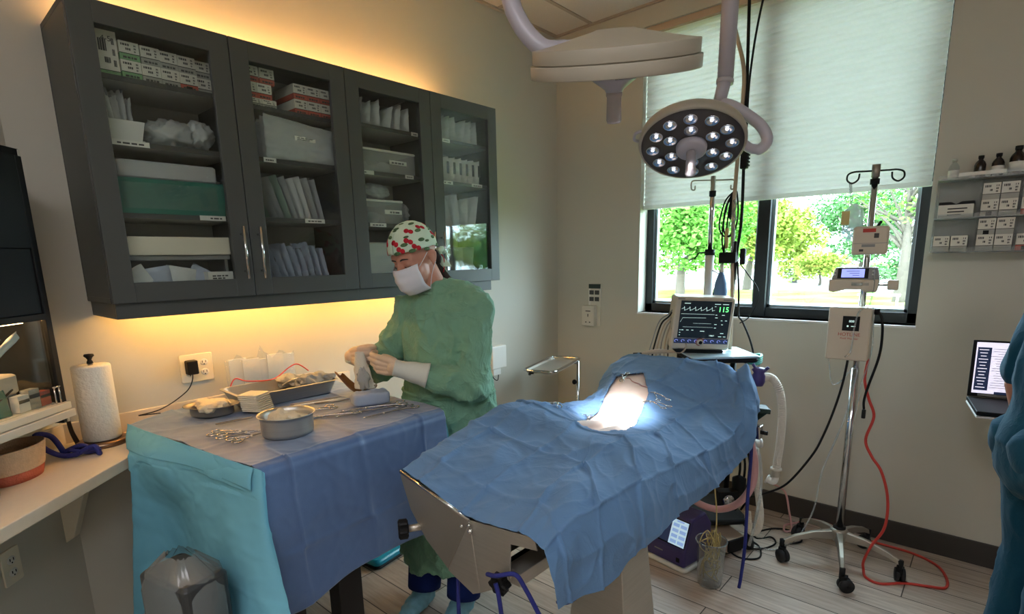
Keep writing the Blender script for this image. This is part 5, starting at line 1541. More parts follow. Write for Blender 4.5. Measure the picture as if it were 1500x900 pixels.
arm = spline([L1(-.120, .02, .030), (1.600, -2.180, 2.045), (1.572, -2.196, 2.068), (1.542, -2.212, 2.112), (1.518, -2.220, 2.175), (1.505, -2.215, 2.29), (1.50, -2.19, 2.5), (1.55, -2.0, 2.66), (1.62, -1.75, 2.74)], 7)
obj('yoke_arm', MB().tube(arm, .0225, 16), 'lavgrey', t)
obj('arm_joint', MB().cyl(L1(-.120, .02, .020), L1(-.120, .02, .050), .030, n=20), 'lavgrey', t)
obj('suspension_arm', MB().tube([(1.62, -1.75, 2.72), (1.64, -1.62, 2.78), (1.66, -1.50, 2.84)], .032, 18).cyl((1.66, -1.50, 2.74), (1.66, -1.50, 2.90), .042, n=20), 'lavgrey', t)
# lamp over the middle of the table, face toward us
c2 = V((1.600, -1.315, 1.955))
n2 = V((.20, -.46, -.865)).normalized()
M2 = lamp_axes(n2, V((.80, .60, -.04)))
t2 = thing('surgical_light', c2, 'round surgical lamp showing its ring of clear LED reflectors', 'surgical light')
obj('lamp_housing', MB().lathe([(0, .060), (.04, .058), (.13, .040), (.172, .020), (.186, .006), (.190, -.006), (.190, -.022), (.187, -.029), (.180, -.032), (.178, -.028), (0, -.026)], c2, 56, M=M2), 'taupe', t2)
MT_keep = None
leds(M2, c2, t2, .138, .084, -.030)
hub2 = obj('handle_hub', MB().lathe([(0, -.030), (.052, -.030), (.055, -.036), (.053, -.052), (.046, -.057), (.018, -.060), (0, -.060)], c2, 28, M=M2), 'lavgrey', t2)
obj('handle_cover', MB().lathe([(0, -.058), (.0165, -.058), (.0175, -.065), (.0160, -.075), (.0185, -.150), (.016, -.158), (0, -.160)], c2, 24, M=M2), 'handle', t2)
def L2(x, y, z): return c2+M2 @ V((x, y, z))
yk = spline([V((1.655, -1.20, 2.085)), V((1.690, -1.200, 2.075)), V((1.735, -1.190, 2.045)), V((1.790, -1.160, 1.995)), V((1.815, -1.155, 1.945)), V((1.800, -1.170, 1.912)), V((1.770, -1.190, 1.915)), L2(.185, .0, -.005)], 7)
obj('yoke_arm', MB().tube(yk, [.020 if k < len(yk)*.75 else .017 for k in range(len(yk))], 16), 'lavgrey', t2)
obj('side_knob', MB().tube(spline([L2(-.186, .03, .0), L2(-.205, .02, -.002), L2(-.207, -.02, -.01), L2(-.186, -.03, -.006)], 5), .006, 10), 'lavgrey', t2)
dp = obj('drop_tube', MB().cyl((1.648, -1.200, 2.085), (1.66, -1.18, 2.175), .023, .024, 22).cyl((1.66, -1.18, 2.165), (1.655, -1.14, 2.80), .0285, .033, 24), 'lavgrey', t2)
obj('collar', MB().cyl((1.659, -1.182, 2.158), (1.660, -1.180, 2.172), .031, n=24), 'lavgrey', dp)
t3 = thing('lamp_mount', (1.66, -1.32, 2.78), 'ceiling mount column carrying both surgical lamps', 'lamp mount')
obj('column', MB().cyl((1.66, -1.32, 2.80), (1.66, -1.32, H-.03), .045, n=24), 'lavgrey', t3)
obj('canopy', MB().lathe([(0, -.04), (.12, -.035), (.15, -.0), (0, 0)], (1.66, -1.32, H), 32), 'white', t3)
obj('cross_arm', MB().cyl((1.66, -1.52, 2.86), (1.655, -1.12, 2.86), .035, n=20), 'lavgrey', t3)
for nm, c, n_, e_ in (('surgical_beam_far', c2, (V((1.37, -1.45, .90))-c2), 150), ('surgical_beam_near', c1, (V((1.36, -1.42, .90))-c1), 95)):
    n_ = n_.normalized()
    light(nm, 'SPOT', tuple(c+n_*.075+V((.03, 0, 0))), e_, (1, .98, .96), tuple(c+n_), spot_size=math.radians(21), spot_blend=.75, shadow_soft_size=.05)

# ------------------------------------------------------------------ anaesthesia cart with monitor
t = thing('anaesthesia_cart', (1.42, -.55, 0), 'anaesthesia trolley with a pale top shelf behind the table\'s far end', 'medical cart')
rc = axes(V((.745, .667, 0)), V((-.667, .745, 0)), (0, 0, 1))
cc = V((1.40, -.56, 0))
def CP(u, v_, z): return cc+rc @ V((u, v_, z))
obj('top_shelf', MB().rbox(CP(0.02, -.05, 1.040), (.335, .30, .012), .02, M=rc), 'shelfblue', t, bevel=.002)
obj('shelf_frame', MB().rbox(CP(0.02, -.05, 1.022), (.325, .29, .022), .02, M=rc), 'black', t, bevel=.002)
for u, v_ in ((-.13, .06), (.16, .06)):
    obj('upright', MB().cyl(CP(u, v_, .10), CP(u, v_, 1.015), .016, n=14), 'black', t)
obj('cross_shelf', MB().rbox(CP(.015, -.02, .60), (.32, .26, .02), .02, M=rc), 'black', t, bevel=.002)
obj('cross_shelf', MB().rbox(CP(.015, -.02, .16), (.36, .34, .03), .03, M=rc), 'black', t, bevel=.003)
for u in (-.17, .20):
    for v_ in (-.17, .14):
        w_ = obj('caster', MB().cyl(CP(u-.012, v_, .04), CP(u+.012, v_, .04), .040, n=22), 'rubber', t)
        obj('caster_fork', MB().box(CP(u, v_, .10), (.03, .03, .06), M=rc), 'black', w_)
pole = CP(-.055, .12, 0)
px0, py0 = 1.335, -.44
obj('pole_sleeve', MB().cyl((px0, py0, 1.03), (px0, py0, 1.535), .023, n=22), 'white', t)
obj('pole_clamp', MB().cyl((px0, py0, 1.535), (px0, py0, 1.565), .026, n=18).tube([(px0, py0, 1.55), (px0-.045, py0-.03, 1.548), (px0-.065, py0-.045, 1.515)], .004, 8), 'black', t)
obj('iv_pole', MB().cyl((px0, py0, 1.56), (px0, py0, 1.935), .0125, n=16), 'chrome', t)
obj('pole_collar', MB().cyl((px0, py0, 1.835), (px0, py0, 1.862), .017, n=16), 'black', t)
hk = MB()
hx = V((.76, .65, 0)).normalized()
P0 = V((px0, py0, 1.915))
for s_ in (1, -1):
    e = P0+hx*(s_*.10)
    hk.tube(spline([P0, P0+hx*(s_*.06), e, e+hx*(s_*.012)+V((0, 0, -.012)), e+hx*(s_*.010)+V((0, 0, -.042)), e+hx*(-s_*.006)+V((0, 0, -.046)), e+hx*(-s_*.008)+V((0, 0, -.025))], 5), .0036, 8)
obj('bag_hook', hk, 'darksteel', t)
# vaporiser, absorber and pipes below
vp = CP(.135, -.10, 0)
vz = obj('vaporiser', MB().lathe([(0, .62), (.048, .62), (.050, .63), (.050, .72), (.042, .74), (.042, .79), (.034, .80), (0, .80)], CP(.11, -.14, -.08), 26), 'purple', t)
obj('dial', MB().lathe([(0, .80), (.030, .80), (.030, .825), (0, .828)], CP(.11, -.14, -.08), 22), 'black', vz)
obj('absorber', MB().lathe([(0, .48), (.055, .48), (.058, .49), (.058, .64), (.05, .66), (0, .66)], CP(.02, -.17, -.02), 28), 'white', t)
obj('valve_port', MB().cyl(CP(.15, -.15, .585), CP(.225, -.16, .585), .022, n=18).cyl(CP(.225, -.16, .585), CP(.235, -.16, .585), .026, n=18), 'white', t)
m = MB()
for k in range(4): m.tube(spline([CP(.10+.03*k, -.12, .62), CP(.13+.025*k, -.17, .48), CP(.12+.03*k, -.15, .32), CP(.09+.03*k, -.10, .19)], 5), .006, 8)
obj('pipework', m, 'black', t)
obj('regulator', MB().lathe([(0, .26), (.03, .26), (.034, .28), (.034, .34), (0, .36)], CP(.13, -.17, .06), 20).box(CP(.06, -.19, .30), (.10, .05, .09), M=rc), 'black', t)
obj('gauge', MB().cyl(CP(.06, -.216, .30), CP(.06, -.222, .30), .03, n=22), 'chrome', t)
vb = V((1.672, -.60, .95))
t_ = obj('breathing_valve', MB().lathe([(0, -.05), (.022, -.05), (.030, -.03), (.030, .0), (.024, .015), (.034, .03), (.024, .04), (0, .045)], vb, 20).cyl(vb, vb+V((.04, .01, .045)), .008, n=10).cyl(vb+V((0, 0, .01)), vb+V((-.02, -.03, .06)), .007, n=10).tube([CP(.16, .06, .90), vb+V((-.05, .02, -.02)), vb], .014, 10), 'purple', t)
# patient monitor
A = CP(-.012, -.115, 1.047)
tm = thing('patient_monitor', A, 'cream patient monitor reading 115 on the trolley\'s top shelf', 'monitor')
xm = V((.742, .668, -.055)).normalized(); um = V((.06, -.09, 1)); um = (um-xm*um.dot(xm)).normalized(); nm_ = xm.cross(um)
RM = axes(xm, um, nm_)
MC = V((1.418, -.690, 1.198))
def mon(u, v_, o=0.): return MC+RM @ V((u, v_, o))
obj('housing', MB().rbox(mon(0, 0, -.045), (.298, .268, .09), .016, M=RM), 'beige', tm, bevel=.003)
obj('foot', MB().rbox(mon(0, -.141, -.05), (.25, .016, .10), .01, M=RM), 'black', tm)
scr = obj('screen', MB().box(mon(.004, .022, .0012), (.252, .188, .002), M=RM), 'screen', tm)
obj('button_strip', MB().box(mon(.0, -.088, .0012), (.272, .026, .002), M=RM), 'screend', tm)
m = MB()
for k in range(8):
    u = -.125+.0335*k+(.014 if k > 3 else 0)
    m.tube([mon(u+.008*math.cos(2*PI*j/10), -.088+.006*math.sin(2*PI*j/10), .0026) for j in range(8)], .0009, 5)
obj('button_icon', m, 'screenb', tm)
kn = obj('dial_knob', MB().cyl(mon(-.005, -.092, 0), mon(-.005, -.092, .016), .017, .015, 24), 'beige', tm)
obj('dial_cap', MB().cyl(mon(-.005, -.092, .016), mon(-.005, -.092, .0175), .009, n=18), 'black', kn)
obj('dial_glow', MB().tube([mon(-.005+.019*math.cos(2*PI*j/24), -.092+.019*math.sin(2*PI*j/24), .0022) for j in range(24)], .0016, 5, closed=True), 'inkred', tm)
writing('heart_rate', '115', .036, mon(.092, .075, .003), xm, um, 'led115', scr)
writing('readout', '13661', .011, mon(.050, -.058, .003), xm, um, 'trace', scr)
tr = MB()
pts = []
for k in range(120):
    u = -.116+.165*k/119; ph = (k % 20)/20
    q = .004*math.sin(ph*2*PI)+(.010 if 8 <= k % 20 <= 9 else (-.007 if 10 <= k % 20 <= 11 else 0))
    pts.append(mon(u, .074+q, .0026))
tr.tube(pts, .0007, 4)
tr.tube([mon(-.116, .050, .0026), mon(.05, .050, .0026)], .0006, 4)
tr.tube([mon(-.116, .008, .0026), mon(-.106, .030, .0026), mon(.01, .032, .0026)], .0006, 4)
tr.tube([mon(-.05, .003, .0026), mon(.04, .003, .0026)], .0004, 4).tube([mon(-.10, -.016, .0026), mon(.05, -.016, .0026)], .0004, 4)
for k, (u, v_, l) in enumerate(((.06, .048, .008), (.062, .034, .012), (.095, .048, .014), (.112, .02, .010), (.09, .02, .008), (.062, .0, .012), (.095, .0, .008), (.062, -.018, .010), (-.10, -.032, .01), (-.075, -.032, .012), (-.05, -.032, .01), (0, -.036, .022), (-.112, -.032, .006), (-.112, -.045, .006), (-.112, -.058, .006), (.10, -.045, .016), (.092, -.062, .016), (.115, -.062, .012), (-.09, .103, .03), (.06, .102, .03), (.10, .102, .03), (.05, .09, .008))):
    tr.box(mon(u, v_, .0024), (l, .0028, .0008), M=RM)
obj('trace', tr, 'trace', scr)
obj('maker_plate', MB().box(mon(-.122, .124, .0008), (.035, .006, .001), M=RM), 'midgrey', tm)
obj('model_plate', MB().box(mon(.105, .124, .0008), (.04, .006, .001), M=RM), 'midgrey', tm)
# leads on the monitor's left
for k in range(6):
    off_ = .016*k
    cord('%s of six monitor leads drooping left of the monitor' % ('outermost', 'second', 'third', 'fourth', 'fifth', 'innermost')[k],
         [mon(-.148, .06-.012*k, -.04), (1.262+.004*k, -.757, 1.245-.012*k), (1.213+.013*k, -.752, 1.205-.010*k), (1.176+.018*k, -.75, 1.10), (1.158+.022*k, -.755, 1.02), (1.163+.022*k, -.76, .95)], .0042 if k == 1 else .0032, ['midgrey', 'black', 'beigetube', 'midgrey', 'beigetube', 'darkwood'][k], 'monitor_lead', 'cable', 6)
t = thing('probe_connector', (1.30, -.75, .995), 'tan handpiece lying where the leads reach the drape', 'handpiece')
obj('grip', MB().tube(spline([(1.175, -.86, 1.049), (1.21, -.82, 1.056), (1.25, -.79, 1.058), (1.30, -.76, 1.056)], 4), [.006, .007, .008, .010, .011, .011, .012, .012, .011, .010, .009, .008, .007], 10), 'beigetube', t)
obj('tip', MB().cyl((1.14, -.885, 1.050), (1.175, -.86, 1.049), .004, .006, 10), 'black', t)
obj('ring_lead', MB().tube(spline([(1.30, -.76, 1.056), (1.335, -.74, 1.055), (1.355, -.735, 1.085), (1.34, -.735, 1.125), mon(-.150, -.03, -.02)], 6), .0045, 8), 'beigetube', t)
# aqua breathing tube coil on the shelf's right end
ac = V((1.625, -.54, 1.005))
m = MB()
for k in range(4):
    m.tube([ac+V((.045*math.cos(2*PI*j/24)*.75, .045*math.sin(2*PI*j/24), .010*k+.004*math.sin(4*PI*j/24))) for j in range(24)], .0065, 8, closed=True)
obj('tubing_coil', m, 'aqua', label='coil of aqua breathing tube right of the monitor shelf', cat='tubing')
obj('coil_holder', MB().tube([CP(.165, .05, .985), ac+V((-.02, 0, -.008)), ac+V((.03, 0, -.008))], .008, 8), 'black', label='black arm holding the aqua tube coil', cat='holder')

# ------------------------------------------------------------------ hoses and leads from the ceiling
def hose(label, pts, r, mt, name='gas_hose', cat='hose', n=9, k=7): return cord(label, pts, r, mt, name, cat, n, k)
hose('beige gas hose dropping from the ceiling to the trolley', [(1.350, -.5, H-.01), (1.394, -.5, 2.718), (1.440, -.5, 2.55), (1.484, -.5, 2.371), (1.478, -.5, 2.09), (1.470, -.5, 1.78), (1.478, -.5, 1.50), (1.487, -.5, 1.29), (1.49, -.50, 1.05)], .0095, 'beigetube')
hose('black cable dropping straight from the ceiling behind the lamp', [(1.478, -.48, H-.01), (1.484, -.485, 2.692), (1.495, -.49, 2.37), (1.50, -.49, 2.1), (1.503, -.49, 1.95), (1.507, -.49, 1.70), (1.492, -.49, 1.52), (1.484, -.49, 1.30), (1.47, -.49, 1.06)], .0075, 'black')
hose('thin black cable slanting in from the right at the ceiling', [(1.64, -.49, H-.01), (1.548, -.495, 2.673), (1.512, -.50, 2.37), (1.512, -.505, 2.1), (1.513, -.505, 1.94)], .005, 'black')
t = thing('hose_clamp', (1.505, -.49, 1.96), 'black cable clamp on the hanging hoses at the lamp\'s right', 'clamp')
obj('clamp_body', MB().rbox((1.507, -.495, 1.99), (.034, .03, .09), .006), 'black', t, bevel=.002)
m = MB()
for k in range(5): m.bx(1.522, 1.53, -.505, -.485, 1.955+.016*k, 1.963+.016*k)
obj('clamp_teeth', m, 'black', t)
t = thing('hose_manifold', (1.455, -.5, 1.46), 'black bracket joining hoses and breathing bag in front of the window', 'bracket')
obj('bracket_body', MB().rbox((1.455, -.495, 1.52), (.085, .05, .055), .008).bx(1.478, 1.497, -.51, -.48, 1.50, 1.60), 'black', t, bevel=.003)
obj('adapter', MB().rbox((1.525, -.49, 1.525), (.026, .03, .08), .01), 'black', t)
obj('bag_neck', MB().cyl((1.425, -.50, 1.49), (1.428, -.50, 1.445), .009, n=12), 'white', t)
m = MB().lathe([(0, .145), (.010, .143), (.018, .125), (.030, .085), (.034, .045), (.030, .0), (.026, -.05), (.012, -.09), (0, -.095)], (1.425, -.50, 1.305), 26)
obj('breathing_bag', m, 'bluebag', label='blue rubber breathing bag hanging above the monitor', cat='breathing bag')
for k, (dx, lb) in enumerate(((0, 'outer'), (.018, 'inner'))):
    m = MB().tube(spline([(1.452+dx, -.465, 1.845), (1.418+dx, -.48, 1.80), (1.398+dx*1.2, -.49, 1.70), (1.408+dx, -.49, 1.645), (1.44+dx*.6, -.49, 1.625), (1.476, -.49, 1.655), (1.488, -.49, 1.72), (1.482, -.485, 1.80), (1.462, -.47, 1.846), (1.425+dx, -.485, 1.77), (1.415+dx, -.49, 1.62), (1.43, -.495, 1.545)], 8), .0042, 7)
    obj('coiled_lead', m, 'black', label='%s coil of black lead hung on the trolley pole hook' % lb, cat='cable')
t = thing('drip_line', (1.452, -.475, 1.52), 'drip chamber with amber fluid hanging from the trolley pole hook', 'drip line')
obj('tube', MB().tube(spline([(1.454, -.472, 1.842), (1.447, -.475, 1.80), (1.449, -.478, 1.72), (1.440, -.48, 1.66), (1.437, -.485, 1.57), (1.440, -.49, 1.53)], 5), .0045, 8), 'tube', t)
obj('chamber', MB().lathe([(0, .04), (.008, .038), (.010, .0), (.010, -.05), (.004, -.06), (0, -.061)], (1.447, -.476, 1.77), 16), 'black', t)
obj('fluid', MB().lathe([(0, .05), (.010, .048), (.012, 0), (.010, -.05), (0, -.055)], (1.436, -.484, 1.62), 16), 'yellow', t)
hose('clear spirit tube bundle winding around the beige hose', [(1.474, -.515, 1.80), (1.490, -.52, 1.77), (1.470, -.515, 1.74), (1.490, -.52, 1.71), (1.470, -.515, 1.68), (1.485, -.515, 1.64), (1.478, -.515, 1.55)], .006, 'tube', 'clear_tube', 'tube')
hose('thin black lead bowing right from the black bracket', [(1.512, -.49, 1.49), (1.56, -.49, 1.43), (1.608, -.49, 1.36), (1.605, -.49, 1.29), (1.57, -.49, 1.22), (1.53, -.495, 1.19)], .003, 'black', 'black_lead', 'cable')
hose('black power lead falling right of the monitor', [(1.50, -.49, 1.50), (1.515, -.49, 1.34), (1.52, -.49, 1.23), (1.54, -.49, 1.20), (1.575, -.49, 1.13), (1.60, -.49, 1.06), (1.615, -.50, 1.00), (1.63, -.52, .90)], .0048, 'black', 'power_lead', 'cable')
hose('thin black lead running down left from the black bracket', [(1.43, -.49, 1.50), (1.40, -.48, 1.42), (1.375, -.47, 1.33), (1.36, -.46, 1.26)], .0035, 'black', 'black_lead', 'cable')
hose('short grey lead bridging the pole sleeve and the hoses', [(1.36, -.45, 1.455), (1.40, -.47, 1.44), (1.43, -.49, 1.443)], .003, 'midgrey', 'grey_lead', 'cable')
# corrugated hoses
def corrugated(name, pts, r, mt, label, pitch=.0062, k=14, n=14, par=None):
    P = spline(pts, k)
    out = [P[0]]; 
    L = 0
    seg = []
    for a, b in zip(P[:-1], P[1:]):
        d = (b-a).length; s_ = 0
        nseg = max(1, int(d/(pitch/2)))
        for q in range(nseg): seg.append(a.lerp(b, q/nseg))
    seg.append(P[-1])
    R_ = [r*(1.0 if i % 2 else .86) for i in range(len(seg))]
    return obj(name, MB().tube(seg, R_, n, smooth=False), mt, par, label=label if par is None else None, cat='hose' if par is None else None)
th_ = thing('scavenge_hose', (1.74, -.5, .38), 'ivory corrugated hose looping over the trolley\'s right side', 'hose')
corrugated('corrugated_tube', [(1.675, -.58, .935), (1.695, -.53, .935), (1.722, -.51, .915), (1.750, -.50, .850), (1.766, -.50, .740), (1.766, -.50, .600), (1.757, -.50, .46)], .020, 'ivory', '', par=th_)
obj('cuff', MB().lathe([(0, -.02), (.021, -.02), (.021, .012), (.027, .014), (.027, .026), (.021, .028), (0, .028)], (1.756, -.50, .435), 22), 'ivory', th_)
obj('elbow', MB().tube(spline([(1.756, -.50, .42), (1.755, -.50, .395), (1.742, -.50, .383), (1.722, -.50, .39)], 5), .017, 14).cyl((1.722, -.50, .39), (1.714, -.50, .393), .024, n=18), 'white', th_)
corrugated('corrugated_hose', [(1.716, -.72, .62), (1.722, -.71, .48), (1.742, -.70, .36), (1.755, -.70, .26), (1.740, -.69, .185), (1.705, -.68, .17), (1.68, -.66, .26)], .017, 'ivory', 'second ivory corrugated hose hanging near the navy rope', n=12)
hose('pink breathing hose looping below the drape\'s far hem', [(1.718, -.84, .80), (1.726, -.85, .715), (1.755, -.85, .60), (1.750, -.85, .48), (1.692, -.85, .375), (1.60, -.85, .318), (1.50, -.85, .322), (1.44, -.84, .36)], .017, 'pinktube', 'breathing_hose', 'hose', 14)
hose('clear breathing tube running beside the pink loop', [(1.725, -.82, .80), (1.74, -.83, .70), (1.775, -.83, .60), (1.785, -.83, .46), (1.77, -.83, .30), (1.75, -.83, .17)], .007, 'tube', 'clear_tube', 'tube')

# ------------------------------------------------------------------ infusion stand
SX, SY = 2.045, -.41
t = thing('infusion_stand', (SX, SY, 0), 'chrome infusion stand on a five-legged caster base by the window', 'IV stand')
obj('lower_pole', MB().cyl((SX, SY, .17), (SX, SY, 1.00), .0165, n=20), 'chrome', t)
obj('upper_pole', MB().cyl((SX, SY, .99), (SX, SY, 1.905), .0125, n=18), 'chrome', t)
obj('pole_head', MB().cyl((SX, SY, 1.855), (SX, SY, 1.908), .0165, n=16), 'darksteel', t)
obj('pole_collar', MB().cyl((SX, SY, 1.825), (SX, SY, 1.848), .0185, n=16), 'black', t)
m = MB(); P0 = V((SX, SY, 1.882)); hx = V((.90, .40, 0)).normalized()
for s_ in (1, -1):
    e = P0+hx*(s_*.082)
    m.tube(spline([P0, P0+hx*(s_*.05), e, e+hx*(s_*.024)+V((0, 0, -.010)), e+hx*(s_*.026)+V((0, 0, -.034)), e+hx*(s_*.006)+V((0, 0, -.048)), e+hx*(-s_*.016)+V((0, 0, -.034)), e+hx*(-s_*.020)+V((0, 0, -.008))], 5), .0038, 8)
obj('bag_hook', m, 'black', t)
hubz = .155
obj('hub', MB().lathe([(0, -.03), (.032, -.03), (.040, -.01), (.040, .022), (.030, .032), (0, .032)], (SX, SY, hubz), 26), 'darksteel', t)
obj('hub_ring', MB().lathe([(0, .0), (.028, 0), (.028, .012), (0, .014)], (SX, SY, hubz+.030), 22), 'black', t)
a0 = math.atan2(-.153, .042)
for k in range(5):
    a = a0+2*PI*k/5
    d = V((math.cos(a), math.sin(a), 0)); w_ = V((-d.y, d.x, 0))
    c_ = V((SX, SY, 0))
    G = []
    pts = [(c_+d*.03+V((0, 0, hubz)), .020, .022), (c_+d*.12+V((0, 0, hubz-.005)), .015, .016), (c_+d*.21+V((0, 0, hubz-.030)), .013, .013), (c_+d*.258+V((0, 0, hubz-.055)), .011, .011)]
    m = MB(); vs = []
    for p, ww, hh in pts: vs += [p-w_*ww-V((0, 0, hh)), p+w_*ww-V((0, 0, hh)), p+w_*ww*.7+V((0, 0, hh)), p-w_*ww*.7+V((0, 0, hh))]
    fs = [(i*4+j, i*4+(j+1) % 4, (i+1)*4+(j+1) % 4, (i+1)*4+j) for i in range(3) for j in range(4)]+[(3, 2, 1, 0), (12, 13, 14, 15)]
    m.add(vs, fs)
    lg = obj('leg', m, 'darksteel', t, bevel=.003)
    e = c_+d*.262
    fk = MB().cyl(e+V((0, 0, .062)), e+V((0, 0, .112)), .0125, n=14).box(e+w_*.008+V((0, 0, .062)), (.03, .03, .028))
    obj('caster_fork', fk, 'black', lg)
    wc = e+w_*.018+V((0, 0, .032))
    wv = (w_*.3+d*.95).normalized()
    wh = MB().cyl(wc-wv*.019, wc-wv*.004, .032, n=24).cyl(wc+wv*.004, wc+wv*.019, .032, n=24).cyl(wc-wv*.019, wc+wv*.019, .012, n=12)
    obj('caster', wh, 'rubber', lg)
# fluid bag with its line
t = thing('infusion_bag', (1.985, -.42, 1.60), 'clear infusion bag hanging from the stand\'s left hook', 'infusion bag')
obj('strap', MB().tube(spline([(1.958, -.445, 1.838), (1.964, -.445, 1.79), (1.968, -.445, 1.74)], 4), .006, 8), 'tube', t)
G = []
for i in range(13):
    row = []
    for j in range(17):
        a = 2*PI*j/16; s = i/12
        wd_ = .040*min(1, (s*4+.25))*(1 if s < .8 else 1-(s-.8)*3)
        row.append(V((1.982+wd_*math.cos(a), -.445+.018*math.sin(PI*min(1, s*1.2+.1))*math.sin(a), 1.745-.16*s)))
    G.append(row)
obj('bag_film', MB().sheet(G), 'bagfilm', t)
obj('bag_label', MB().bx(1.940, 1.972, -.470, -.468, 1.655, 1.715), 'yellow', t)
obj('line', MB().tube(spline([(1.982, -.445, 1.585), (2.0, -.43, 1.54), (1.96, -.43, 1.50), (1.95, -.45, 1.47)], 5), .003, 6), 'tube', t)
def facing(px_, py_, tilt=0.):
    d = V((2.511-px_, -3.36-py_, 0)).normalized()
    return d
# upper pump: rounded box with red window
def device(c, yaw_, w_, h_, d_, pitch_=0.):
    R_ = Matrix.Rotation(yaw_, 3, 'Z') @ Matrix.Rotation(pitch_, 3, 'X') @ axes((1, 0, 0), (0, 0, 1), (0, -1, 0))
    return R_, (lambda u, v_, o=0.: V(c)+R_ @ V((u, v_, o)))
c = V((2.058, -.455, 1.583)); R_, P = device(c, .12, .135, .125, .06)
t = thing('infusion_pump', (2.058, -.44, 1.52), 'upper cream infusion pump with a small red display on the stand', 'pump')
obj('housing', MB().rbox(P(0, 0, -.0), (.134, .122, .055), .014, M=R_), 'beige', t, bevel=.004)
obj('red_window', MB().box(P(-.006, .043, .0285), (.048, .016, .002), M=R_), 'inkred', t)
obj('door_line', MB().box(P(0, -.012, .028), (.128, .002, .001), M=R_).box(P(-.005, -.022, .028), (.05, .012, .001), M=R_), 'midgrey', t)
obj('keypad', MB().box(P(.022, .020, .028), (.018, .020, .002), M=R_).box(P(-.03, -.042, .028), (.016, .010, .001), M=R_), 'ink', t)
obj('pole_grip', MB().cyl((SX, SY-.028, 1.575), (SX, SY+.028, 1.575), .022, n=14).tube([(SX+.03, SY-.03, 1.64), (SX+.045, SY-.03, 1.665)], .006, 8), 'black', t)
# syringe pump
c = V((2.018, -.468, 1.415)); R_, P = device(c, .10, .19, .11, .07)
t = thing('syringe_pump', (2.018, -.46, 1.36), 'syringe pump with violet screen and plunger sticking out right', 'syringe pump')
m = MB()
m.prism([P(-.100, -.052, .035), P(-.080, -.058, .035), P(-.030, -.045, .035), P(.030, -.045, .035), P(.045, -.058, .035), P(.085, -.055, .035), P(.092, .0, .035), P(-.100, .0, .035)], R_ @ V((0, 0, -.075)))
hs = obj('lower_body', m, 'beige', t, bevel=.006, seg=3)
m = MB(); m.prism([P(-.092, .0, .030), P(.092, .0, .030), P(.080, .052, .012), P(-.080, .052, .012)], R_ @ V((0, 0, -.055)))
obj('head_body', m, 'midgrey', t, bevel=.004)
up = (P(-.080, .052, .012)-P(-.092, .0, .030)).normalized(); xr = R_ @ V((1, 0, 0)); up = (up-xr*up.dot(xr)).normalized(); nr_ = xr.cross(up)
RP = axes(xr, up, nr_); fc = (P(-.0, .052, .012)+P(0, .0, .030))/2
obj('screen_bezel', MB().box(fc-xr*.010+nr_*.001, (.118, .046, .003), M=RP), 'black', t)
so = obj('screen', MB().box(fc-xr*.010+nr_*.003, (.088, .038, .001), M=RP), 'screenb', t)
m = MB()
for k in range(3): m.box(fc-xr*(.010-.006*k)+up*(.010-.010*k)+nr_*.0037, (.05-.012*k, .0022, .0004), M=RP)
obj('screen_text', m, 'screend', so)
m = MB()
for k in range(2): m.ball(fc-xr*.080+up*(.010-.016*k)+nr_*.002, .004, 8).ball(fc+xr*.066+up*(.010-.016*k)+nr_*.002, .004, 8)
obj('key', m, 'white', t)
obj('syringe_barrel', MB().cyl(P(-.01, -.020, .044), P(.055, -.020, .044), .007, n=14), 'tube', t)
obj('barrel_clamp', MB().rbox(P(.052, -.026, .030), (.042, .050, .035), .008, M=R_), 'beige', t, bevel=.003)
obj('plunger_rod', MB().cyl(P(.07, -.024, .02), P(.125, -.024, .02), .0045, n=12).cyl(P(.07, -.014, .02), P(.125, -.014, .02), .002, n=8), 'chrome', t)
obj('plunger_head', MB().rbox(P(.142, -.024, .02), (.040, .042, .032), .006, M=R_), 'beige', t, bevel=.003)
obj('pole_grip', MB().cyl((SX, SY-.05, 1.40), (SX, SY+.028, 1.40), .022, n=14), 'black', t)
# fluid warmer
c = V((2.018, -.485, 1.172)); R_, P = device(c, .03, .17, .24, .1)
t = thing('fluid_warmer', (2.018, -.48, 1.05), 'cream box fluid warmer with small black display low on the stand', 'fluid warmer')
hw = obj('housing', MB().rbox(P(0, 0, -.01), (.168, .240, .095), .010, M=R_), 'beige', t, bevel=.004)
dp_ = obj('display', MB().box(P(.008, .048, .038), (.066, .066, .002), M=R_), 'black', t)
writing('readout', '888', .014, P(.010, .058, .0396), xd := (R_ @ V((1, 0, 0))), R_ @ V((0, 1, 0)), 'trace', dp_)
obj('indicator', MB().ball(P(-.004, .036, .039), .004, 10).box(P(.018, .036, .039), (.018, .003, .001), M=R_), 'trace', dp_)
writing('lettering', 'HOTLINE', .021, P(.004, -.002, .0380), xd, R_ @ V((0, 1, 0)), 'inkred', t)
writing('lettering', 'Fluid Warmer', .0125, P(.006, -.020, .0380), xd, R_ @ V((0, 1, 0)), 'inkred', t)
obj('inlet_plug', MB().cyl(P(.086, .10, -.02), P(.105, .10, -.02), .014, n=14), 'black', t)
obj('pole_grip', MB().cyl((SX, SY-.03, 1.16), (SX, SY+.028, 1.16), .022, n=14), 'black', t)
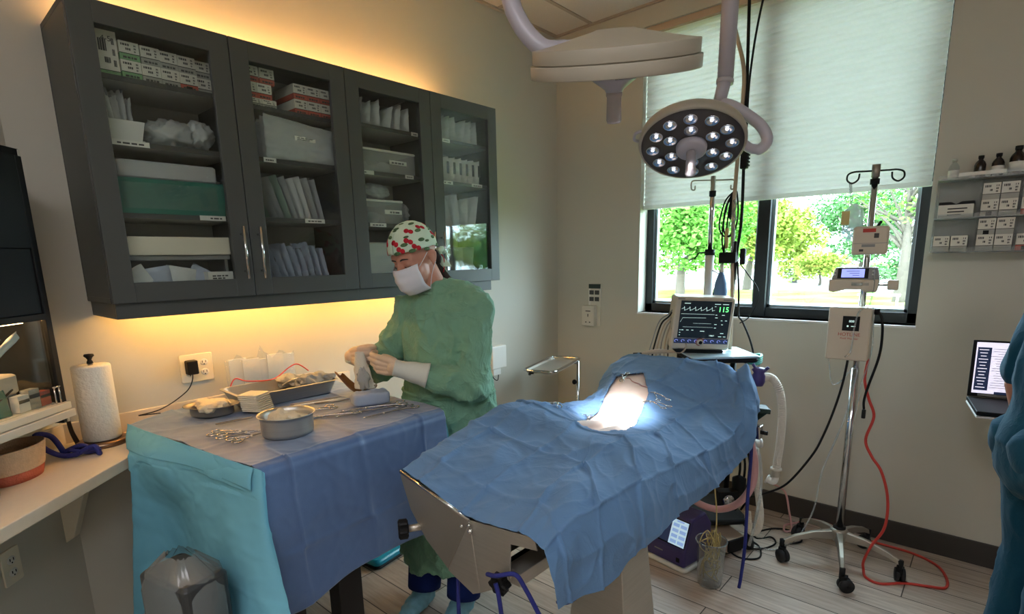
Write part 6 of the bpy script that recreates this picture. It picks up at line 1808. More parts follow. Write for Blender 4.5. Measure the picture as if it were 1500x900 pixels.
# lines and leads round the stand
hose('black power lead sweeping from the warmer down to the trolley', [(2.02, -.47, 1.05), (2.005, -.45, .93), (1.981, -.45, .80), (1.945, -.45, .66), (1.90, -.45, .54), (1.80, -.45, .37), (1.70, -.45, .29), (1.60, -.46, .235), (1.55, -.5, .20)], .0055, 'black', 'power_lead', 'cable')
hose('black lead hanging in a hook from the warmer\'s right side', [(2.118, -.47, 1.272), (2.135, -.47, 1.24), (2.142, -.465, 1.15), (2.136, -.46, 1.06), (2.108, -.455, .93), (2.098, -.455, .86), (2.101, -.455, .82)], .0055, 'black', 'power_lead', 'cable')
obj('lead_plug', MB().rbox((2.102, -.455, .797), (.016, .014, .042), .004), 'black', label='black plug at the hanging lead\'s loose end', cat='plug')
hose('red extension cord dropping from the warmer and looping on the floor', [(2.10, -.47, 1.06), (2.092, -.455, .96), (2.115, -.45, .87), (2.142, -.45, .79), (2.120, -.45, .675), (2.15, -.45, .60), (2.192, -.45, .54), (2.225, -.45, .44), (2.236, -.45, .34), (2.228, -.45, .25), (2.19, -.45, .16), (2.163, -.43, .06), (2.165, -.42, .012), (2.185, -.48, .006), (2.245, -.50, .006), (2.33, -.425, .006), (2.42, -.385, .006), (2.478, -.35, .006), (2.475, -.25, .006), (2.43, -.145, .006), (2.33, -.085, .006), (2.20, -.075, .006), (2.08, -.07, .006), (1.98, -.05, .02), (1.86, -.055, .035), (1.79, -.08, .006)], .0062, 'redcord', 'extension_cord', 'cord')
hose('dull red cord knotted on the floor behind the left caster', [(1.79, -.10, .012), (1.765, -.14, .012), (1.745, -.20, .018), (1.76, -.25, .010), (1.785, -.22, .010), (1.77, -.16, .02), (1.74, -.10, .06), (1.70, -.04, .14), (1.66, -.03, .17), (1.60, -.03, .18)], .0055, 'pinktube', 'knotted_cord', 'cord')
hose('thin clear line falling straight left of the warmer', [(1.945, -.475, 1.285), (1.931, -.46, 1.124), (1.945, -.455, 1.0), (1.960, -.45, .925), (1.99, -.45, .93), (2.04, -.45, 1.01)], .0026, 'tube', 'clear_line', 'tube')
hose('clear tube curving from the stand to the floor on its left', [(2.055, -.46, 1.24), (2.052, -.465, 1.10), (2.06, -.465, .98), (2.04, -.46, .83), (2.022, -.455, .735), (1.975, -.45, .56), (1.950, -.45, .45), (1.935, -.45, .28), (1.885, -.45, .12), (1.83, -.46, .04), (1.77, -.50, .008), (1.68, -.52, .008)], .0045, 'tube', 'clear_line', 'tube')
hose('clear line dropping behind the syringe pump to the warmer', [(2.085, -.49, 1.52), (2.095, -.50, 1.40), (2.085, -.50, 1.30), (2.055, -.53, 1.275), (2.045, -.545, 1.20), (2.04, -.545, 1.10), (2.02, -.545, 1.07)], .0036, 'tube', 'clear_line', 'tube')
hose('clear line at the warmer\'s right edge', [(2.097, -.49, 1.30), (2.110, -.50, 1.20), (2.112, -.50, 1.08), (2.085, -.47, .95), (2.07, -.45, .80), (2.06, -.45, .66)], .003, 'tube', 'clear_line', 'tube')
for k, pts in enumerate(([(1.58, -.45, .10), (1.66, -.42, .006), (1.72, -.36, .006), (1.76, -.42, .006), (1.72, -.52, .006), (1.64, -.56, .006), (1.56, -.50, .006)], [(1.62, -.40, .006), (1.70, -.25, .006), (1.80, -.22, .006), (1.86, -.30, .006), (1.82, -.37, .006)], [(1.56, -.62, .006), (1.66, -.68, .006), (1.74, -.62, .006), (1.70, -.50, .006), (1.62, -.46, .006)])):
    hose(('black cable coiled on the floor right of the trolley', 'black cable running under the stand\'s left caster', 'black cable circling near the tan foot pedal')[k], pts, .0045, 'black', 'floor_cable', 'cable')

# ------------------------------------------------------------------ instrument stand in the corner
zt_ = .858
t = thing('mayo_stand', (.42, -.35, 0), 'chrome tray stand in the room corner behind the table', 'tray stand')
ca, cb = V((.335, -.82, zt_)), V((.50, -.765, zt_))
Mm = rotz(.33*0+math.atan2(.06, .19)-.02)
mc = V((.368, -.545, zt_))
def rect(u, v_, z=0): return mc+Mm @ V((u, v_, z))
L = []
for q in loop_rect(-.105, .105, -.255, .255, 0, .035): L.append(rect(q.x, q.y, .0))
obj('rim', MB().tube(L, .0075, 10, closed=True), 'chrome', t)
m = MB(); pts = loop_rect(-.103, .103, -.253, .253, 0, .035); n_ = len(pts)
m.add([rect(p.x, p.y, -.004) for p in pts]+[rect(p.x*.93, p.y*.96, -.016) for p in pts]+[rect(p.x*.93, p.y*.96, -.019) for p in pts], [(j, (j+1) % n_, n_+(j+1) % n_, n_+j) for j in range(n_)]+[tuple(range(n_, 2*n_))]+[(n_+j, n_+(j+1) % n_, 2*n_+(j+1) % n_, 2*n_+j) for j in range(n_)]+[tuple(range(3*n_-1, 2*n_-1, -1))])
obj('tray_sheet', m, 'steel', t)
pp = rect(.105, .20)
obj('post', MB().cyl((pp.x, pp.y, .06), (pp.x, pp.y, zt_-.01), .011, n=14), 'chrome', t)
obj('support_arm', MB().tube([(pp.x, pp.y, zt_-.025), rect(-.02, .20, -.03), rect(-.02, -.1, -.025)], .007, 8), 'chrome', t)
obj('knob', MB().ball((pp.x-.022, pp.y-.012, .70), (.016, .016, .018), 14).cyl((pp.x-.02, pp.y-.01, .70), (pp.x, pp.y, .70), .006, n=8), 'black', t)
obj('tray_catch', MB().ball(rect(-.06, -.25, -.024), (.010, .010, .008), 10).box(rect(-.05, -.248, -.018), (.03, .012, .008), M=Mm), 'black', t)
m = MB().bx(pp.x-.02, pp.x+.02, pp.y-.24, pp.y+.16, .035, .06).bx(pp.x-.2, pp.x+.16, pp.y-.02, pp.y+.02, .035, .06)
obj('base', m, 'chrome', t, bevel=.003)
for dx, dy in ((0, -.23), (0, .15), (-.19, 0), (.15, 0)):
    obj('caster', MB().cyl((pp.x+dx-.012, pp.y+dy, .02), (pp.x+dx+.012, pp.y+dy, .02), .020, n=16), 'rubber', t)

# ------------------------------------------------------------------ clear wall rack
t = thing('wall_rack', (2.45, -.05, 1.52), 'clear acrylic rack of cartons on the wall right of the window', 'wall rack')
rx0, rx1 = 2.245, 2.80
m = MB(); m.bx(rx0, rx1, -.006, -.002, 1.52, 1.86)
obj('back_sheet', m, 'bin', t)
for z in (1.522, 1.672, 1.842):
    obj('shelf', MB().bx(rx0, rx1, -.105, -.006, z, z+.005), 'bin', t)
    obj('front_lip', MB().bx(rx0, rx1, -.109, -.105, z, z+.022), 'clearp', t)
for x in (rx0, 2.40, 2.535, 2.67, rx1):
    obj('divider', MB().bx(x-.002, x+.002, -.107, -.006, 1.522, 1.846), 'clearp', t)
obj('top_label', MB().bx(2.315, 2.475, -.1108, -.1095, 1.855, 1.870), 'paper', t)
def rack_carton(x, z, band, label, g_='suture cartons in the clear wall rack', cut=False):
    key = ('rack', band, cut)
    if key not in PROTO:
        me = carton(band, w=.0585, h=.070, d=.085, band_h=.33, seed=31, cut=cut).mesh('rack_carton')
        for q in ('boxwhite', 'box'+band, 'ink', 'black'): me.materials.append(K(q))
        PROTO[key] = me
    o = bpy.data.objects.new('suture_box', PROTO[key]); C.objects.link(o); o.location = (x, -.058, z); o.rotation_euler = (0, 0, -PI/2)
    tag(o, label, 'box', g_)
zt1, zt2, zb1, zb2 = 1.6775, 1.7478, 1.5275, 1.5978
for i, x in enumerate((2.435, 2.497)):
    cn = ('left', 'right')[i]
    rack_carton(x, zt1, 'grey', 'grey banded carton, %s column, lower of the rack\'s upper compartment' % cn, cut=(i == 0))
    rack_carton(x, zt2, 'grey', 'grey banded carton, %s column, top of the rack\'s upper compartment' % cn)
    rack_carton(x, zb1, 'grey', 'grey banded carton, %s column, lowest beside the two short ones' % cn)
    rack_carton(x, zb2, 'grey', 'grey banded carton, %s column, upper of the rack\'s lower compartment' % cn, cut=(i == 0))
for i, x in enumerate((2.282, 2.346)):
    rack_carton(x, zb1, 'grey', '%s of two lone cartons at the rack\'s bottom left' % ('left', 'right')[i])
rack_carton(2.568, zt1, 'red', 'red banded carton, lower, at the rack\'s cropped right side')
rack_carton(2.568, zt2, 'grey', 'grey banded carton above the red one at the cropped right side')
rack_carton(2.568, zb1, 'red', 'red banded carton at the rack\'s bottom right', cut=True)
m = MB(); m.bx(2.256, 2.382, -.10, -.02, 1.6775, 1.735, 0)
m.prism([V((2.256, -.1005, 1.735)), V((2.256, -.1005, 1.748)), V((2.300, -.1005, 1.748)), V((2.319, -.1005, 1.737)), V((2.338, -.1005, 1.748)), V((2.382, -.1005, 1.748)), V((2.382, -.1005, 1.735))], (0, .08, 0), 1)
for k in range(3): m.bx(2.29, 2.36-.01*k, -.1008, -.10, 1.715-.014*k, 1.720-.014*k, 1)
m.bx(2.258, 2.380, -.1009, -.10, 1.678, 1.690, 2)
obj('glove_box', m, ['boxwhite', 'black', 'boxgrey'], label='white glove box with a black notch in the rack\'s top left', cat='box', bevel=.001)
def bottle(x, h, r, mt, label, lab=True, cap='black'):
    t = thing('medicine_bottle', (x, -.055, 1.8475), label, 'bottle', 'bottles on top of the wall rack')
    obj('glass_body', MB().lathe([(0, 0), (r*.95, 0), (r, .004), (r, h*.58), (r*.8, h*.70), (r*.42, h*.80), (r*.42, h*.88), (0, h*.88)], (x, -.055, 1.8475), 24), mt, t)
    obj('cap', MB().lathe([(0, h*.87), (r*.5, h*.87), (r*.5, h), (0, h*1.005)], (x, -.055, 1.8475), 18), cap, t)
    if lab: obj('bottle_label', MB().lathe([(r*1.01, h*.10), (r*1.015, h*.45), (r*1.0, h*.45), (r*1.0, h*.10)], (x, -.055, 1.8475), 24), 'paper', t)
bottle(2.292, .092, .020, 'clearp', 'clear bottle at the left end of the wall rack\'s top', cap='ltgrey')
bottle(2.383, .094, .021, 'bottle', 'dark brown bottle second on top of the wall rack', False)
bottle(2.443, .096, .022, 'bottle', 'dark bottle with white label, third on the wall rack')
bottle(2.505, .118, .027, 'bottle', 'tall dark bottle on the wall rack nearest the picture edge')
bottle(2.555, .085, .021, 'clearp', 'small pale bottle beside the tall dark one', cap='white')
# ------------------------------------------------------------------ laptop on a wall arm
t = thing('laptop', (2.56, -.42, .92), 'black laptop showing a pale record screen on a wall shelf', 'laptop')
lx = V((.985, .17, .0)).normalized(); lu = V((.03, .10, 1)).normalized(); lu = (lu-lx*lu.dot(lx)).normalized(); ln = lx.cross(lu)
RL = axes(lx, lu, ln)
LO = V((2.457, -.445, 1.167))
def lp(u, v_, o=0.): return LO+RL @ V((u, -v_, o))
lid = obj('lid', MB().box(lp(.17, .112, -.005), (.345, .232, .008), M=RL), 'black', t, bevel=.002)
s1 = obj('screen', MB().box(lp(.172, .108, .0004), (.325, .208, .0016), M=RL), 'screenw', t)
obj('side_menu', MB().box(lp(.036, .112, .0016), (.044, .176, .001), M=RL), 'screend', s1)
m = MB()
for k in range(13): m.box(lp(.034, .034+.0128*k, .0023), (.030-.006*(k % 3), .003, .0006), M=RL)
obj('menu_line', m, 'screenw', s1)
obj('task_bar', MB().box(lp(.205, .208, .0016), (.25, .010, .001), M=RL), 'screend', s1)
m = MB(); rd = random.Random(3)
for col in range(2):
    for k in range(17): m.box(lp(.090+.085*col+rd.uniform(-.008, .008), .030+.0098*k, .0016), (rd.uniform(.025, .06), .0016, .0006), M=RL)
for k in range(6): m.box(lp(.115+.03*k, .018, .0016), (.018, .002, .0006), M=RL)
obj('record_text', m, 'midgrey', s1)
kd = V((.17, -.985, 0)).normalized()
A = lp(0, .226); 
m = MB(); 
q = [A+V((-.004, 0, -.002)), A+lx*.348+V((0, 0, -.002)), A+lx*.348+kd*.235+V((0, 0, -.010)), A+kd*.235+V((-.004, 0, -.010))]
m.prism(q, (0, 0, -.016))
obj('keyboard_base', m, 'black', t, bevel=.003)
obj('hinge_bar', MB().box(lp(.18, .219, .004), (.30, .009, .006), M=RL), 'midgrey', t)
t = thing('wall_shelf_arm', (2.62, -.2, .80), 'white wall bracket under the laptop', 'wall bracket')
B0 = A+lx*.17
obj('shelf_plate', MB().prism([p+V((0, 0, -.0185)) for p in q], (0, 0, -.008)), 'white', t, bevel=.002)
obj('arm_post', MB().rbox(V((B0.x+.03, B0.y-.06, .845)), (.05, .05, .10), .01).bx(B0.x+.01, B0.x+.05, B0.y-.06, -.01, .80, .84), 'offwhite', t, bevel=.003)
obj('wall_plate', MB().bx(B0.x-.02, B0.x+.08, -.012, 0, .74, .90), 'offwhite', t, bevel=.003)
obj('cable', MB().tube(spline([(B0.x-.01, B0.y-.05, .87), (B0.x-.03, B0.y-.06, .84), (B0.x-.02, B0.y-.05, .81), (B0.x+.0, B0.y-.04, .84)], 5), .003, 6), 'midgrey', t)
# ------------------------------------------------------------------ people
def head_frame(c, yaw_, pitch, roll=0.):
    """yaw 0 looks along -y; pitch looks down"""
    f = V((math.sin(yaw_), -math.cos(yaw_), 0)); l_ = V((0, 0, 1)).cross(f)
    u = V((0, 0, 1))
    f2 = f*math.cos(pitch)-u*math.sin(pitch); u2 = u*math.cos(pitch)+f*math.sin(pitch)
    u3 = u2*math.cos(roll)+l_*math.sin(roll); l3 = l_*math.cos(roll)-u2*math.sin(roll)
    return axes(f2, l3, u3), (lambda a, b, d: V(c)+axes(f2, l3, u3) @ V((a, b, d)))
def head_forms(m, P, R_):
    m.ball(P(-.008, 0, .035), (.098, .077, .095), 24, M=R_)
    m.ball(P(.030, 0, -.035), (.064, .062, .078), 22, M=R_)
    m.ball(P(.060, 0, -.095), (.028, .030, .024), 16, M=R_)
    m.ball(P(.070, 0, .030), (.024, .056, .030), 16, M=R_)
    m.ball(P(.079, 0, .022), (.014, .048, .009), 14, M=R_)
    for s_ in (1, -1):
        m.ball(P(.050, s_*.040, -.032), (.032, .024, .030), 16, M=R_)
        m.ball(P(.072, s_*.031, .001), (.0175, .0175, .013), 14, M=R_)
        e = MB
        m.ball(P(-.014, s_*.080, -.008), (.017, .009, .029), 14, M=R_).limb([P(-.006, s_*.081, .016), P(-.020, s_*.088, .018), P(-.031, s_*.089, .002), P(-.024, s_*.085, -.020), P(-.008, s_*.080, -.036)], [.0055, .006, .006, .0055, .0065], 8)
        pass
    m.limb([P(.092, 0, .012), P(.104, 0, -.012), P(.112, 0, -.030)], [.009, .0115, .0145], 12)
    m.ball(P(.098, .013, -.034), (.011, .009, .008), 10, M=R_).ball(P(.098, -.013, -.034), (.011, .009, .008), 10, M=R_)
    m.ball(P(.090, 0, -.066), (.014, .026, .009), 12, M=R_)
def hand_forms(m, W, d, n_, s_, grow=0., curls=None, spread=0., thumb=None):
    """palm, four fingers and a thumb. d: wrist to fingers, n_: back of the hand, s_: toward the index side"""
    W, d, n_, s_ = V(W), V(d).normalized(), V(n_).normalized(), V(s_).normalized()
    curls = curls or [(.5, .7, .5)]*4
    m.limb([W-d*.010, W+d*.012], [.026+grow, .027+grow], 14)
    base = (.030, .0105, -.009, -.027); lens = ((.043, .026, .021), (.047, .029, .022), (.043, .027, .021), (.034, .021, .018))
    rad = (.0098, .0100, .0095, .0085)
    for k in range(4):
        kn = W+d*(.088-.004*abs(k-1.2))+s_*base[k]+n_*(.002-.003*abs(k-1.4))
        m.limb([W+d*.005+s_*base[k]*.62, W+d*.045+s_*base[k]*.9, kn], [.0145+grow, .0140+grow, .0118+grow], 12)
        p = kn; a = 0; pts = [p]; r_ = [rad[k]+.0012+grow]
        for q in range(3):
            a += curls[k][q]
            dd = (d*math.cos(a)-n_*math.sin(a)+s_*(base[k]*spread*4)).normalized()
            p = p+dd*lens[k][q]; pts.append(p); r_.append(rad[k]*(.95, .86, .72)[q]+grow)
        m.limb(pts, r_, 10)
    t0 = W+d*.018+s_*.022-n_*.006
    td_ = thumb or (d*.62+s_*.55-n_*.55)
    td_ = V(td_).normalized()
    t1 = t0+td_*.042; t2 = t1+(td_+d*.5-n_*.12).normalized()*.032; t3 = t2+(td_+d*.8-n_*.30-s_*.2).normalized()*.025
    m.limb([t0, t1, t2, t3], [.017+grow, .0135+grow, .0115+grow, .0085+grow], 12)

# ---- the person in the green gown
N0 = V((.735, -1.815, 1.395))
hc = V((.700, -1.905, 1.552))
RH, HP = head_frame(hc, .10, .40, -.06)
by = .33
bf = V((math.sin(by), -math.cos(by), 0)); bl = V((0, 0, 1)).cross(bf)
pel = V((.750, -1.800, .93))
def BP(f, l_, z): return V((pel.x, pel.y, 0))+bf*f+bl*l_+V((0, 0, z))
shL, shR = BP(.01, .158, 1.325), BP(.01, -.165, 1.330)
elL, elR = V((.950, -1.850, 1.035)), V((.505, -1.975, 1.080))
wrL, wrR = V((.752, -2.070, 1.122)), V((.490, -2.105, 1.150))
ft = {}
body = MB()
head_forms(body, HP, RH)
body.limb([HP(-.022, 0, -.055), HP(-.030, 0, -.085).lerp(N0, .5), N0+V((0, 0, -.03))], [.054, .050, .050], 18)
body.limb([BP(.0, .0, 1.31), BP(.0, 0, 1.22), BP(.015, 0, 1.05), BP(.0, 0, .93)], [.100, .118, .110, .130], 20)
for s_ in (1, -1):
    body.limb([BP(0, s_*.05, 1.345), BP(.005, s_*.11, 1.330), (shL if s_ > 0 else shR)+V((0, 0, -.015))], [.050, .048, .048], 16)
    body.limb([BP(0, s_*.06, 1.24), BP(0, s_*.06, 1.0), BP(0, s_*.07, .92)], [.09, .085, .10], 16)
    hip, kn_, an = BP(0, s_*.09, .90), BP(.08, s_*.10, .49), BP(.13, s_*.10, .085)
    body.limb([hip, hip.lerp(kn_, .5), kn_, kn_.lerp(an, .35)+bf*-.012, an], [.088, .074, .054, .052, .036], 16)
    body.limb([an+V((0, 0, -.035)), an+bf*.08+V((0, 0, -.052)), an+bf*.155+V((0, 0, -.060))], [.036, .030, .022], 14)
    ft[s_] = an
for a, b, c in ((shL, elL, wrL), (shR, elR, wrR)):
    body.limb([a, a.lerp(b, .5), b, b.lerp(c, .4), c], [.050, .045, .038, .036, .026], 14)
dL = V((.735, -2.108, 1.160))-wrL; dL = (V((.60, -2.150, 1.150))-wrL).normalized()
sL = V((0, -.1, 1)); sL = (sL-dL*sL.dot(dL)).normalized(); nL = -sL.cross(dL)
if nL.dot(V((2.5, -3.4, 1.5))-wrL) < 0: nL = -nL
dR = (V((.585, -2.125, 1.160))-wrR).normalized(); sR = V((.0, .0, 1)); sR = (sR-dR*sR.dot(dR)).normalized(); nR = sR.cross(dR)
if nR.dot(V((-1, -.55, .0))) < 0: nR = -nR
cL = [(.45, .8, .55), (.52, .85, .55), (.6, .9, .6), (.7, .95, .6)]
cR = [(.8, 1.0, .7), (.9, 1.0, .7), (1.0, 1.0, .7), (1.1, 1.0, .7)]
tL = dL*.75-nL*.75-sL*.05; tR = dR*.7-nR*.6+sR*.2
hand_forms(body, wrL, dL, nL, sL, -.0016, cL, thumb=tL); hand_forms(body, wrR, dR, nR, sR, -.0016, cR, thumb=tR)
person = place_top(fused(body, 'person', .0045, 4), 'person', 'skin', 'person in green gown, cherry print cap and white mask at the instrument table', 'person')
# eyes cast down: brows and lashes
for s_ in (1, -1):
    obj('eyebrow', MB().tube(spline([HP(.092, s_*.012, .024), HP(.093, s_*.030, .029), HP(.080, s_*.048, .024)], 4), [.0022, .003, .0032, .0034, .0034, .003, .0026, .002, .0012], 6), 'hair', person)
    obj('eyelashes', MB().tube(spline([HP(.086, s_*.017, -.004), HP(.0885, s_*.030, -.008), HP(.080, s_*.046, -.005)], 4), .0016, 6), 'hair', person)
# mask
G = []
for i in range(17):
    row = []
    for j in range(21):
        l_ = -.076+.152*j/20; v_ = i/16
        wz = 1-.12*abs(v_-.5)*2
        u = -.004-.118*v_
        ff = .132-.062*(abs(l_)/.076)**1.9-.030*max(0, (v_-.55)/.45)**1.6-.010*max(0, (.18-v_)/.18)
        ff += .0026*math.sin(v_*PI*6)*(1-(abs(l_)/.076)**2)+.002*noise.noise(V((l_*40, v_*5, 2)))
        row.append(HP(ff, l_*wz, u))
    G.append(row)
mk = obj('face_mask', MB().sheet(G), 'mask', person)
mk.modifiers.new('thick', 'SOLIDIFY').thickness = .0012
for s_ in (1, -1):
    obj('ear_loop', MB().tube(spline([HP(.064, s_*.073, -.016), HP(.035, s_*.078, -.0), HP(.005, s_*.084, .020)], 4), .0013, 6).tube(spline([HP(.045, s_*.068, -.118), HP(.02, s_*.078, -.07), HP(-.018, s_*.086, -.03)], 4), .0013, 6), 'mask', mk)
# cap with cherries
def cap_pt(az, t, g_=1.0):
    """t 0 top .. 1 rim"""
    ca, sa = math.cos(az), math.sin(az)
    # rim latitude: low at nape, higher at the brow
    th = t*(1.62+.22*(-ca)-.06*abs(sa))
    p = V((.111*math.sin(th)*ca, .090*math.sin(th)*sa, .112*math.cos(th)))
    return HP(-.006+p.x*g_, p.y*g_, .036+p.z*g_)
G = [[cap_pt(2*PI*j/48, .02+.98*i/22)+V((0, 0, .0025*noise.noise(V((j*.4, i*.35, 1))))) for j in range(49)] for i in range(23)]
cp_m = MB().sheet(G)
rd = random.Random(12)
def cap_disc(az, t, r, mi, ex=1.):
    c = cap_pt(az, t, 1.008); e1 = (cap_pt(az+.02, t)-cap_pt(az-.02, t)).normalized(); e2 = (cap_pt(az, t+.01)-cap_pt(az, t-.01)).normalized(); n_ = e2.cross(e1)
    if n_.dot(c-HP(0, 0, .03)) < 0: n_ = -n_
    cp_m.ball(c, (r*ex, r, .0009), 12, mi, M=axes(e1, e2, n_))
spots = [(a, t) for t, n_, o in ((.22, 4, .3), (.48, 7, .0), (.72, 9, .25), (.93, 10, .6)) for a in [2*PI*(k+o)/n_ for k in range(n_)]]
for a, t in spots:
    a += rd.uniform(-.08, .08); t += rd.uniform(-.03, .02)
    q = 1/max(.35, math.sin(t*1.6))
    if rd.random() < .62:
        cap_disc(a, t, .0105, 1); cap_disc(a+.14*q, t+.06, .0100, 1)
    if rd.random() < .8:
        cap_disc(a-.13*q, t+.09, .0075, 2, 2.0)
    if rd.random() < .5: cap_disc(a+.04*q, t-.09, .005, 2, 2.2)
cap_o = place(cp_m.mesh('surgical_cap'), 'surgical_cap', ['cap', 'cherry', 'leaf'], person)
cap_o.modifiers.new('thick', 'SOLIDIFY').thickness = .0015
m = MB()
kb = HP(-.118, .012, -.028)
m.ball(kb, (.018, .016, .02), 12, M=RH, lump=.3, seed=2)
for dx, dz, l_ in ((.02, -.06, 1), (-.012, -.075, 1.1)):
    e = kb+V((.02, .02, dz*l_)); w_ = V((.012, .012, 0))
    m.add([kb-w_*.4, kb+w_*.4, e+w_+V((dx, 0, 0)), e-w_+V((dx, 0, 0))], [(0, 1, 2, 3)])
m.ball(kb+V((.022, .0, .012)), (.022, .008, .012), 10, M=RH, lump=.3, seed=7).ball(kb+V((.006, .022, .006)), (.010, .02, .014), 10, M=RH, lump=.3, seed=8)
obj('cap_tie', m, 'cap', cap_o)
m = MB().tube(spline([kb, kb+V((.022, .012, -.02)), kb+V((.024, .012, -.06)), kb+V((.018, .01, -.09))], 4), .0022, 6)
obj('tie_cord', m, 'cherry', cap_o)
obj('hair', fused(MB().ball(HP(-.098, 0, -.045), (.026, .050, .045), 16, M=RH, lump=.2, seed=3).limb([HP(-.10, .02, -.05), HP(-.105, .03, -.11), N0+V((.03, .07, .0))], [.022, .020, .010], 10), 'hair', .005, 2) if False else MB().ball(HP(-.090, 0, -.040), (.022, .046, .036), 16, M=RH, lump=.2, seed=3).tube(spline([HP(-.100, .0, -.05), HP(-.105, .0, -.09), N0+V((.03, .062, .035))], 4), [.020-.001*k for k in range(9)], 10), 'hair', person)
# gown: trunk, long skirt and sleeves in one cloth
gm = MB()
prof = [(.215, .262, .225, .035), (.40, .258, .212, .025), (.62, .250, .192, .01), (.80, .242, .182, .005), (.93, .238, .178, .0), (1.02, .220, .162, .005), (1.10, .205, .158, .01), (1.20, .205, .160, .008), (1.28, .205, .152, .0), (1.335, .205, .136, -.004), (1.375, .160, .112, -.006), (1.405, .105, .092, -.004), (1.425, .080, .078, -.002)]
vs = []; n = 56
for z, a, b, sh_ in prof:
    for j in range(n):
        t = 2*PI*j/n
        fold_ = 1+(.030*math.sin(7*t+1)+.020*math.sin(11*t))*max(0, (1.0-z))*1.3
        p = BP(sh_+b*math.sin(t)*fold_*.90, a*math.cos(t)*fold_*.92, z)
        k_ = max(0, (z-1.2)/.225)
        p += (N0-BP(0, 0, 1.395))*min(1, k_)*V((1, 1, 0)).length/1.414*.9
        vs.append(p)
k = len(prof)
fs = [(i*n+j, i*n+(j+1) % n, (i+1)*n+(j+1) % n, (i+1)*n+j) for i in range(k-1) for j in range(n)]+[tuple(range(n-1, -1, -1)), tuple(range((k-1)*n, k*n))]
gm.add(vs, fs)
gm.limb([shR+V((0, 0, .002)), BP(.0, -.11, 1.352), BP(-.005, -.05, 1.375), BP(-.005, .05, 1.375), BP(.0, .11, 1.352), shL+V((0, 0, .002))], [.072, .076, .078, .078, .076, .072], 18)
gm.limb([N0+V((0, 0, -.045)), N0+V((0, 0, -.005))], [.096, .074], 20)
for a, b, c, cut in ((shL, elL, wrL, .58), (shR, elR, wrR, .60)):
    e = b.lerp(c, cut)
    gm.limb([BP(0, .10 if a is shL else -.10, 1.33), a+V((0, 0, -.012)), a.lerp(b, .35), a.lerp(b, .72), b, b.lerp(c, cut*.55), e], [.068, .068, .064, .066, .066, .060, .047], 18)
gme = fused(gm, 'surgical_gown', .0075, 5)
gme.update()
nrm = [v_.normal.copy() for v_ in gme.vertices]
for v_, n_ in zip(gme.vertices, nrm):
    p = v_.co
    q = V((p.x*1.0, p.y*1.0, p.z*.55))
    r1 = 1-abs(noise.noise(q*9+V((4, 1, 0))))*2.2; r2 = 1-abs(noise.noise(V((p.x*16+p.z*9, p.y*16, p.z*11))+V((0, 7, 2))))*2.2
    v_.co = p+n_*(.017*max(r1, 0)**2+.011*max(r2, 0)**2.5-.009+.002*noise.noise(p*55))
gme.update()
gown = place(gme, 'surgical_gown', 'gown', person)
obj('collar_band', MB().tube([N0+bf*(.070*math.sin(2*PI*j/30))+bl*(.072*math.cos(2*PI*j/30))+V((0, 0, .022-.012*math.sin(2*PI*j/30))) for j in range(30)], .009, 8, closed=True), 'gown', gown)
m = MB()
ring_ = [BP(.006+.150*math.sin(2*PI*j/40), .210*math.cos(2*PI*j/40), .985+.003*math.sin(6*PI*j/40)) for j in range(40)]
m.tube(ring_, .008, 8, closed=True)
obj('waist_tie', m, 'gown', gown)
# gloves with gauntlet cuffs
for nm, W, d, n_, s_, cu, el in (('glove', wrL, dL, nL, sL, cL, elL), ('glove', wrR, dR, nR, sR, cR, elR)):
    m = MB(); hand_forms(m, W, d, n_, s_, .0012, cu, thumb=tL if W is wrL else tR)
    gl = place(fused(m, 'glove', .0026, 3), 'glove', 'glove', person)
    ax = (el-W).normalized()
    m = MB(); P0, P1 = W-ax*.012, W+ax*.125
    m.tube(spline([P0, W+ax*.025, W+ax*.065, P1], 5), [.0335, .0338, .0340, .0342, .0345, .0345, .036, .0375, .0392, .041, .0425, .0435, .0445, .0475, .050, .052], 22)
    cf = obj('glove_cuff', m, 'cuff', gl)
# trousers and shoe covers
for s_ in (1, -1):
    an = ft[s_]
    kn_ = BP(.08, s_*.10, .49)
    m = MB().tube(spline([kn_, kn_.lerp(an, .5)+bf*-.012, an+V((0, 0, .0))], 5), [.078, .079, .080, .080, .080, .079, .078, .077, .076, .075, .074], 20)
    obj('trouser_leg', m, 'navycloth', person)
    m = MB().limb([an+V((0, 0, -.030)), an+bf*.06+V((0, 0, -.040)), an+bf*.15+V((0, 0, -.048))], [.050, .046, .036], 16)
    me = fused(m, 'shoe_cover', .006, 3)
    for v_ in me.vertices:
        v_.co += V((0, 0, 0))+V((.006*noise.noise(v_.co*45), .006*noise.noise(v_.co*45+V((3, 0, 0))), .004*noise.noise(v_.co*50)))
        v_.co.z = max(.001, v_.co.z)
    place(me, 'shoe_cover', 'shoecover', person)
# what the hands hold
hp = V((.600, -2.135, 1.10))
t = thing('wrapped_instrument', (.60, -2.13, 1.04), 'crinkled clear and white wrapped instrument held in the gloved hands', 'wrapped instrument')
m = MB()
G = []
for i in range(15):
    s = i/14
    row = []
    for j in range(21):
        a = 2*PI*j/20
        r1 = .016+.026*s**.8; r2 = .012+.012*s
        w_ = 1+.16*noise.noise(V((math.cos(a)*2, math.sin(a)*2, s*5)))+.10*noise.noise(V((math.cos(a)*5, math.sin(a)*5, s*11)))
        row.append(V((.595+.012*s, -2.135+.006*s, 1.182-.148*s))+V((.747, .665, 0))*(r1*math.cos(a)*w_)+V((.665, -.747, 0))*(r2*math.sin(a)*w_))
    G.append(row)
m.sheet(G)
obj('wrap', m, 'gauze2', t)
m = MB()
m.tube([(.622, -2.155, 1.115), (.640, -2.148, 1.055)], .006, 8).tube([(.612, -2.162, 1.10), (.628, -2.157, 1.045)], .004, 8)
obj('dark_tip', m, 'instr', t)
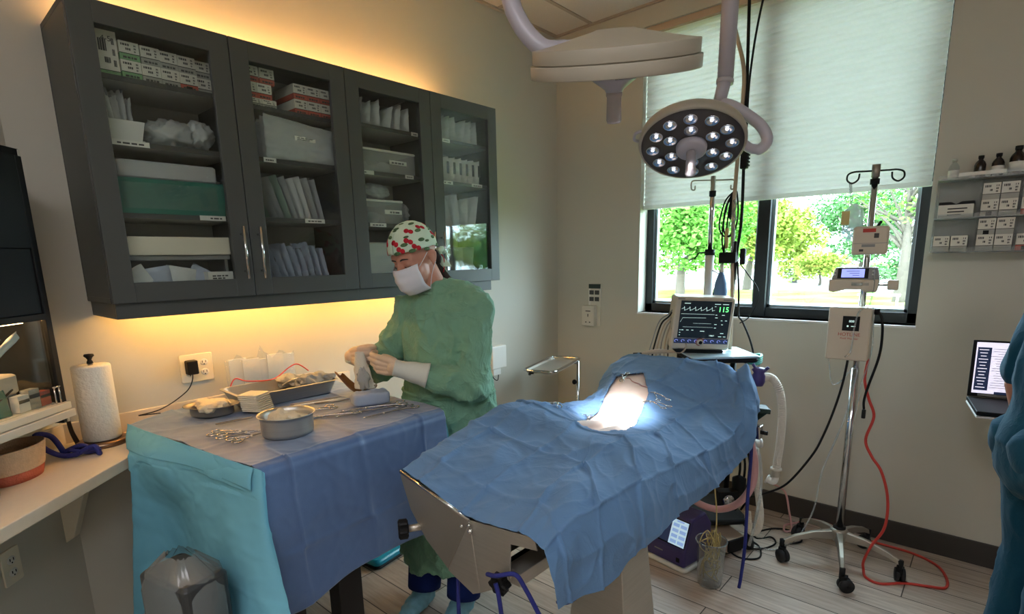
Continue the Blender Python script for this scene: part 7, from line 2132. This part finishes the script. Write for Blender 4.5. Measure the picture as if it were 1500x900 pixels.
obj('plastic_film', MB().ball((.632, -2.150, 1.075), (.026, .022, .042), 20, lump=.45, seed=6), 'pouch', t)

# ---- the person at the picture's right edge, seen from behind
q0 = V((2.722, -.905, 0))
b2 = math.radians(112)
f2 = V((math.sin(b2), -math.cos(b2), 0)); l2 = V((0, 0, 1)).cross(f2)
def QP(f, l_, z): return q0+f2*f+l2*l_+V((0, 0, z))
R2, HQ = head_frame(QP(.05, 0, 1.545), b2, .25)
m = MB(); head_forms(m, HQ, R2)
m.limb([HQ(-.02, 0, -.06), QP(0, 0, 1.38)], [.052, .058], 16)
m.limb([QP(0, 0, 1.32), QP(.0, 0, 1.18), QP(.01, 0, 1.02), QP(-.02, 0, .90)], [.105, .112, .105, .125], 18)
for s_ in (1, -1):
    sh_ = QP(0, s_*.17, 1.33); el = QP(-.05, s_*.205, 1.06); wr = QP(.02, s_*.22, .82)
    m.limb([QP(0, s_*.05, 1.35), sh_], [.06, .052], 14).limb([sh_, sh_.lerp(el, .5), el, el.lerp(wr, .5), wr], [.05, .046, .040, .036, .027], 14)
    hand_forms(m, wr, V((0, 0, -1)), l2*s_, f2, 0, [(.2, .4, .3)]*4)
    m.limb([QP(0, s_*.06, 1.2), QP(0, s_*.06, 1.0), QP(-.02, s_*.07, .9)], [.09, .08, .10], 14)
    hip, kn_, an = QP(-.01, s_*.09, .88), QP(.02, s_*.09, .48), QP(-.02, s_*.095, .085)
    m.limb([hip, hip.lerp(kn_, .5), kn_, kn_.lerp(an, .4)-f2*.012, an], [.092, .076, .056, .052, .036], 14)
    m.ball(QP(-.075, s_*.07, .90), (.075, .08, .085), 16)
p2 = place_top(fused(m, 'person', .006, 4), 'person', 'skin', 'person in teal scrubs at the right edge, back turned, standing by the laptop', 'person')
def cloth(m, name, mt, vox, par, amp=.008, fr=9, sm=4):
    me = fused(m, name, vox, sm); me.update()
    nn2 = [v_.normal.copy() for v_ in me.vertices]
    for v_, n_ in zip(me.vertices, nn2):
        p = v_.co; r1 = 1-abs(noise.noise(V((p.x*fr, p.y*fr, p.z*fr*.6))))*2.2
        v_.co = p+n_*(amp*max(r1, 0)**2-.003)
    return place(me, name, mt, par)
m = MB()
m.limb([QP(0, 0, 1.31), QP(-.01, 0, 1.16), QP(-.01, 0, 1.0), QP(-.02, 0, .92), QP(-.02, 0, .84)], [.115, .135, .135, .148, .150], 20)
for s_ in (1, -1):
    sh_ = QP(0, s_*.17, 1.33); el = QP(-.05, s_*.205, 1.06)
    m.limb([QP(0, s_*.06, 1.34), sh_, sh_.lerp(el, .80)], [.072, .070, .068], 16)
    m.limb([QP(0, s_*.08, 1.26), QP(-.01, s_*.08, 1.0), QP(-.025, s_*.085, .84)], [.10, .105, .120], 16)
cloth(m, 'scrub_top', 'scrub', .009, p2)
m = MB()
for s_ in (1, -1):
    hip, kn_, an = QP(-.015, s_*.09, .90), QP(.015, s_*.095, .48), QP(-.02, s_*.10, .06)
    m.limb([hip, hip.lerp(kn_, .5), kn_, kn_.lerp(an, .5), an], [.118, .098, .082, .078, .075], 16)
    m.ball(QP(-.085, s_*.07, .895), (.085, .09, .10), 16)
m.ball(QP(-.02, 0, .92), (.13, .15, .10), 18)
cloth(m, 'scrub_trousers', 'scrub', .009, p2)
m = MB().ball(HQ(-.018, 0, .045), (.104, .086, .100), 22, M=R2, lump=.08, seed=2).tube(spline([HQ(-.10, 0, .02), HQ(-.13, 0, -.05), HQ(-.12, 0, -.14)], 5), [.03, .032, .032, .03, .03, .028, .026, .022, .016, .01, .005], 12)
cutm = MB(); cutm.v = []
keep = []
for fi, f in enumerate(m.f):
    c_ = sum((m.v[i] for i in f), V((0, 0, 0)))/len(f)
    lc = R2.transposed() @ (c_-HQ(0, 0, 0))
    if not (lc.x > .045 and lc.z < .062): keep.append(fi)
m.f = [m.f[i] for i in keep]; m.m = [m.m[i] for i in keep]; m.sm = [m.sm[i] for i in keep]
obj('hair', m, 'hair', p2)
for s_ in (1, -1):
    an = QP(-.02, s_*.095, .085)
    me = fused(MB().limb([an+V((0, 0, -.035)), an+f2*.07+V((0, 0, -.045)), an+f2*.16+V((0, 0, -.052))], [.044, .040, .030], 14), 'shoe', .006, 3)
    for v_ in me.vertices: v_.co.z = max(.001, v_.co.z)
    place(me, 'shoe', 'black', p2)
